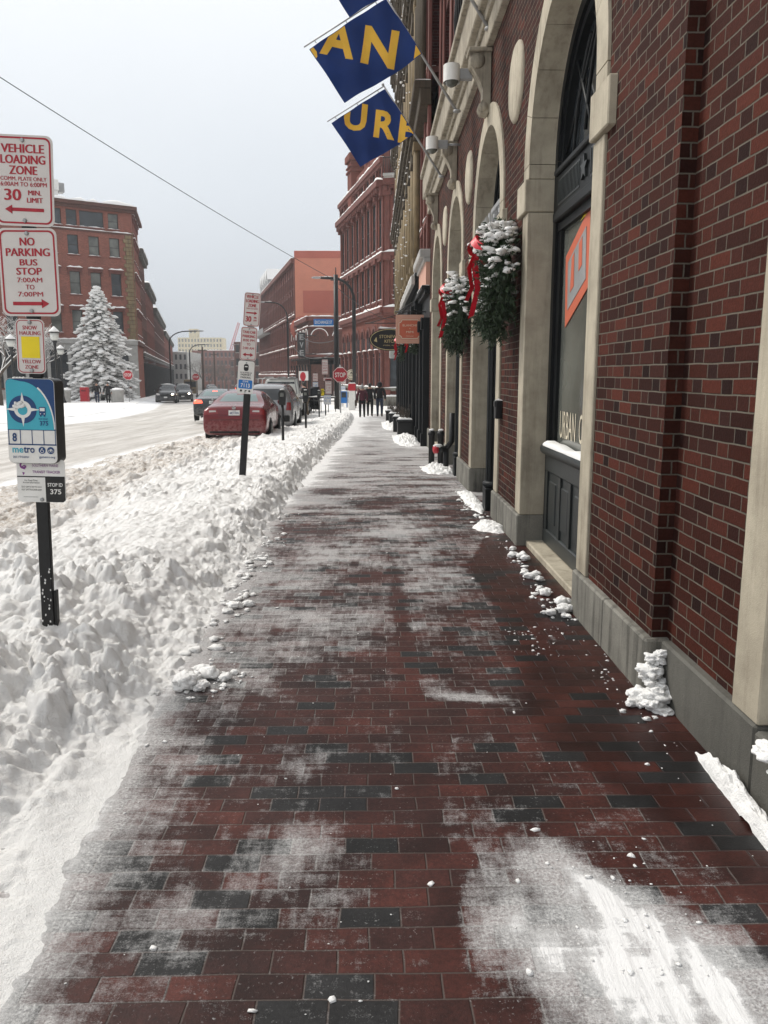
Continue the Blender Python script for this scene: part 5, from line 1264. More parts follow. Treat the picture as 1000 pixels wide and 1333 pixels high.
def vict(T, L, n, snowseed, top=17.3):
    b = L/n; hl = []
    for i in range(n):
        for z, h_ in ((7.2, 2.9), (11.0, 3.6), (15.75, 1.35)): hl.append((i*b+b*.5-.60, i*b+b*.5+.60, z, z+h_))
    mb = MB(T); wallgrid(mb, L, 5.9, top, hl, .14); mb.add([(0,0,-1.5),(L,0,-1.5),(L,0,5.9),(0,0,5.9)], [(0,1,2,3)]); mb.box(0, L, .31, 6, top-.3, top-.05); mb.build('wall', 'brick_red', B4)
    for h in hl: win(B4, T, h[0], h[2], 1.2, h[3]-h[2], 'lint', sill='sandstone', dep=.12)
    mb = MB(T); sn_ = MB(T)
    for i in range(n+1):
        s = min(max(i*b, .25), L-.25)
        mb.box(s-.17, s+.17, -.12, -.001, 6.6, 15.2, 0, .02); mb.box(s-.16, s+.16, -.16, -.001, 15.9, top, 0, .02); mb.box(s-.3, s+.3, -.32, -.001, 14.6, 15.2, 0, .03)
        for z in (6.65, 10.35): mb.box(s-.3, s+.3, -.30, -.001, z-.35, z, 0, .02)
    for z, pj, hh in ((6.2, .35, .4), (10.3, .22, .3), (15.25, .60, .45), (top-.35, .35, .35)):
        mb.box(0, L, -pj, -.001, z, z+hh, 0, .03); mb.box(0, L, -pj*.6, -.001, z-.2, z-.001); sn_.strip(0, L, -pj, 0, z+hh, .22, .35)
    for q in range(int(L/.7)): mb.box(q*.7+.1, q*.7+.35, -.5, -.23, 14.85, 15.24, 0, .04)
    mb.build('stone_trim', 'sandstone', B4)
    for i in range(n):
        arcwin(B4, T, i*b+.45, .6, b-.9, 4.6)
    for i in range(n+1):
        mb = MB(T); s = min(max(i*b, .3), L-.3); mb.box(s-.24, s+.24, -.3, -.001, -1.5, .45, 0, .03); mb.box(s-.17, s+.17, -.2, -.001, .45, 3.2, 0, .03); mb.box(s-.24, s+.24, -.28, -.001, 3.2, 3.5, 0, .03); sn_.strip(s-.25, s+.25, -.28, 0, 3.5, .15, .1); mb.build('pilaster', 'sandstone', B4)
    mb = MB(T); mb.box(0, L, -.34, -.001, -1.5, -.05, 0, .03); mb.box(0, L, -.22, -.001, .35, .6, 0, .02); mb.build('granite_plinth', 'granite', B4); sn_.strip(0, L, -.34, 0, -.05, .22, .3); sn_.strip(0, L, -.22, 0, .6, .12, .3)
    sn_.build('snow', 'snow', B4)
vict(I4, L4, 8, 1); vict(Tn, 5.2, 2, 2, 19.8)
mb = MB(); mb.box(4.6, 6.3, -.25, 1.1, 15.2, 19.8, 0, .04); mb.box(4.4, 6.5, -.45, 1.25, 19.8, 20.4, 0, .05); mb.box(4.5, 6.4, -.38, 1.2, 18.9, 19.1, 0, .03); mb.box(4.5, 6.4, -.38, 1.2, 19.3, 19.45, 0, .03); mb.box(10.6, 11.3, .0, .7, 18.1, 19.7, 0, .04); mb.box(10.5, 11.4, -.1, .8, 19.7, 20.0, 0, .03); mb.box(8., 13., -.1, .3, 17.3, 18.0); mb.box(13.4, 17.5, -.15, .3, 17.3, 18.8)
mb.build('chimneys', 'brick_red', B4)
mb = MB(); mb.T = Tn; mb.box(.1, 3.2, -1.1, -.01, 15.72, 15.92, 0, .03); mb.build('balcony_slab', 'concrete', B4)
mb = MB(Tn)
for q in np.linspace(.15, 3.1, 24): mb.tube([(q, -1.05, 15.9), (q, -1.05, 17.0)], .025, 4)
mb.tube([(.1,-1.05,17.0),(3.2,-1.05,17.0)], .04, 5); mb.build('balcony_railing', 'blackm', B4)
mb = MB(Tn); mb.box(-.2, 5.2, -.45, 4, 19.8, 20.2, 0, .05); mb.prism([(.6,20.2),(5.0,20.2),(3.8,23.5),(2.2,23.5)], .2, 3.5); mb.build('tower_roof', 'granited', B4)

# ---------------------------------------------------------------- low corner building and the big mural block behind it
B5 = bthing('corner_building', 'low brick corner building with arches upstairs and a dark shopfront below', -7.3-.2164*16, 95+.9763*16, -77.5)
def lowb(T, L, n, nm):
    mb = MB(T); mb.add([(0,0,-2.5),(L,0,-2.5),(L,0,8.2),(0,0,8.2)], [(0,1,2,3)]); mb.box(0, L, .02, 3, 7.9, 8.1); mb.build('wall', 'brick_brown', B5)
    mb = MB(T); sn_ = MB(T)
    for z, pj, hh in ((7.7, .3, .5), (6.9, .18, .18), (3.6, .5, .3)): mb.box(0, L, -pj, -.001, z, z+hh, 0, .03); sn_.strip(0, L, -pj, 0, z+hh, .18, .5)
    mb.build('trim', 'sandstone', B5); b = L/n
    for i in range(n): arcwin(B5, T, i*b+.5, 4.2, b-1.0, 2.4, 'brick_brown' if nm else 'glass')
    for i in range(n):
        r_ = (b-1.0)/2+.25; sn_.tube([(i*b+b/2+r_*math.cos(q), -.1, 4.2+2.4-(b-1)/2+r_*math.sin(q)) for q in np.linspace(math.pi*.05, math.pi*.95, 12)], .06, 5)
    sn_.build('snow', 'snow', B5); shopfront(B5, .05, L-.05, -1.2, 3.5, 2.6, T)
lowb(I4, 16., 6, False); lowb(Matrix.Translation((16., 0, 0)) @ Matrix.Rotation(R(77.5), 4, 'Z'), 10., 4, True)
o = thing('blade_sign', 'black vertical blade sign with white letters on the low corner building', 'shop sign', (-8.0, 93.4, 0))
mb = MB(); mb.box(-.42, .42, -.12, .12, 3.5, 6.3, 0, .02); mb.tube([(.3,0,6.0),(1.6,.8,6.0)], .05, 5); mb.tube([(.3,0,3.9),(1.6,.8,3.9)], .05, 5); b_ = mb.build('board', 'signk', o)
mb = MB()
for k, ch in enumerate('EVE'): mb.text(ch, 0, 5.48-k*.88, .45, .62, -.125, 0, .03)
mb.build('lettering', 'grey', b_)
B6 = bthing('brick_block', 'long four storey brick block with a salmon painted end wall, above the low corner building', -9.8-.2164*56, 106+.9763*56, -77.5)
B6.location.z = -1.0; L6 = 56.; hl = []
for i in range(22):
    for z, h_ in ((3.0, 2.2), (7.0, 2.3), (10.6, 2.2), (13.6, 1.6)): hl.append((i*L6/22+.8, i*L6/22+1.9, z, z+h_))
mb = MB(); wallgrid(mb, L6, 2.2, 17.2, hl, .3); mb.add([(0,0,-3),(L6,0,-3),(L6,0,2.2),(0,0,2.2)], [(0,1,2,3)]); mb.build('wall', 'brick_red', B6)
for j, h in enumerate(hl): win(B6, I4, h[0], h[2], 1.1, h[3]-h[2], 'lint', sill='sandstone', dep=.25, snow=(j % 2 == 0))
mb = MB(); sn_ = MB()
for z, pj, hh in ((16.6, .5, .6), (9.9, .25, .25), (6.0, .2, .2), (2.2, .5, .35)): mb.box(0, L6, -pj, -.001, z, z+hh, 0, .03); sn_.strip(0, L6, -pj, 0, z+hh, .18, .8, 0, .8)
for i in range(23): s = min(i*L6/22+.1, L6-.3); mb.box(s, s+.3, -.15, -.001, 2.6, 16.6)
mb.build('trim', 'sandstone', B6)
T6 = Matrix.Translation((L6, 0, 0)) @ Matrix.Rotation(R(77.5), 4, 'Z')
ew = MB(T6); ew.box(.0, 15, .0, .5, -3, 17.9); ew.box(0, 15, .5, 20, 16.9, 17.1); ew.build('end_wall', plain('salmon_render', (.62, .24, .16), .85, .07, .6, dirt=((.50, .17, .12), .5)), B6)
ew = MB(T6); ew.box(-.05, 15, -.03, -.001, 17.2, 18.1); ew.box(1.0, 9.5, -.02, -.001, 11.0-.6, 13.2); ew.lathe([(0,-.02),(1.6,-.02),(1.6,-.001)], 24, (.9, 0, 8.4), axis='y'); ew.build('painted_bands', plain('brick_red_render', (.47, .135, .095), .85, .06, .6), B6)
sn_.T = T6; sn_.strip(.0, 15, .0, .5, 18.1, .12, .6); sn_.build('snow', 'snow', B6)
mb = MB(); 
for i in range(5): mb.prism([(i*3.4, 17.1), (i*3.4+2.6, 17.1), (i*3.4+2.6, 19.0), (i*3.4+1.3, 20.6), (i*3.4, 19.0)], .3, 3)
mb.build('glass_dormers', 'grey', B6)
mb = MB(); 
for i in range(5): mb.prism([(i*3.4-.1, 19.0), (i*3.4+1.3, 20.7), (i*3.4+2.7, 19.0), (i*3.4+1.3, 20.95)], .2, 3)
mb.build('dormer_snow', 'snow', B6)
mb = MB(); mb.box(1, 22, -1.3, -.01, 9.4, 9.6); mb.box(1, 22, -1.3, -1.25, 9.6, 10.4); mb.build('upper_balcony', 'grey', B6)

# ---------------------------------------------------------------- left side
CLX, CLY = -24.3, 85.
LB = bthing('brick_building', 'five storey red brick corner building at left with ochre quoins and snowy cornice', CLX-.8387*24, CLY-.5446*24, 33)
L = 24.; hl = []
cols = [1.3+2.0*i for i in range(10)]
for i, c_ in enumerate(cols):
    a, b = L-c_-1.0, L-c_
    if i % 2 == 1: hl.append((a-.75, b+.55, 15.9, 17.4))
    else: hl.append((a, b, 15.9, 17.4))
    for z0_, z1_ in ((13.2, 15.05), (9.4, 11.6), (5.7, 7.9)): hl.append((a, b, z0_, z1_))
gl = [(L-c_-1.35, L-c_+.35, .3, 4.0) for c_ in cols]
mb = MB(); wallgrid(mb, L, 5.05, 17.7, hl, .25); mb.build('wall', 'brick_left', LB)
mb = MB(); wallgrid(mb, L, -2.2, 4.6, gl, .35, yo=-.06); mb.box(0, L, -.22, 0, 4.6, 5.05, 0, .03); mb.build('stone_ground_floor', 'concrete', LB)
for j, h in enumerate(hl): win(LB, I4, h[0], h[2], h[1]-h[0], h[3]-h[2], 'wide' if h[1]-h[0] > 1.5 else ('hood' if 9 < h[2] < 10 or h[2] < 6 else 'plain'), 'frame', 'glassl' if (j*7) % 5 in (0, 2) else 'glass', 'sandstone', True, .2)
for h in gl: win(LB, I4, h[0], h[2], h[1]-h[0], h[3]-h[2], 'mull', dep=.3, snow=False, yo=-.06)
mb = MB(); 
for k in range(26): zq = 5.08+k*.40; w2 = .85 if k % 2 == 0 else .65; mb.box(L-.08-w2, L-.08, -.07-.01*(k%2), -.001, zq, zq+.37, 0, .02)
mb.build('quoins', 'ochre', LB)
mb = MB(); sn_ = MB(); mb.box(-.1, L+.5, -.55, .3, 17.85, 18.2, 0, .04); mb.box(0, L+.3, -.3, .3, 17.6, 17.849, 0, .02); mb.box(0, L, -.08, -.001, 15.45, 15.62); sn_.strip(-.1, L+.5, -.58, .8, 18.2, .5, .6); sn_.strip(0, L, -.1, 0, 15.62, .12, .5); sn_.strip(0, L, -.22, 0, 5.05, .2, .4)
mb.build('cornice', 'brick_brown', LB)
mb = MB(); mb.box(0, L, .5, 9, 17.9, 18.15); mb.build('roof', 'snow', LB)
mb = MB(); mb.text('GALLERY', L-9.9, 4.22, 3.4, .34, -.075, 0, .01); mb.text('ANTIQUES', L-16, 4.22, 3.4, .34, -.075, 0, .01); mb.build('lettering', 'frame', LB)
# side wall along the street
TS = Matrix.Translation((L, 0, 0)) @ Matrix.Rotation(R(102.5-33), 4, 'Z')
mb = MB(TS); hs_ = [(s, s+1., a, b) for s in (1.6, 3.9, 6.2, 8.4) for a, b in ((15.9, 17.4), (13.2, 15.05), (9.4, 11.6), (5.7, 7.9))]
wallgrid(mb, 10, -2.2, 17.7, hs_, .25); mb.build('wall', 'brick_left', LB)
for h in hs_: win(LB, TS, h[0], h[2], 1., h[3]-h[2], 'hood', dep=.2)
mb = MB(TS); mb.box(0, 10, -.55, .3, 17.87, 18.18, 0, .04); mb.box(0, 10, -.25, -.001, 4.6, 5.0); mb.build('cornice', 'brick_brown', LB); sn_2 = MB(TS); sn_2.strip(0, 10, -.55, .3, 18.2, .34, .6); sn_2.strip(0, 10, -.25, 0, 5.0, .2, .6); sn_2.build('snow', 'snow', LB)
mb = MB(TS)
for k in range(27): zq = 5.08+k*.40; mb.box(.0, .5, -.07, -.001, zq, zq+.37, 0, .02)
mb.build('quoins', 'ochre', LB)
sn_.build('snow', 'snow', LB)
o = thing('rooftop_unit', 'white boxy air handling unit on the snowy roof of the corner building', 'rooftop unit', (CLX-.8387*8.1+1.6*-.5446*1, CLY-.5446*8.1+1.6, 19.1), R(33))
mb = MB(); mb.box(-2.0, 1.6, 0, 2.2, .3, 1.3, 0, .03); mb.box(-2.0, 1.2, .1, 2.1, 1.32, 2.2, 0, .03); mb.box(-1.9, 1.5, .1, .3, -.25, .28); mb.box(-1.9, 1.5, 1.8, 2.0, -.25, .28); mb.build('housing', 'white', o)
mb = MB(); mb.box(1.62, 2.2, .3, 1.2, .2, 1.1, 0, .05); mb.build('side_vent', 'grey', o); mb = MB(); mb.lathe([(0,-.03),(.3,-.03),(.3,0)], 12, (-.4, 0, .8), axis='y'); mb.build('round_vent', 'grey', o); mb = MB(); mb.box(.6, 1.1, .07, .095, 1.8, 2.0); mb.build('name_plate', 'grey', o)
def rowhouse(lab, t0, t1, top, mat, seed, step=2.4):
    b = bthing('brick_building', lab, CLX+DX*t0, CLY+DY*t0, 102.5); L = t1-t0; n = max(1, int(L/step)); w_ = L/n; hl = []
    nf = int((top-4.6)/3.2); z = 5.0
    for k in range(nf):
        for i in range(n): hl.append((i*w_+w_*.3, i*w_+w_*.72, z+k*(top-5.2)/nf, z+k*(top-5.2)/nf+1.9))
    mb = MB(); wallgrid(mb, L, 3.9, top, hl, .25); mb.add([(0,0,-5),(L,0,-5),(L,0,3.9),(0,0,3.9)], [(0,1,2,3)]); mb.add([(0,0,3.9),(0,12,3.9),(0,12,top),(0,0,top)], [(0,3,2,1)]); mb.build('wall', mat, b)
    for h in hl[:90]: win(b, I4, h[0], h[2], round(h[1]-h[0], 2), 1.9, 'lint', dep=.2)
    mb = MB(); mb.box(0, L, -.55, .3, top-.1, top+.4, 0, .05); mb.box(0, L, -.4, -.001, top-.5, top-.101); mb.box(0, L, -.25, -.001, 3.7, 4.05)
    mb.build('cornice', 'granited', b)
    sn_ = MB(); sn_.strip(0, L, -.58, .6, top+.4, .4, .8); sn_.strip(0, L, -.28, 0, 4.05, .2, .8); sn_.build('snow', 'snow', b)
    shopfront(b, .05, L-.05, -1.8-seed*.4, 3.65, 2.6, I4, 'greyg', seed=seed)
    return b
rowhouse('four storey brown brick row building next to the corner building at left', 10, 21, 15.3, 'brick_brown', 1)
rowhouse('third brick building down the left side of the street with snowy dormers', 21, 43, 12.7, 'brick_red', 2)
rowhouse('fourth brick building down the left side of the street', 43, 90, 11.3, 'brick_brown', 3)
rowhouse('farthest brick building on the left side of the street', 90, 170, 10.2, 'brick_red', 4, 3.4)
# right side farther on
def farbox(name, lab, x0, x1, y, dep, z0, z1, mat, n, m_, fl=3.2, glass='glass', snow=True, rz=0.):
    b = thing(name, lab, 'building', (x0, y, 0), rz); w_ = x1-x0; hl = []
    bw2 = w_/n
    for i in range(n):
        for k in range(m_): hl.append((i*bw2+bw2*.25, i*bw2+bw2*.75, z1-fl*(k+1)+.6, z1-fl*(k+1)+fl*.75))
    mb = MB(); wallgrid(mb, w_, z0, z1, hl, .3); mb.add([(0,dep,z0),(w_,dep,z0),(w_,dep,z1),(0,dep,z1),(0,0,z0),(0,0,z1),(w_,0,z0),(w_,0,z1)], [(0,3,2,1),(4,0,3,5),(6,7,2,1),(5,3,2,7)]); mb.build('wall', mat, b)
    for h in hl[:99]: win(b, I4, h[0], h[2], round(h[1]-h[0], 2), round(h[3]-h[2], 2), 'wide', 'frame', glass, 'concrete', False, .2)
    if snow: s_ = MB(); s_.strip(0, w_, 0, dep*.8, z1, .5, 2.); s_.build('snow', 'snow', b)
    return b
farbox('brick_mill', 'wide dark red brick building closing the far end of the street', -66, -50, 300, 25, -5, 10.2, 'brick_red', 11, 5, 2.9)
farbox('apartment_slab', 'pale yellow apartment slab rising behind the brick building at the end of the street', -123, -95, 520, 15, -5, 24.5, 'lightbrick', 14, 7, 3.2, 'glassl', False)
b = farbox('stair_tower', 'short pale tower on top of the yellow apartment slab', -116, -111, 521, 8, 24.6, 30, 'lightbrick', 2, 1, 3.2, 'glassl', False)
farbox('grey_building', 'grey building beside the left row at the far end of the street', -62, -56.5, 250, 20, -4, 8.3, 'concrete', 4, 4, 2.9)
farbox('brown_building', 'distant brown building behind the bare trees at the right of the street end', -47, -38, 270, 20, -4, 6.5, 'brick_brown', 6, 3, 3.0)
farbox('brick_building', 'low distant brick building beyond the long block', -32, -24.5, 190, 20, -4, 9., 'brick_brown', 5, 3, 3.0)
o = thing('tower_crane', 'thin red lattice crane jib rising beyond the street end', 'crane', (-93, 520, -5))
mb = MB(); a_, b_2 = Vector((0, 0, 14)), Vector((8.5, 0, 39)); mb.tube([a_, b_2], .25, 4); mb.tube([a_+Vector((1.4,0,-.6)), b_2+Vector((1.0,0,-.6))], .25, 4)
for k in range(16): p_ = a_.lerp(b_2, k/16); q_ = (a_+Vector((1.4,0,-.6))).lerp(b_2+Vector((1,0,-.6)), (k+.5)/16); mb.tube([p_, q_], .12, 3); mb.tube([q_, a_.lerp(b_2, (k+1)/16)], .12, 3)
mb.tube([(0,0,0),(0,0,14)], .8, 6); mb.build('jib', 'stopred', o)
# ---------------------------------------------------------------- vehicles
from mathutils.bvhtree import BVHTree
def subsurf(mb, lv=2):
    me = bpy.data.meshes.new('tmp'); me.from_pydata(mb.v, [], mb.f); o = bpy.data.objects.new('tmp', me); COL.objects.link(o)
    m = o.modifiers.new('s', 'SUBSURF'); m.levels = lv; m.render_levels = lv
    bpy.context.view_layer.update(); dg = bpy.context.evaluated_depsgraph_get()
    r_ = bpy.data.meshes.new_from_object(o.evaluated_get(dg)); bpy.data.objects.remove(o); bpy.data.meshes.remove(me)
    v = [tuple(q.co) for q in r_.vertices]; f = [tuple(p.vertices) for p in r_.polygons]; bpy.data.meshes.remove(r_); return v, f
def carpaint(name, c, metal=.3, rough=.25):
    t = NT(name); p = t.obj(); n = t.noise(p, 3, 5)
    z = t.n('SeparateXYZ', {0: p}).outputs[2]
    salt = t.ma('MULTIPLY', t.rng(z, .75, .2), t.rng(t.noise(p, 9, 6, .7), .4, .7, .0, .45))
    col = t.mix(salt, t.n('VectorMath', {0: c, 'Scale': t.rng(n, .3, .7, .9, 1.1)}, operation='SCALE').outputs[0], (.42, .40, .38))
    t.set(Base_Color=col, Roughness=t.ma('ADD', t.ma('MULTIPLY', salt, .6), rough), Metallic=metal, Specular_IOR_Level=.5); t.put(t.b.inputs['Coat Weight'], .4); return t.m
M['lred'] = plain('lit_tail_lamp', (.7, .02, .02), .3, .05, 5.); 
def emis(name, c, s):
    t = NT(name); t.set(Base_Color=c, Roughness=.3); t.put(t.b.inputs['Emission Color'], c); t.put(t.b.inputs['Emission Strength'], s); return t.m
M['brake'] = emis('lit_brake_lamp', (1., .10, .05), 2.2); M['headl'] = emis('lit_headlamp', (1., .86, .66), 7.)
M['carglass'] = glassmat('car_rear_glass_painted_reflection', (.10, .16, .16), .1, .2)  # lighter teal paints the reflection into the sedans' rear windows
M['chrome'] = plain('chrome', (.55, .55, .55), .2, .1, 5., metal=.9)
M['taill'] = plain('tail_lamp', (.22, .012, .014), .2, .1, 8., spec=.6); M['lens'] = plain('clear_lens', (.5, .47, .45), .2, .1, 8., spec=.6)
STY = {
 'sedan': dict(y=[0,.04,.16,.62,.95,1.62,2.5,2.95,3.78,4.35,4.68,4.80], zt=[.72,.98,1.06,1.09,1.12,1.41,1.45,1.41,1.04,.93,.80,.60], zb=[.70,.90,.93,.95,.96,.97,.97,.96,.93,.84,.72,.55], w=[.80,.88,.905,.915,.92,.92,.92,.92,.91,.88,.80,.72], wr=[.66,.76,.78,.76,.74,.60,.58,.60,.74,.72,.66,.6], gl=.27),
 'suv': dict(y=[0,.04,.18,.45,.9,1.7,2.6,3.0,3.65,4.2,4.5,4.62], zt=[.80,1.10,1.42,1.66,1.69,1.71,1.70,1.62,1.14,1.06,.92,.7], zb=[.78,1.0,1.05,1.06,1.06,1.06,1.05,1.05,1.03,.96,.82,.6], w=[.82,.90,.925,.93,.93,.93,.93,.93,.92,.90,.84,.76], wr=[.70,.76,.70,.64,.64,.66,.66,.66,.74,.74,.7,.62], gl=.30),
}
def car(lab, x, y, rz, style, paint, lit='', plate_t='', group=None, snowtop=False, z=None, detail=True, sc=1., open_door=False, name='parked_car', cat='car'):
    S_ = STY[style]; o = thing(name, lab, cat, (x, y, (G(y)-.10) if z is None else z), rz, group)
    o.scale = (sc, sc, sc)
    mb = MB(); rows = []
    for i in range(len(S_['y'])):
        yy, zt, zb, w_, wr = (S_[k][i] for k in ('y','zt','zb','w','wr')); z0 = .22 if 0 < i < len(S_['y'])-1 else .34
        cab = zt-zb > .25
        half = [(0,z0),(w_*.7,z0),(w_*.96,z0+.04),(w_*1.0,z0+.22),(w_*1.0,(z0+zb)/2+.08),(w_*.985,zb-.03),(w_*.96,zb+.02)]
        if cab: half += [((w_*.96+wr)/2+.03,(zb+zt)/2), (wr+.02,zt-.07),(wr*.9,zt-.012),(wr*.5,zt+.01),(0,zt+.015)]
        else: k_ = (zt-zb); half += [(w_*.92+.0,zb+k_*.35),(w_*.86,zb+k_*.7),(w_*.76,zb+k_*.9),(w_*.45,zt),(0,zt+.005)]
        rows.append([(px_, yy, pz) for px_, pz in half]+[(-px_, yy, pz) for px_, pz in half[-2:0:-1]])
    n = len(rows[0]); vs = [p for r_ in rows for p in r_]; fs = []
    for i in range(len(rows)-1):
        for k in range(n): fs.append([i*n+k, i*n+(k+1)%n, (i+1)*n+(k+1)%n, (i+1)*n+k])
    half_n = n//2
    for base in (0, (len(rows)-1)*n):
        for k in range(half_n):      # cap: quads across the section
            a, b, c_, d = base+k, base+(k+1)%n, base+(n-k-1)%n, base+(n-k)%n
            q = [a, b, c_, d]; q2 = []
            for t in q:
                if t not in q2: q2.append(t)
            if len(q2) >= 3: fs.append(q2 if base else q2[::-1])
    mb.add(vs, fs); v, f = subsurf(mb, 2)
    bm = bmesh.new(); bv = [bm.verts.new(q) for q in v]; [bm.faces.new([bv[i] for i in g]) for g in f if len(set(g)) == len(g)]
    bmesh.ops.recalc_face_normals(bm, faces=bm.faces[:]); bm.verts.index_update()
    f = [[q.index for q in g.verts] for g in bm.faces]; bm.free()
    body = MB(); body.add(v, f, 0, True); body.build('body', paint, o)
    bvh = BVHTree.FromPolygons([Vector(q) for q in v], f)
    LL = S_['y'][-1]
    DIR = {'rear': Vector((0,1,0)), 'front': Vector((0,-1,0)), 'left': Vector((1,0,0)), 'right': Vector((-1,0,0)), 'top': Vector((0,0,-1))}
    def P3(ax, a, b):
        return {'rear': Vector((a,-3,b)), 'front': Vector((a,9,b)), 'left': Vector((-3,a,b)), 'right': Vector((3,a,b)), 'top': Vector((a,b,4))}[ax]
    def panel(nm, ax, quad, mat, off=.006, n=8, par=None, mbx=None):
        m = mbx or MB(); vs = []; ok = True
        for i in range(n+1):
            for j in range(n+1):
                u, w2 = i/n, j/n
                a = (quad[0][0]*(1-u)+quad[1][0]*u)*(1-w2)+(quad[3][0]*(1-u)+quad[2][0]*u)*w2
                b = (quad[0][1]*(1-u)+quad[1][1]*u)*(1-w2)+(quad[3][1]*(1-u)+quad[2][1]*u)*w2
                h = bvh.ray_cast(P3(ax, a, b), DIR[ax]); 
                if h[0] is None: h = bvh.find_nearest(P3(ax, a, b)*1.0 if ax == 'top' else Vector((a if ax in ('rear','front') else 0, a if ax in ('left','right') else (0 if ax == 'rear' else LL), b)))
                vs.append(h[0]-DIR[ax]*off)
        m.add(vs, [[i*(n+1)+j, (i+1)*(n+1)+j, (i+1)*(n+1)+j+1, i*(n+1)+j+1] for i in range(n) for j in range(n)], 0, True)
        if mbx is None: return m.build(nm, mat, par or o)
    sed = style == 'sedan'
    # glass
    if sed:
        panel('rear_window', 'rear', [(-.72,1.15),(.72,1.15),(.54,1.385),(-.54,1.385)], 'carglass', .008)
        panel('windscreen', 'front', [(.72,1.08),(-.72,1.08),(-.54,1.38),(.54,1.38)], 'glass', .008)
    else:
        panel('rear_window', 'rear', [(-.66,1.16),(.66,1.16),(.54,1.55),(-.54,1.55)], 'glass', .008)
        panel('windscreen', 'front', [(.76,1.16),(-.76,1.16),(-.60,1.60),(.60,1.60)], 'glass', .008)
    yr, yf = (1.0, 3.55) if sed else (.45, 3.5); ztop = 1.34 if sed else 1.58; zl = 1.02 if sed else 1.12; ym = 2.25
    for sd_ in ('left', 'right'):
        panel('side_window', sd_, [(yr+.25,zl),(ym-.03,zl),(ym-.03,ztop),(yr+.55 if sed else yr+.35,ztop-.02)], 'glass', .006)
        panel('side_window', sd_, [(ym+.03,zl),(yf-.15,zl),(yf-.62,ztop-.02),(ym+.03,ztop)], 'glass', .006)
        if detail: panel('door_handle', sd_, [(1.75,.90),(1.93,.90),(1.93,.925),(1.75,.925)], 'chrome', .02, 2); panel('door_handle', sd_, [(2.75,.90),(2.93,.90),(2.93,.925),(2.75,.925)], 'chrome', .02, 2)
        if detail: m = MB(); panel('', sd_, [(2.24,.30),(2.255,.30),(2.255,zl),(2.24,zl)], None, .004, 4, None, m); panel('', sd_, [(1.20,.62),(1.215,.62),(1.215,zl),(1.20,zl)], None, .004, 4, None, m); panel('', sd_, [(3.30,.30),(3.315,.30),(3.315,zl-.05),(3.30,zl-.05)], None, .004, 4, None, m); m.build('door_gaps', 'blackm', o)
    # wheels
    wy = (.98, LL-.95); rw = .33 if sed else .36
    for yy in wy:
        for sg in (-1, 1):
            m = MB(); m.lathe([(.0,-.01),(rw+.045,-.01),(rw+.045,.004),(0,.004)], 24, (sg*(.925 if sed else .935), yy, rw-.02), axis='x', sm=False); m.build('wheel_arch', 'blackm', o)
            m = MB(); c0 = (sg*.84, yy, rw-.02); m.lathe([(rw*.6,-.10),(rw*.94,-.10),(rw,-.06),(rw,.06),(rw*.94,.105),(rw*.64,.11)], 24, c0, axis='x'); tw = m.build('tyre', 'rubber', o)
            m = MB(); m.lathe([(.0,.085*1),(rw*.60,.085),(rw*.66,.112)] if sg > 0 else [(rw*.66,-.112),(rw*.60,-.085),(0,-.085)], 20, c0, axis='x')
            for k in range(5): t = k*2*math.pi/5; m.tube([(c0[0]+sg*.10, yy+.04*math.cos(t), rw-.02+.04*math.sin(t)), (c0[0]+sg*.10, yy+rw*.6*math.cos(t), rw-.02+rw*.6*math.sin(t))], .022, 5)
            m.build('rim', 'galv', tw)
    # rear details
    if sed:
        for sg in (-1, 1):
            q = [(sg*.44,.84),(sg*.88,.80),(sg*.88,1.0),(sg*.50,.97)]
            if sg < 0: q = [q[1], q[0], q[3], q[2]]
            t_ = panel('tail_lamp', 'rear', q, 'brake' if 'b' in lit else 'taill', .012); q2 = [(sg*.50,.89),(sg*.70,.88),(sg*.70,.93),(sg*.52,.93)]; panel('lens', 'rear', q2, 'lens', .016, 4, t_)
        panel('bumper_gap', 'rear', [(-.86,.66),(.86,.66),(.86,.675),(-.86,.675)], 'blackm', .006); panel('boot_gap', 'rear', [(-.46,.78),(.46,.78),(.46,.787),(-.46,.787)], 'blackm', .005)
        panel('diffuser', 'rear', [(-.7,.30),(.7,.30),(.7,.35),(-.7,.35)], 'blackm', .006)
        pl_ = panel('number_plate', 'rear', [(-.155,.795),(.155,.795),(.155,.935),(-.155,.935)], 'white', .022, 2)
        m = MB(); m.text(plate_t or '4285 TR', 0, .82, .25, .07, -.012, 0, .015); yb_ = bvh.ray_cast(Vector((0,-3,.86)), Vector((0,1,0)))[0].y; m.T = None
        m.v = [(q[0], yb_-.028, q[2]) for q in m.v]; m.text('MAINE', 0, .905, .10, .018, yb_-.028, 0, .01); m.build('plate_lettering', 'navy', pl_)
        m = MB(); m.lathe([(.055,-.01),(.042,-.01)], 18, (0, yb_-.03, 1.0), axis='y'); m.build('badge', 'chrome', o)
        panel('high_brake_lamp', 'rear', [(-.12,1.335),(.12,1.335),(.12,1.36),(-.12,1.36)], 'brake' if 'b' in lit else 'taill', .014, 3)
    else:
        for sg in (-1, 1):
            q = [(sg*.68,.80),(sg*.86,.80),(sg*.84,1.08),(sg*.70,1.08)]
            if sg < 0: q = [q[1], q[0], q[3], q[2]]
            panel('tail_lamp', 'rear', q, 'brake' if 'b' in lit else 'taill', .012)
        panel('rear_bumper', 'rear', [(-.80,.40),(.80,.40),(.80,.62),(-.80,.62)], 'blackm', .03); panel('number_plate', 'rear', [(-.155,.80),(.155,.80),(.155,.93),(-.155,.93)], 'white', .022, 2)
        m = MB(); m.box(-.62, -.58, .6, 2.8, 1.70, 1.74); m.box(.58, .62, .6, 2.8, 1.70, 1.74); m.build('roof_rails', 'blackm', o)
    # front details
    zf = .62 if sed else .78
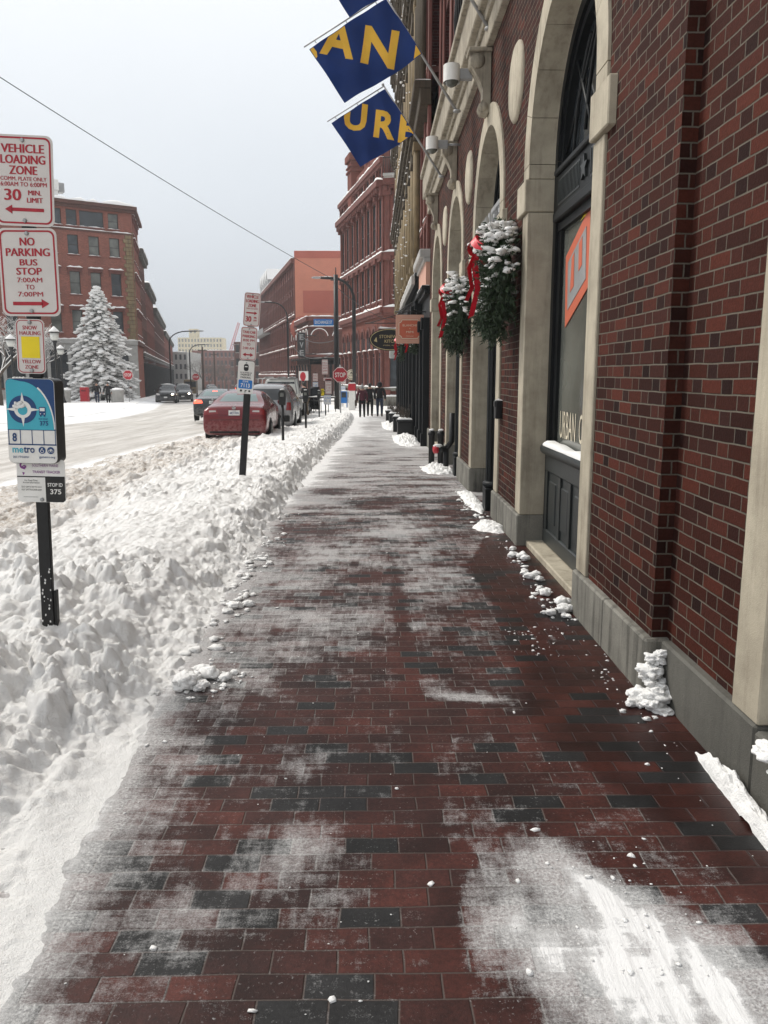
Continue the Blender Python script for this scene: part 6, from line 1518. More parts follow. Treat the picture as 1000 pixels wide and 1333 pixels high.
    for sg in (-1, 1):
        q = [(sg*.82,zf-.02),(sg*.50,zf-.02),(sg*.54,zf+.12),(sg*.80,zf+.16)]
        if sg < 0: q = [q[1], q[0], q[3], q[2]]
        h_ = panel('headlight', 'front', q, 'lens', .012, 5)
        if ('h' in lit and sg < 0) or 'H' in lit: panel('lamp', 'front', [(sg*.6+.09,zf),(sg*.6-.09,zf),(sg*.6-.09,zf+.12),(sg*.6+.09,zf+.12)], 'headl', .03, 3, h_)
    panel('grille', 'front', [(.46,zf-.12),(-.46,zf-.12),(-.42,zf+.10),(.42,zf+.10)], 'blackm', .012, 5); panel('number_plate', 'front', [(.15,zf-.26),(-.15,zf-.26),(-.15,zf-.15),(.15,zf-.15)], 'white', .02, 2)
    for sg in (-1, 1):
        m = MB(); m.box(sg*.93, sg*1.10, LL-1.62, LL-1.50, zl-.02, zl+.11, 0, .03); m.build('wing_mirror', paint, o)
    if snowtop: m = MB(); m.strip(-.5, .5, 1.2, 2.8, 1.70 if not sed else 1.44, .10, .12); m.build('snow', 'snow', o)
    return o
M['pred'] = carpaint('red_car_paint', (.145, .002, .006)); M['pblack'] = carpaint('black_car_paint', (.012, .013, .016)); M['psilver'] = carpaint('silver_car_paint', (.27, .27, .275), .4); M['pwhite'] = carpaint('white_car_paint', (.62, .62, .58), 0., .35); M['pgrey'] = carpaint('dark_grey_car_paint', (.035, .038, .042))
CG = 'cars parked or waiting along the snowy street'
car('dark red sedan parked in the snow at the kerb, seen from behind', -3.86, 22.6, R(1.5), 'sedan', 'pred', plate_t='4823 RN', group=CG)
car('silver suv parked directly in front of the red sedan', -3.72, 28.6, R(1), 'suv', 'psilver', group=CG)
car('dark grey sedan with lit brake lights driving away in the lane', -7.35, 37.3, R(6), 'sedan', 'pgrey', 'b', '2214 WK', group=CG, z=G(36.5)-.02)
car('black sedan half hidden ahead of the grey one in the lane', -8.2, 50., R(11), 'sedan', 'pblack', 'b', group=CG, detail=False)
car('black suv with snowy roof and one glaring headlight parked facing the camera at left', -19.4, 77.6, R(180+10), 'suv', 'pblack', 'h', group=CG, snowtop=True)
car('second suv facing the camera just behind the black one at left', -19.5, 84., R(180+12), 'suv', 'pgrey', 'h', group=CG, snowtop=True)
# pickup truck
o = thing('pickup_truck', 'snow covered white pickup with loaded bed parked ahead of the silver suv', 'truck', (-4.3, 36.6, G(37)-.08), R(1.5), CG)
mb = MB(); mb.box(-.97, .97, 0, 2.1, .62, .80, 0, .03); mb.box(-.97, -.87, 0, 2.1, .80, 1.32, 0, .03); mb.box(.87, .97, 0, 2.1, .80, 1.32, 0, .03); mb.box(-.87, .87, 2.0, 2.1, .80, 1.30); mb.build('bed', 'pwhite', o)
mb = MB(); mb.box(-.87, .87, -.05, .03, .74, 1.30, 0, .02); mb.box(-.25, .25, -.07, -.05, 1.02, 1.12, 0, .01); tg = mb.build('tailgate', 'pwhite', o)
mb = MB()
mb.prism([(2.12,.55),(4.3,.55),(5.5,.55),(5.55,1.0),(5.45,1.18),(4.35,1.28),(3.85,1.92),(2.45,1.95),(2.15,1.35)], -.95, .95, axis='x'); v, f = subsurf(mb, 0); c = MB()
c = MB(); yz = [(2.12,.5,.96),(2.12,1.25,.96),(2.22,1.6,.82),(2.4,1.93,.72),(3.1,1.98,.72),(3.75,1.93,.72),(4.35,1.30,.92),(5.4,1.18,.90),(5.55,.95,.86),(5.5,.5,.88)]
n = len(yz); c.add([(w_, y_, z_) for y_, z_, w_ in yz]+[(-w_, y_, z_) for y_, z_, w_ in yz], [[i, (i+1)%n, n+(i+1)%n, n+i][::-1] for i in range(n)]+[list(range(n)), list(range(n, 2*n))[::-1]]); c.build('cab', 'pwhite', o)
mb = MB(); mb.add([(-.72,2.16,1.36),(.72,2.16,1.36),(.64,2.345,1.86),(-.64,2.345,1.86)], [(0,1,2,3)]); mb.build('rear_window', 'glass', o)
mb = MB()
for sg in (-1, 1): mb.add([(sg*.955,2.5,1.30),(sg*.95,4.15,1.30),(sg*.765,3.72,1.86),(sg*.765,2.6,1.86)], [(0,1,2,3)])
mb.build('side_windows', 'glass', o)
for yy in (1.05, 4.6):
    for sg in (-1, 1):
        m = MB(); m.lathe([(.2,-.12),(.36,-.12),(.39,-.07),(.39,.07),(.36,.12),(.2,.12)], 22, (sg*.86, yy, .39), axis='x'); tw = m.build('wheel', 'rubber', o)
        m = MB(); m.lathe([(0,.0),(.22,.0),(.22,.1)] if sg > 0 else [(.22,-.1),(.22,0),(0,0)], 16, (sg*.9, yy, .39), axis='x'); m.build('rim', 'galv', tw)
mb = MB(); mb.box(-.9, .9, .3, 2.2, .35, .62); mb.box(-.95, .95, -.12, .0, .50, .68, 0, .02); mb.build('chassis_bumper', 'blackm', o)
for sg in (-1, 1): mb = MB(); mb.box(sg*.88, sg*.975, -.03, .0, .88, 1.18, 0, .01); mb.build('tail_lamp', 'taill', o)
mb = MB(); mb.box(-.155, .155, -.13, -.12, .52, .66); mb.build('number_plate', 'white', o)
mb = MB(); 
for x in (-.9, .9):
    for y_ in (.15, 1.9): mb.tube([(x, y_, 1.3), (x*.9, y_, 2.02)], .03, 6)
for y_ in (.15, 1.9): mb.tube([(-.82, y_, 2.02), (.82, y_, 2.02)], .03, 6)
for x in (-.5, .1, .6): mb.tube([(x, .0, 2.07), (x, 3.6, 2.07)], .04, 6)
mb.build('ladder_rack', 'grey', o)
mb = MB(); mb.strip(-.84, .84, .1, 1.95, 1.05, .35, .12); mb.strip(-.6, .6, 2.5, 3.7, 1.97, .12, .1); mb.build('snow', 'snow', o)
for sg in (-1, 1): mb = MB(); mb.box(sg*.98, sg*1.22, 4.1, 4.25, 1.2, 1.45, 0, .03); mb.build('wing_mirror', 'blackm', o)
# dark suv with open door
o = car('black suv by the kerb with its side door standing open', -4.35, 43.8, R(2), 'suv', 'pblack', group=CG, detail=False)
m = MB(); T_ = Matrix.Translation((.95, 2.9, 0)) @ Matrix.Rotation(R(-60), 4, 'Z'); m.T = T_
m.box(0, 1.0, -.05, .05, .35, 1.05, 0, .03); m.box(0, .08, -.04, .04, 1.05, 1.62); m.box(.85, .95, -.04, .04, 1.05, 1.55); m.box(.05, .95, -.04, .04, 1.56, 1.64); dr = m.build('open_door', 'pblack', o); m = MB(T_); m.box(.08, .86, -.01, .01, 1.05, 1.56); m.build('door_window', 'glass', dr)
# distant traffic
for i, (x, y, rz, st, pt, lit, lab) in enumerate((( -13.2, 88, 12, 'suv', 'pgrey', 'b', 'grey suv far up the lane beyond the black sedan'), (-15.3, 102, 12, 'sedan', 'pred', '', 'distant dark red car far up the street'), (-22.0, 112, 192, 'sedan', 'pblack', 'H', 'distant oncoming dark car with both headlights lit'), (-25.4, 128, 192, 'suv', 'pgrey', 'H', 'farther oncoming grey car with headlights lit'), (-21.5, 140, 12, 'sedan', 'psilver', 'b', 'distant silver car driving away'), (-31., 155, 192, 'sedan', 'pblack', 'H', 'tiny oncoming car with headlights near the street end'), (-27.8, 170, 12, 'suv', 'pblack', 'b', 'tiny dark suv near the street end'), (-8.6, 66, 13, 'suv', 'pgrey', '', 'dark suv parked at the right kerb past the crossing'), (-10.9, 78, 13, 'sedan', 'psilver', '', 'silver sedan parked at the right kerb past the crossing'))):
    car(lab, x, y, R(rz), st, pt, lit, group=CG, detail=False, snowtop=(i % 2 == 0))
o = thing('box_van', 'small distant yellow topped van left of the street centre', 'van', (-28.5, 128, G(128)-.1), R(192))
mb = MB(); mb.box(-1., 1., 0, 5.2, .4, 2.5, 0, .15); mb.build('body', 'ochre', o); mb = MB(); mb.box(-.85, .85, 5.2, 5.23, 1.4, 2.2); mb.build('windscreen', 'glass', o); mb = MB(); [mb.lathe([(0,-.1),(.36,-.1),(.36,.1),(0,.1)], 14, (sx*.9, sy, .36), axis='x') for sx in (-1, 1) for sy in (1., 4.2)]; mb.build('wheels', 'rubber', o)

# ---------------------------------------------------------------- people
def skinmesh(V, E, Rd, lv=2):
    me = bpy.data.meshes.new('sk'); me.from_pydata([tuple(v) for v in V], E, []); o = bpy.data.objects.new('sk', me); COL.objects.link(o)
    m = o.modifiers.new('Skin', 'SKIN'); m.use_smooth_shade = True
    if not me.skin_vertices: me.skin_vertices.new() if hasattr(me.skin_vertices, 'new') else None
    for i, r_ in enumerate(Rd):
        sv = me.skin_vertices[0].data[i]; sv.radius = r_ if isinstance(r_, tuple) else (r_, r_); sv.use_root = (i == 0)
    s_ = o.modifiers.new('sub', 'SUBSURF'); s_.levels = lv; s_.render_levels = lv
    bpy.context.view_layer.update(); dg = bpy.context.evaluated_depsgraph_get(); r = bpy.data.meshes.new_from_object(o.evaluated_get(dg))
    v = [tuple(q.co) for q in r.vertices]; f = [tuple(p.vertices) for p in r.polygons]; bpy.data.objects.remove(o); bpy.data.meshes.remove(me); bpy.data.meshes.remove(r); return v, f
def person(lab, x, y, rz, jacket, trousers, h=1.72, stride=.22, arms=(.05,.05), hat=None, hood=False, z=None, lean=0., bag=None, long=False, armout=0.):
    o = thing('person', lab, 'person', (x, y, G(y)-.0 if z is None else z), rz); k = h/1.72; o.scale = (k, k, k)
    s = stride; hipz = .92; f = lambda *a: Vector(a)
    hip = f(0,0,hipz); L = [f(-.10,0,hipz-.06), f(-.11,s*.45,.50), f(-.11,s*.75 if s > 0 else 0,.09), f(-.12,s*.75+.14,.05)]; Rr = [f(.10,0,hipz-.06), f(.11,-s*.15+.05,.50), f(.11,-s*.8,.11 if s > .05 else .09), f(.12,-s*.8+.14,.05)]
    ch = f(0,lean*.3,1.22); nk = f(0,lean*.5,1.46); 
    sl, sr = f(-.19,lean*.45,1.40), f(.19,lean*.45,1.40)
    el = f(-.27-armout,-s*.5+arms[0],1.14); er = f(.27+armout,s*.4+arms[1],1.14); wl = f(-.26-armout*1.5,-s*.5+arms[0]*3+.05,.90); wr = f(.26+armout*1.5,s*.6+arms[1]*3+.05,.90)
    hl, hr = wl+f(.01,.03,-.09), wr+f(-.01,.03,-.09)
    V = [hip, ch, nk, sl, el, wl, hl, sr, er, wr, hr, *L, *Rr, f(0,lean*.6+.01,1.54), f(0,lean*.62+.02,1.64), f(0,lean*.62+.01,1.72-.03)]
    E = [(0,1),(1,2),(2,3),(3,4),(4,5),(5,6),(2,7),(7,8),(8,9),(9,10),(0,11),(11,12),(12,13),(13,14),(0,15),(15,16),(16,17),(17,18),(2,19),(19,20),(20,21)]
    Rd = [(.13,.10),(.14,.10),.07,.065,.045,.032,.040,.065,.045,.032,.040,.09,.06,.04,.038,.09,.06,.04,.038,.055,(.078,.092),(.065,.075)]
    v, fc = skinmesh(V, E, Rd); m = MB(); m.add(v, fc, 0, True); m.build('body', 'skin', o)
    # jacket
    jh = f(0,0,.70 if long else .84); V = [jh, f(0,0,1.0), ch, f(0,lean*.5,1.43), sl, el, wl, sr, er, wr]; E = [(0,1),(1,2),(2,3),(3,4),(4,5),(5,6),(3,7),(7,8),(8,9)]
    Rd = [(.18,.14),(.175,.135),(.185,.14),(.11,.09),.085,.068,.052,.085,.068,.052]
    v, fc = skinmesh(V, E, Rd); m = MB(); m.add(v, fc, 0, True); m.build('jacket', jacket, o)
    if hood: m = MB(); m.blob((0,lean*.6-.02,1.62), .135, (1,1.05,1.15), 3, .06); m.build('hood', jacket, o)
    V = [f(0,0,.94), *L[:3], *Rr[:3]]; E = [(0,1),(1,2),(2,3),(0,4),(4,5),(5,6)]; Rd = [(.15,.12),.105,.078,.058,.105,.078,.058]
    v, fc = skinmesh(V, E, Rd); m = MB(); m.add(v, fc, 0, True); m.build('trousers', trousers, o)
    for leg in (L, Rr): v, fc = skinmesh([leg[2]+f(0,0,.10), leg[2]+f(0,0,-.01), leg[3]+f(0,.03,-.0)], [(0,1),(1,2)], [.062,.058,.045]); m = MB(); m.add(v, fc, 0, True); m.build('boot', 'bark', o)
    if not hood:
        m = MB(); m.blob((0,lean*.62-.012,1.655), .108, (.86,1.0,1.05), 3, .05); m.build('hat' if hat else 'hair', hat or 'frame', o)
        if hat: m = MB(); m.blob((0,lean*.62,1.79), .035, n=2, amp=.2); m.build('pompom', hat, o)
    hy = lean*.62+.02
    m = MB(); m.blob((0, hy+.105, 1.60), .016, (.7,1,1.2), 1, 0); [m.blob((sg*.03, hy+.088, 1.635), .010, n=1, amp=0) for sg in (-1, 1)]; m.build('face', 'skin', o)
    if bag: m = MB(); m.box(bag[0]-.06, bag[0]+.06, -.14, .16, .62, .95, 0, .03); m.tube([(bag[0],-.05,.95),(bag[0]*.8,0,1.15),(bag[0],.08,.95)], .01, 5); m.build('bag', 'bark', o)
    return o
M['maroon'] = plain('maroon_coat', (.085, .018, .03), .9, .15, 9.); M['cnavy'] = plain('navy_cloth', (.012, .015, .028), .9, .2, 9.); M['cblack'] = plain('black_cloth', (.011, .010, .012), .9, .2, 9.); M['jeans'] = plain('dark_jeans', (.02, .028, .055), .9, .2, 9.); M['tan'] = plain('tan_cloth', (.16, .12, .08), .9, .2, 9.)
person('person in a maroon coat with a brown bag walking away on the sidewalk', -.50, 42.0, R(2), 'maroon', 'cblack', 1.66, .10, hat='grey', bag=(-.34,0), long=True)
person('dark haired person in black walking away between the maroon coat and the hooded walker', -.10, 43.2, R(-3), 'cblack', 'cblack', 1.74, .14)
person('hooded person in dark clothes walking away, rightmost of the three on the sidewalk', .42, 42.8, R(-4), 'cblack', 'jeans', 1.80, .12, hood=True)
person('person in dark top and tan trousers standing at the open car door', -3.45, 42.2, R(60), 'cblack', 'tan', 1.8, .08, lean=.15, arms=(.12,.1))
person('left one of two people in dark clothes near the red post box', -22.4, 66.2, R(178), 'cblack', 'jeans', 1.76, .10, armout=.03)
person('right one of two people in dark clothes before the spruce', -21.45, 66.0, R(184), 'cblack', 'cblack', 1.74, .14, armout=.03)

# ---------------------------------------------------------------- street furniture
def meter(x, y, lab, twin=False):
    o = thing('parking_meter', lab, 'parking meter', (x, y, G(y)), 0, 'parking meters along the snowbank'); mb = MB(); mb.tube([(0,0,-.1),(0,0,1.06)], .033, 8); mb.build('post', 'blackm', o)
    for dx in ((-.13,.13) if twin else (0,)):
        m = MB(); m.prism([(dx-.07,1.04),(dx+.07,1.04),(dx+.085,1.16),(dx+.085,1.30)]+[(dx+.085*math.cos(t),1.30+.10*math.sin(t)) for t in np.linspace(.3, math.pi-.3, 7)]+[(dx-.085,1.30),(dx-.085,1.16)], -.06, .06); hd = m.build('meter_head', 'blackm', o)
        m = MB(); m.add([(dx-.045,-.063,1.24),(dx+.045,-.063,1.24),(dx+.045,-.063,1.33),(dx-.045,-.063,1.33)], [(0,1,2,3)]); m.build('meter_window', 'glassl', hd); m = MB(); m.blob((dx,0,1.41), .055, (1,1,.35), 2, .3); m.build('snow', 'snow', hd)
    if twin: m = MB(); m.tube([(-.14,0,1.02),(.14,0,1.02)], .025, 6); m.build('crossbar', 'blackm', o)
meter(-2.15, 19.4, 'nearest parking meter standing in the snowbank beside the red sedan')
meter(-2.1, 25.6, 'second parking meter, just past the silver suv', False)
meter(-2.45, 37.5, 'third parking meter beyond the pickup truck')
meter(-2.35, 41.0, 'fourth parking meter close to the stop sign')
def signpost(name, lab, x, y, plates, h=2.6, w_=.05, g=None):
    o = thing(name, lab, 'street sign', (x, y, G(y)), 0, g); mb = MB(); mb.box(-w_/2, w_/2, -.02, .02, -.2, h, 0, .004); mb.build('pole', 'blackm', o)
    for (cx, cz, ww, hh, mt, ink, txt) in plates:
        m = MB(); m.prism([(q[0]+cx, q[1]+cz) for q in rrect(ww, hh, .03)], -.035, -.03); p = m.build('sign_plate', mt, o)
        m = MB(); ring(m, [(q[0]+cx, q[1]+cz) for q in rrect(ww*.95, hh*.95, .03)], [(q[0]+cx, q[1]+cz) for q in rrect(ww*.88, hh*.90, .02)], -.037)
        n = len(txt)
        for i, s in enumerate(txt): m.text(s, cx, cz+hh*.36-(i+.8)*hh*.72/n, ww*.72, hh*.5/n, -.037, 0, 0.)
        m.build('lettering', ink, p)
    return o
signpost('street_sign_post', 'post stacked with white, red and blue parking plates left of the stop sign', -2.30, 40.0, [(0,2.55,.30,.72,'signw','signr',['NO','PARKING','9AM','6PM']),(0.12,1.95,.42,.16,'signw','signr',['STOP']),(.16,1.6,.32,.75,'signw','signr',['TOW','ZONE','2 HR','LIMIT']),(.1,.95,.36,.46,'white','signb',['ZONE','7113']),(-.13,1.32,.16,.35,'yellow','signk',['P'])], 2.9)
signpost('street_sign_post', 'post with small white parking plates beyond the open car door', -3.3, 47.5, [(0,2.1,.30,.45,'signw','signr',['NO','PARKING']),(0,1.45,.32,.75,'white','signb',['2 HR','7113']),(0,.85,.2,.3,'yellow','signk',['P'])], 2.4)
signpost('street_sign_post', 'post with pale parking plates between the stop sign and the round sign', -2.15, 60., [(0,2.0,.5,.7,'signw','signr',['NO','PARKING']),(0,1.2,.4,.6,'white','signb',['ZONE','7114'])], 2.4)
def stop(x, y, lab, w_=.76, cz=2.2, back=False, rz=0., h=2.7, pole='grey'):
    o = thing('stop_sign', lab, 'stop sign', (x, y, G(y)), rz, 'red stop signs'); mb = MB(); mb.tube([(0,0,-.2),(0,0,h)], .035, 6); mb.build('pole', pole, o)
    oc = lambda r_: [(r_*math.cos(R(22.5+45*k)), cz+r_*math.sin(R(22.5+45*k))) for k in range(8)]
    r_ = w_/2/math.cos(R(22.5)); mb = MB(); mb.prism(oc(r_), -.045, -.040); p = mb.build('sign_plate', 'stopred', o)
    m = MB(); ring(m, oc(r_*.97), oc(r_*.91), -.047); m.text('STOP', 0, cz-w_*.16, w_*.72, w_*.32, -.047, 0, .02); m.build('lettering', 'white', p)
    m = MB(); m.strip(-w_*.2, w_*.2, -.05, -.03, cz+w_/2, .03, .05); m.build('snow', 'snow', p)
stop(-1.62, 41.8, 'large red stop sign in front of the dark utility pole at the crossing')
stop(-20.2, 67.5, 'red stop sign at left in front of the corner building, beside a planter', .80, 2.35)
stop(-19.9, 92., 'small distant stop sign behind the black suv at left', .80, 2.4)
o = thing('no_entry_sign', 'small red and white sign shape in front of the dark shopfront, left of the poles', 'sign', (-5.2, 62., G(62)))
mb = MB(); mb.tube([(0,0,-.2),(0,0,2.9)], .04, 6); mb.build('pole', 'blackm', o); mb = MB(); mb.box(-.36, .36, -.05, -.045, 1.9, 2.6, 0, 0); p = mb.build('back_plate', 'white', o); mb = MB(); mb.prism([(-.05+.22*math.cos(t), 2.2+.34*math.sin(t)) for t in np.linspace(0, 2*math.pi, 17)[:-1]], -.06, -.052); mb.build('red_disc', 'stopred', p)
# utility pole, curved lamp pole
o = thing('utility_pole', 'thick dark pole with a blue street name sign at the crossing', 'pole', (-2.05, 47.5, G(47.5)))
mb = MB(); mb.tube([(0,0,-.2),(0,0,7.9)], [.16,.13], 12); mb.build('pole', 'blackm', o)
mb = MB(); mb.tube([(0,0,7.7),(0,0,8.3)], .03, 5); mb.tube([(-.3,0,7.6),(.3,0,7.6)], .03, 5); mb.build('pole_top_fitting', 'blackm', o)
mb = MB(); mb.box(-1.30, -.16, -.04, .0, 5.05, 5.42, 0, .01); p = mb.build('street_name_sign', 'signb', o); mb = MB(); mb.text('EXCHANGE ST', -.73, 5.15, 1.0, .18, -.044, 0, .01); mb.build('lettering', 'white', p)
def cobra(x, y, h, reach, lab, mat='blackm', r_=.09, head='grey'):
    o = thing('street_lamp', lab, 'street lamp', (x, y, G(y)), 0, 'tall curved street lamps'); s = 1 if reach > 0 else -1; rr = abs(reach)
    pts = [(0,0,-.2),(0,0,h*.82)]+[(s*rr*.55*(1-math.cos(t)), 0, h*.82+h*.16*math.sin(t)) for t in np.linspace(.2, math.pi/2, 7)]+[(reach*.9,0,h*.985)]
    mb = MB(); mb.tube(pts, [r_]*2+[r_*.7]*(len(pts)-2), 8); mb.build('pole', mat, o); mb = MB(); mb.blob((reach, 0, h*.985), .16, (2.4,1,.5), 2, .03); mb.build('lamp_head', head, o)
    mb = MB(); mb.strip(min(reach*.6, reach), max(reach*.6, reach), -.05, .05, h*.985+.06, .06, .2); mb.build('snow', 'snow', o); return o
cobra(-1.2, 56., 8.9, -2.5, 'dark street lamp with its arm curving left, right of the utility pole', r_=.13)
cobra(-8.6, 84., 10.0, -2.6, 'street lamp with pale arm curving left in front of the brick block', r_=.09)
cobra(-24.2, 98., 8.0, 3.8, 'street lamp curving right over the road beside the left brick row')
cobra(-26.3, 118., 7.4, 2.6, 'farther street lamp curving right over the road at left')
cobra(-22.5, 150., 9.0, -2.8, 'distant street lamp curving left near the street end')
for i, (x, y) in enumerate(((-29., 140.), (-30.5, 158), (-25.5, 165), (-20.5, 130.))):
    o = thing('utility_pole', ['plain distant pole by the left kerb', 'thinnest distant pole at the left of the street end', 'distant pole near the bare trees', 'distant brown pole by the right kerb'][i], 'pole', (x, y, G(y))); mb = MB(); mb.tube([(0,0,-.2),(0,0,8)], .14, 6); mb.build('pole', 'bark', o); mb = MB(); mb.box(-.8, .8, -.05, .05, 7.3, 7.45); mb.build('crossbar', 'bark', o)
def heritage(x, y, h, lab):
    o = thing('lamp_post', lab, 'lamp post', (x, y, G(y)), 0, 'black heritage lamp posts in the square'); mb = MB(); mb.lathe([(.20,-.1),(.20,.25),(.12,.4),(.07,.7),(.06,h*.72),(.09,h*.73),(.06,h*.76),(.10,h*.83),(.17,h*.86)], 12); mb.build('post', 'blackm', o)
    mb = MB(); mb.lathe([(.14,h*.86),(.24,h*.90),(.27,h*.955)], 12); mb.build('globe', 'lampw', o); mb = MB(); mb.lathe([(.33,h*.955),(.28,h*.975),(.12,h*1.0),(.05,h*1.02),(.01,h*1.04)], 12); mb.build('cap', 'blackm', o)
    mb = MB(); mb.lathe([(.31,h*.966),(.27,h*.985),(.13,h*1.01),(.04,h*1.03),(0,h*1.035)], 12); mb.build('snow', 'snow', o)
heritage(-19.3, 50., 5.0, 'tallest looking black lamp post with snow cap left of the spruce')
heritage(-24.3, 64., 4.5, 'middle black lamp post between the near lamp and the spruce')
heritage(-22.4, 51., 4.6, 'shorter black lamp post at the left edge behind the sign post')
o = thing('mail_box', 'red post box standing in the snow by the two people', 'post box', (-24.4, 69., G(69)))
mb = MB(); mb.box(-.32, .32, -.28, .28, 0, 1.35, 0, .05); mb.lathe([(0,-.02),(.32,-.02)], 10, (0,0,0)); mb.build('body', 'stopred', o); mb = MB(); mb.box(-.2, .2, -.29, -.281, 1.0, 1.08); mb.build('slot', 'blackm', o); mb = MB(); mb.strip(-.3, .3, -.26, .26, 1.35, .12, .1); mb.build('snow', 'snow', o)
for i, (x, y, w_, lab) in enumerate(((-25.0, 66., .95, 'pale concrete planter with flat snow cap left of the red post box'), (-20.8, 66.3, .95, 'round topped concrete planter with snow left of the stop sign'))):
    o = thing('planter', lab, 'planter', (x, y, G(y)-.1)); mb = MB(); mb.lathe([(w_*.46,0),(w_*.52,.1),(w_*.54,1.1),(w_*.60,1.12),(w_*.60,1.22)], 20 if i else 8); mb.build('tub', 'concrete', o); mb = MB(); mb.blob((0,0,1.22), w_*.56, (1,1,.36), 3, .15); mb.build('snow', 'snow', o)
# round sign, newspaper boxes, white box with red top
o = thing('round_sign', 'round cream sign standing beside the stop sign', 'sign', (-1.42, 56.5, G(56.5)))
mb = MB(); mb.tube([(0,0,-.1),(0,0,1.9)], .05, 8); mb.build('pole', 'blackm', o); mb = MB(); mb.lathe([(0,-.03),(.36,-.03),(.36,.03),(0,.03)], 24, (0,0,2.3), axis='y'); p = mb.build('disc', 'cream', o); mb = MB(); disc(mb, 0, 2.3, .30, -.033, 24, .27); mb.text('OLD PORT', 0, 2.2, .4, .1, -.034, 0, .01); mb.add([(-.1,-.034,2.38),(.1,-.034,2.38),(0,-.034,2.52)], [(0,1,2)]); mb.build('lettering', 'ochred', p)
for i, (x, y, mt, lab) in enumerate(((-2.0, 58, 'signb', 'blue newspaper box under the pale plates'), (-1.55, 58.3, 'white', 'white newspaper box beside the blue one'), (-2.5, 58.2, 'white', 'white newspaper box left of the blue one'))):
    o = thing('newspaper_box', lab, 'newspaper box', (x, y, G(y)), 0, 'newspaper boxes on the corner'); mb = MB(); mb.box(-.22, .22, -.2, .2, .3, 1.15, 0, .02); [mb.box(a*.2-.02, a*.2+.02, -.18, .18, 0, .3) for a in (-1, 1)]; mb.build('cabinet', mt, o); mb = MB(); mb.box(-.16, .16, -.215, -.2, .7, 1.08); mb.build('window', 'glass', o); mb = MB(); mb.strip(-.22, .22, -.2, .2, 1.15, .1, .1); mb.build('snow', 'snow', o)
o = thing('gate_pier', 'white pier with a red top beside the curved lamp pole', 'pier', (-1.30, 53., G(53))); mb = MB(); mb.box(-.22, .22, -.2, .2, -.1, 1.25, 0, .03); mb.build('pier', 'white', o); mb = MB(); mb.box(-.24, .24, -.22, .22, 1.25, 1.72, 0, .03); mb.build('top', 'stopred', o); mb = MB(); mb.strip(-.25, .25, -.22, .22, 1.72, .1, .1); mb.build('snow', 'snow', o)
o = thing('railing', 'black low railing with snow beside the stop sign post', 'railing', (-3.6, 44.5, G(44.5))); mb = MB(); mb.tube([(0,0,1.0),(1.6,0,1.0)], .03, 6); mb.tube([(0,0,.8),(1.6,0,.8)], .03, 6); [mb.tube([(x,0,-.1),(x,0,1.0)], .025, 5) for x in np.linspace(0, 1.6, 5)]; mb.build('bars', 'blackm', o); mb = MB(); mb.strip(0, 1.6, -.04, .04, 1.02, .07, .15); mb.build('snow', 'snow', o)
o = thing('delineator', 'short dark stake at the far end of the sidewalk', 'stake', (.95, 40.5, G(40.5))); mb = MB(); mb.lathe([(.05,-.1),(.05,.5),(.035,.62),(0,.63)], 8); mb.build('post', 'blackm', o); mb = MB(); mb.blob((0,0,.63), .05, (1,1,.5), 1, .2); mb.build('snow', 'snow', o)
# overhead wires (span from the left edge to the utility pole, and thin ones over the crossing)
def wire(lab, a, b, sag, r_=.012, n=24):
    o = thing('overhead_wire', lab, 'wire', a); A, B_ = Vector((0,0,0)), Vector(b)-Vector(a); mb = MB(); mb.tube([A.lerp(B_, t)-Vector((0,0,sag*4*t*(1-t))) for t in np.linspace(0, 1, n)], r_, 5); q = mb.build('cable', 'blackm', o); return o
wire('long thin cable sloping across the sky from upper left down to the utility pole', (-14.3, 18.0, 11.9), (-2.05, 47.5, 6.9), .30, .014)
wire('thin cable from the utility pole to the red corner building', (-2.05, 47.5, 6.6), (1.6, 62.5, 5.6), .3, .02)
wire('upper one of two thin cables from the utility pole to the low corner building', (-2.05, 47.5, 3.6), (-9.0, 94., 7.0), .8, .03)
wire('lower one of two thin cables from the utility pole to the low corner building', (-2.05, 47.5, 2.9), (-9.2, 94., 5.0), .9, .03)

# ---------------------------------------------------------------- trees
def spruce(lab, x, y, H_, W_, seed):
    rs = random.Random(seed); o = thing('spruce_tree', lab, 'tree', (x, y, G(y))); mb = MB(); mb.tube([(0,0,-.2),(0,0,H_*.96)], [.20,.02], 8); mb.build('trunk', 'bark', o)
    g = MB(); s_ = MB(); n = 380
    for i in range(n):
        u = (i+.5)/n; z = .5+(H_-.6)*u; L = (1-u)**.62*W_*.5*(.62+.55*rs.random()); a = i*2.39996+rs.uniform(-.2, .2); d = Vector((math.cos(a), math.sin(a), 0)); sd_ = Vector((-d.y, d.x, 0))
        m_ = max(4, int(L/.16))
        for k in range(m_):
            t = (k+.6)/m_; p = d*L*t + Vector((0,0,z - .30*L*t*t*1.1 + .10*L*t))
            wd = (.10+.34*(1-t)*min(1, L))*1.1
            for q in range(5):
                w2 = rs.uniform(-1, 1)*wd; pp = p+sd_*w2; dr = (d*.8+sd_*w2*2+Vector((0,0,-.45+rs.uniform(-.2, .25)))).normalized(); aa = sd_*.035
                g.add([pp-aa, pp+aa, pp+dr*rs.uniform(.16, .30)], [(0,1,2)])
            if rs.random() < .85: s_.blob((p+sd_*rs.uniform(-.7, .7)*wd+Vector((0,0,.05))), rs.uniform(.09, .25)*(.75+.35*L/W_*2), (1.5, 1.5, .55), 1, .45, 2., i+k)
    g.build('crown', 'spruce', o); s_.build('snow', 'snow', o)
spruce('tall snow laden spruce standing in the square before the corner building', -24.7, 74.5, 10.3, 6.8, 5)
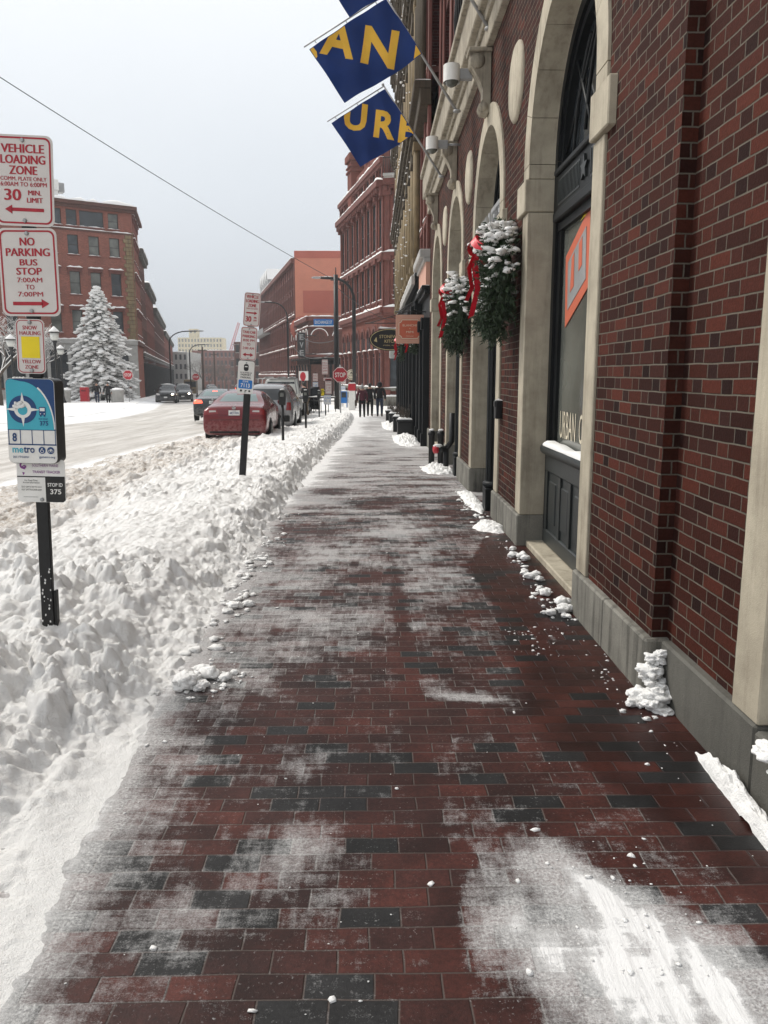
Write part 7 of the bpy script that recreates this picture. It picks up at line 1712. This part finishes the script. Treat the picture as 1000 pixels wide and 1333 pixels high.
def baretree(lab, x, y, H_, seed, spread=.5, snow=True, lv=6, name='bare_tree', lean=0.):
    rs = random.Random(seed); o = thing(name, lab, 'tree', (x, y, G(y))); t_ = MB(); c_ = MB(); s_ = MB()
    def br(p, d, L, r_, l):
        n = 3; pts = [p]; q = p; dd = d
        for i in range(n): dd = (dd+Vector((rs.uniform(-1,1), rs.uniform(-1,1), rs.uniform(-.3,.6)))*.16).normalized(); q = q+dd*L/n; pts.append(q)
        rr = [r_*(1-.4*i/n) for i in range(n+1)]; (t_ if l < 2 else c_).tube(pts, rr, 6 if l < 2 else 3, cap=False)
        if snow and l > 0 and abs(dd.z) < .93: s_.tube([q_+Vector((0,0,r_*.7+.012)) for q_ in pts], [max(.014, a*.75) for a in rr], 4 if l < 3 else 3, cap=False)
        if l >= lv: return
        for k in range(rs.choice((2,3,3)) if l else 4):
            ax = Vector((rs.uniform(-1,1), rs.uniform(-1,1), rs.uniform(-.25,.5))).normalized(); nd = (dd*(1-spread*.6)+ax*spread*1.05).normalized(); br(pts[-1] if k else pts[-2], nd, L*rs.uniform(.62, .82), r_*.58, l+1)
    br(Vector((0,0,-.2)), Vector((lean,0,1)).normalized(), H_*.28, H_*.022, 0)
    t_.build('trunk', 'bark', o); c_.build('crown', 'twig', o)
    if snow: s_.build('snow', 'snow', o)
    return o
baretree('bare snow dusted tree behind the bus stop signs at the left edge', -26.5, 58., 8.5, 21, .62, lean=.1)
baretree('bare snow dusted tree left of the spruce, in front of the brick building', -30.5, 72., 9.5, 22, .62)
baretree('third bare snowy tree far left beyond the lamp posts', -34.5, 66., 9., 27, .62)
for i, (x, y, h_) in enumerate(((-50., 240., 12.), (-46., 232, 11), (-43.5, 238, 12), (-41., 228, 10))):
    baretree('%s of the bare brown trees at the far end of the street' % ['leftmost', 'second from the left', 'third from the left', 'rightmost'][i], x, y, h_, 30+i, .6, False, 6).__setitem__('group', 'bare brown trees at the street end')
# haze
hz = MB(); hz.box(-420, 260, -45, 560, -6.6, 60); ho = hz.build('haze', 'snow', None, False); ho['kind'] = 'stuff'
hm = bpy.data.materials.new('haze_air'); hm.use_nodes = True; hn = hm.node_tree; hn.nodes.clear(); ho_ = hn.nodes.new('ShaderNodeOutputMaterial'); hv = hn.nodes.new('ShaderNodeVolumePrincipled')
hv.inputs['Color'].default_value = (.90, .93, .97, 1); hv.inputs['Density'].default_value = .0008; hv.inputs['Anisotropy'].default_value = .2; hn.links.new(hv.outputs[0], ho_.inputs['Volume'])
ho.data.materials.clear(); ho.data.materials.append(hm)
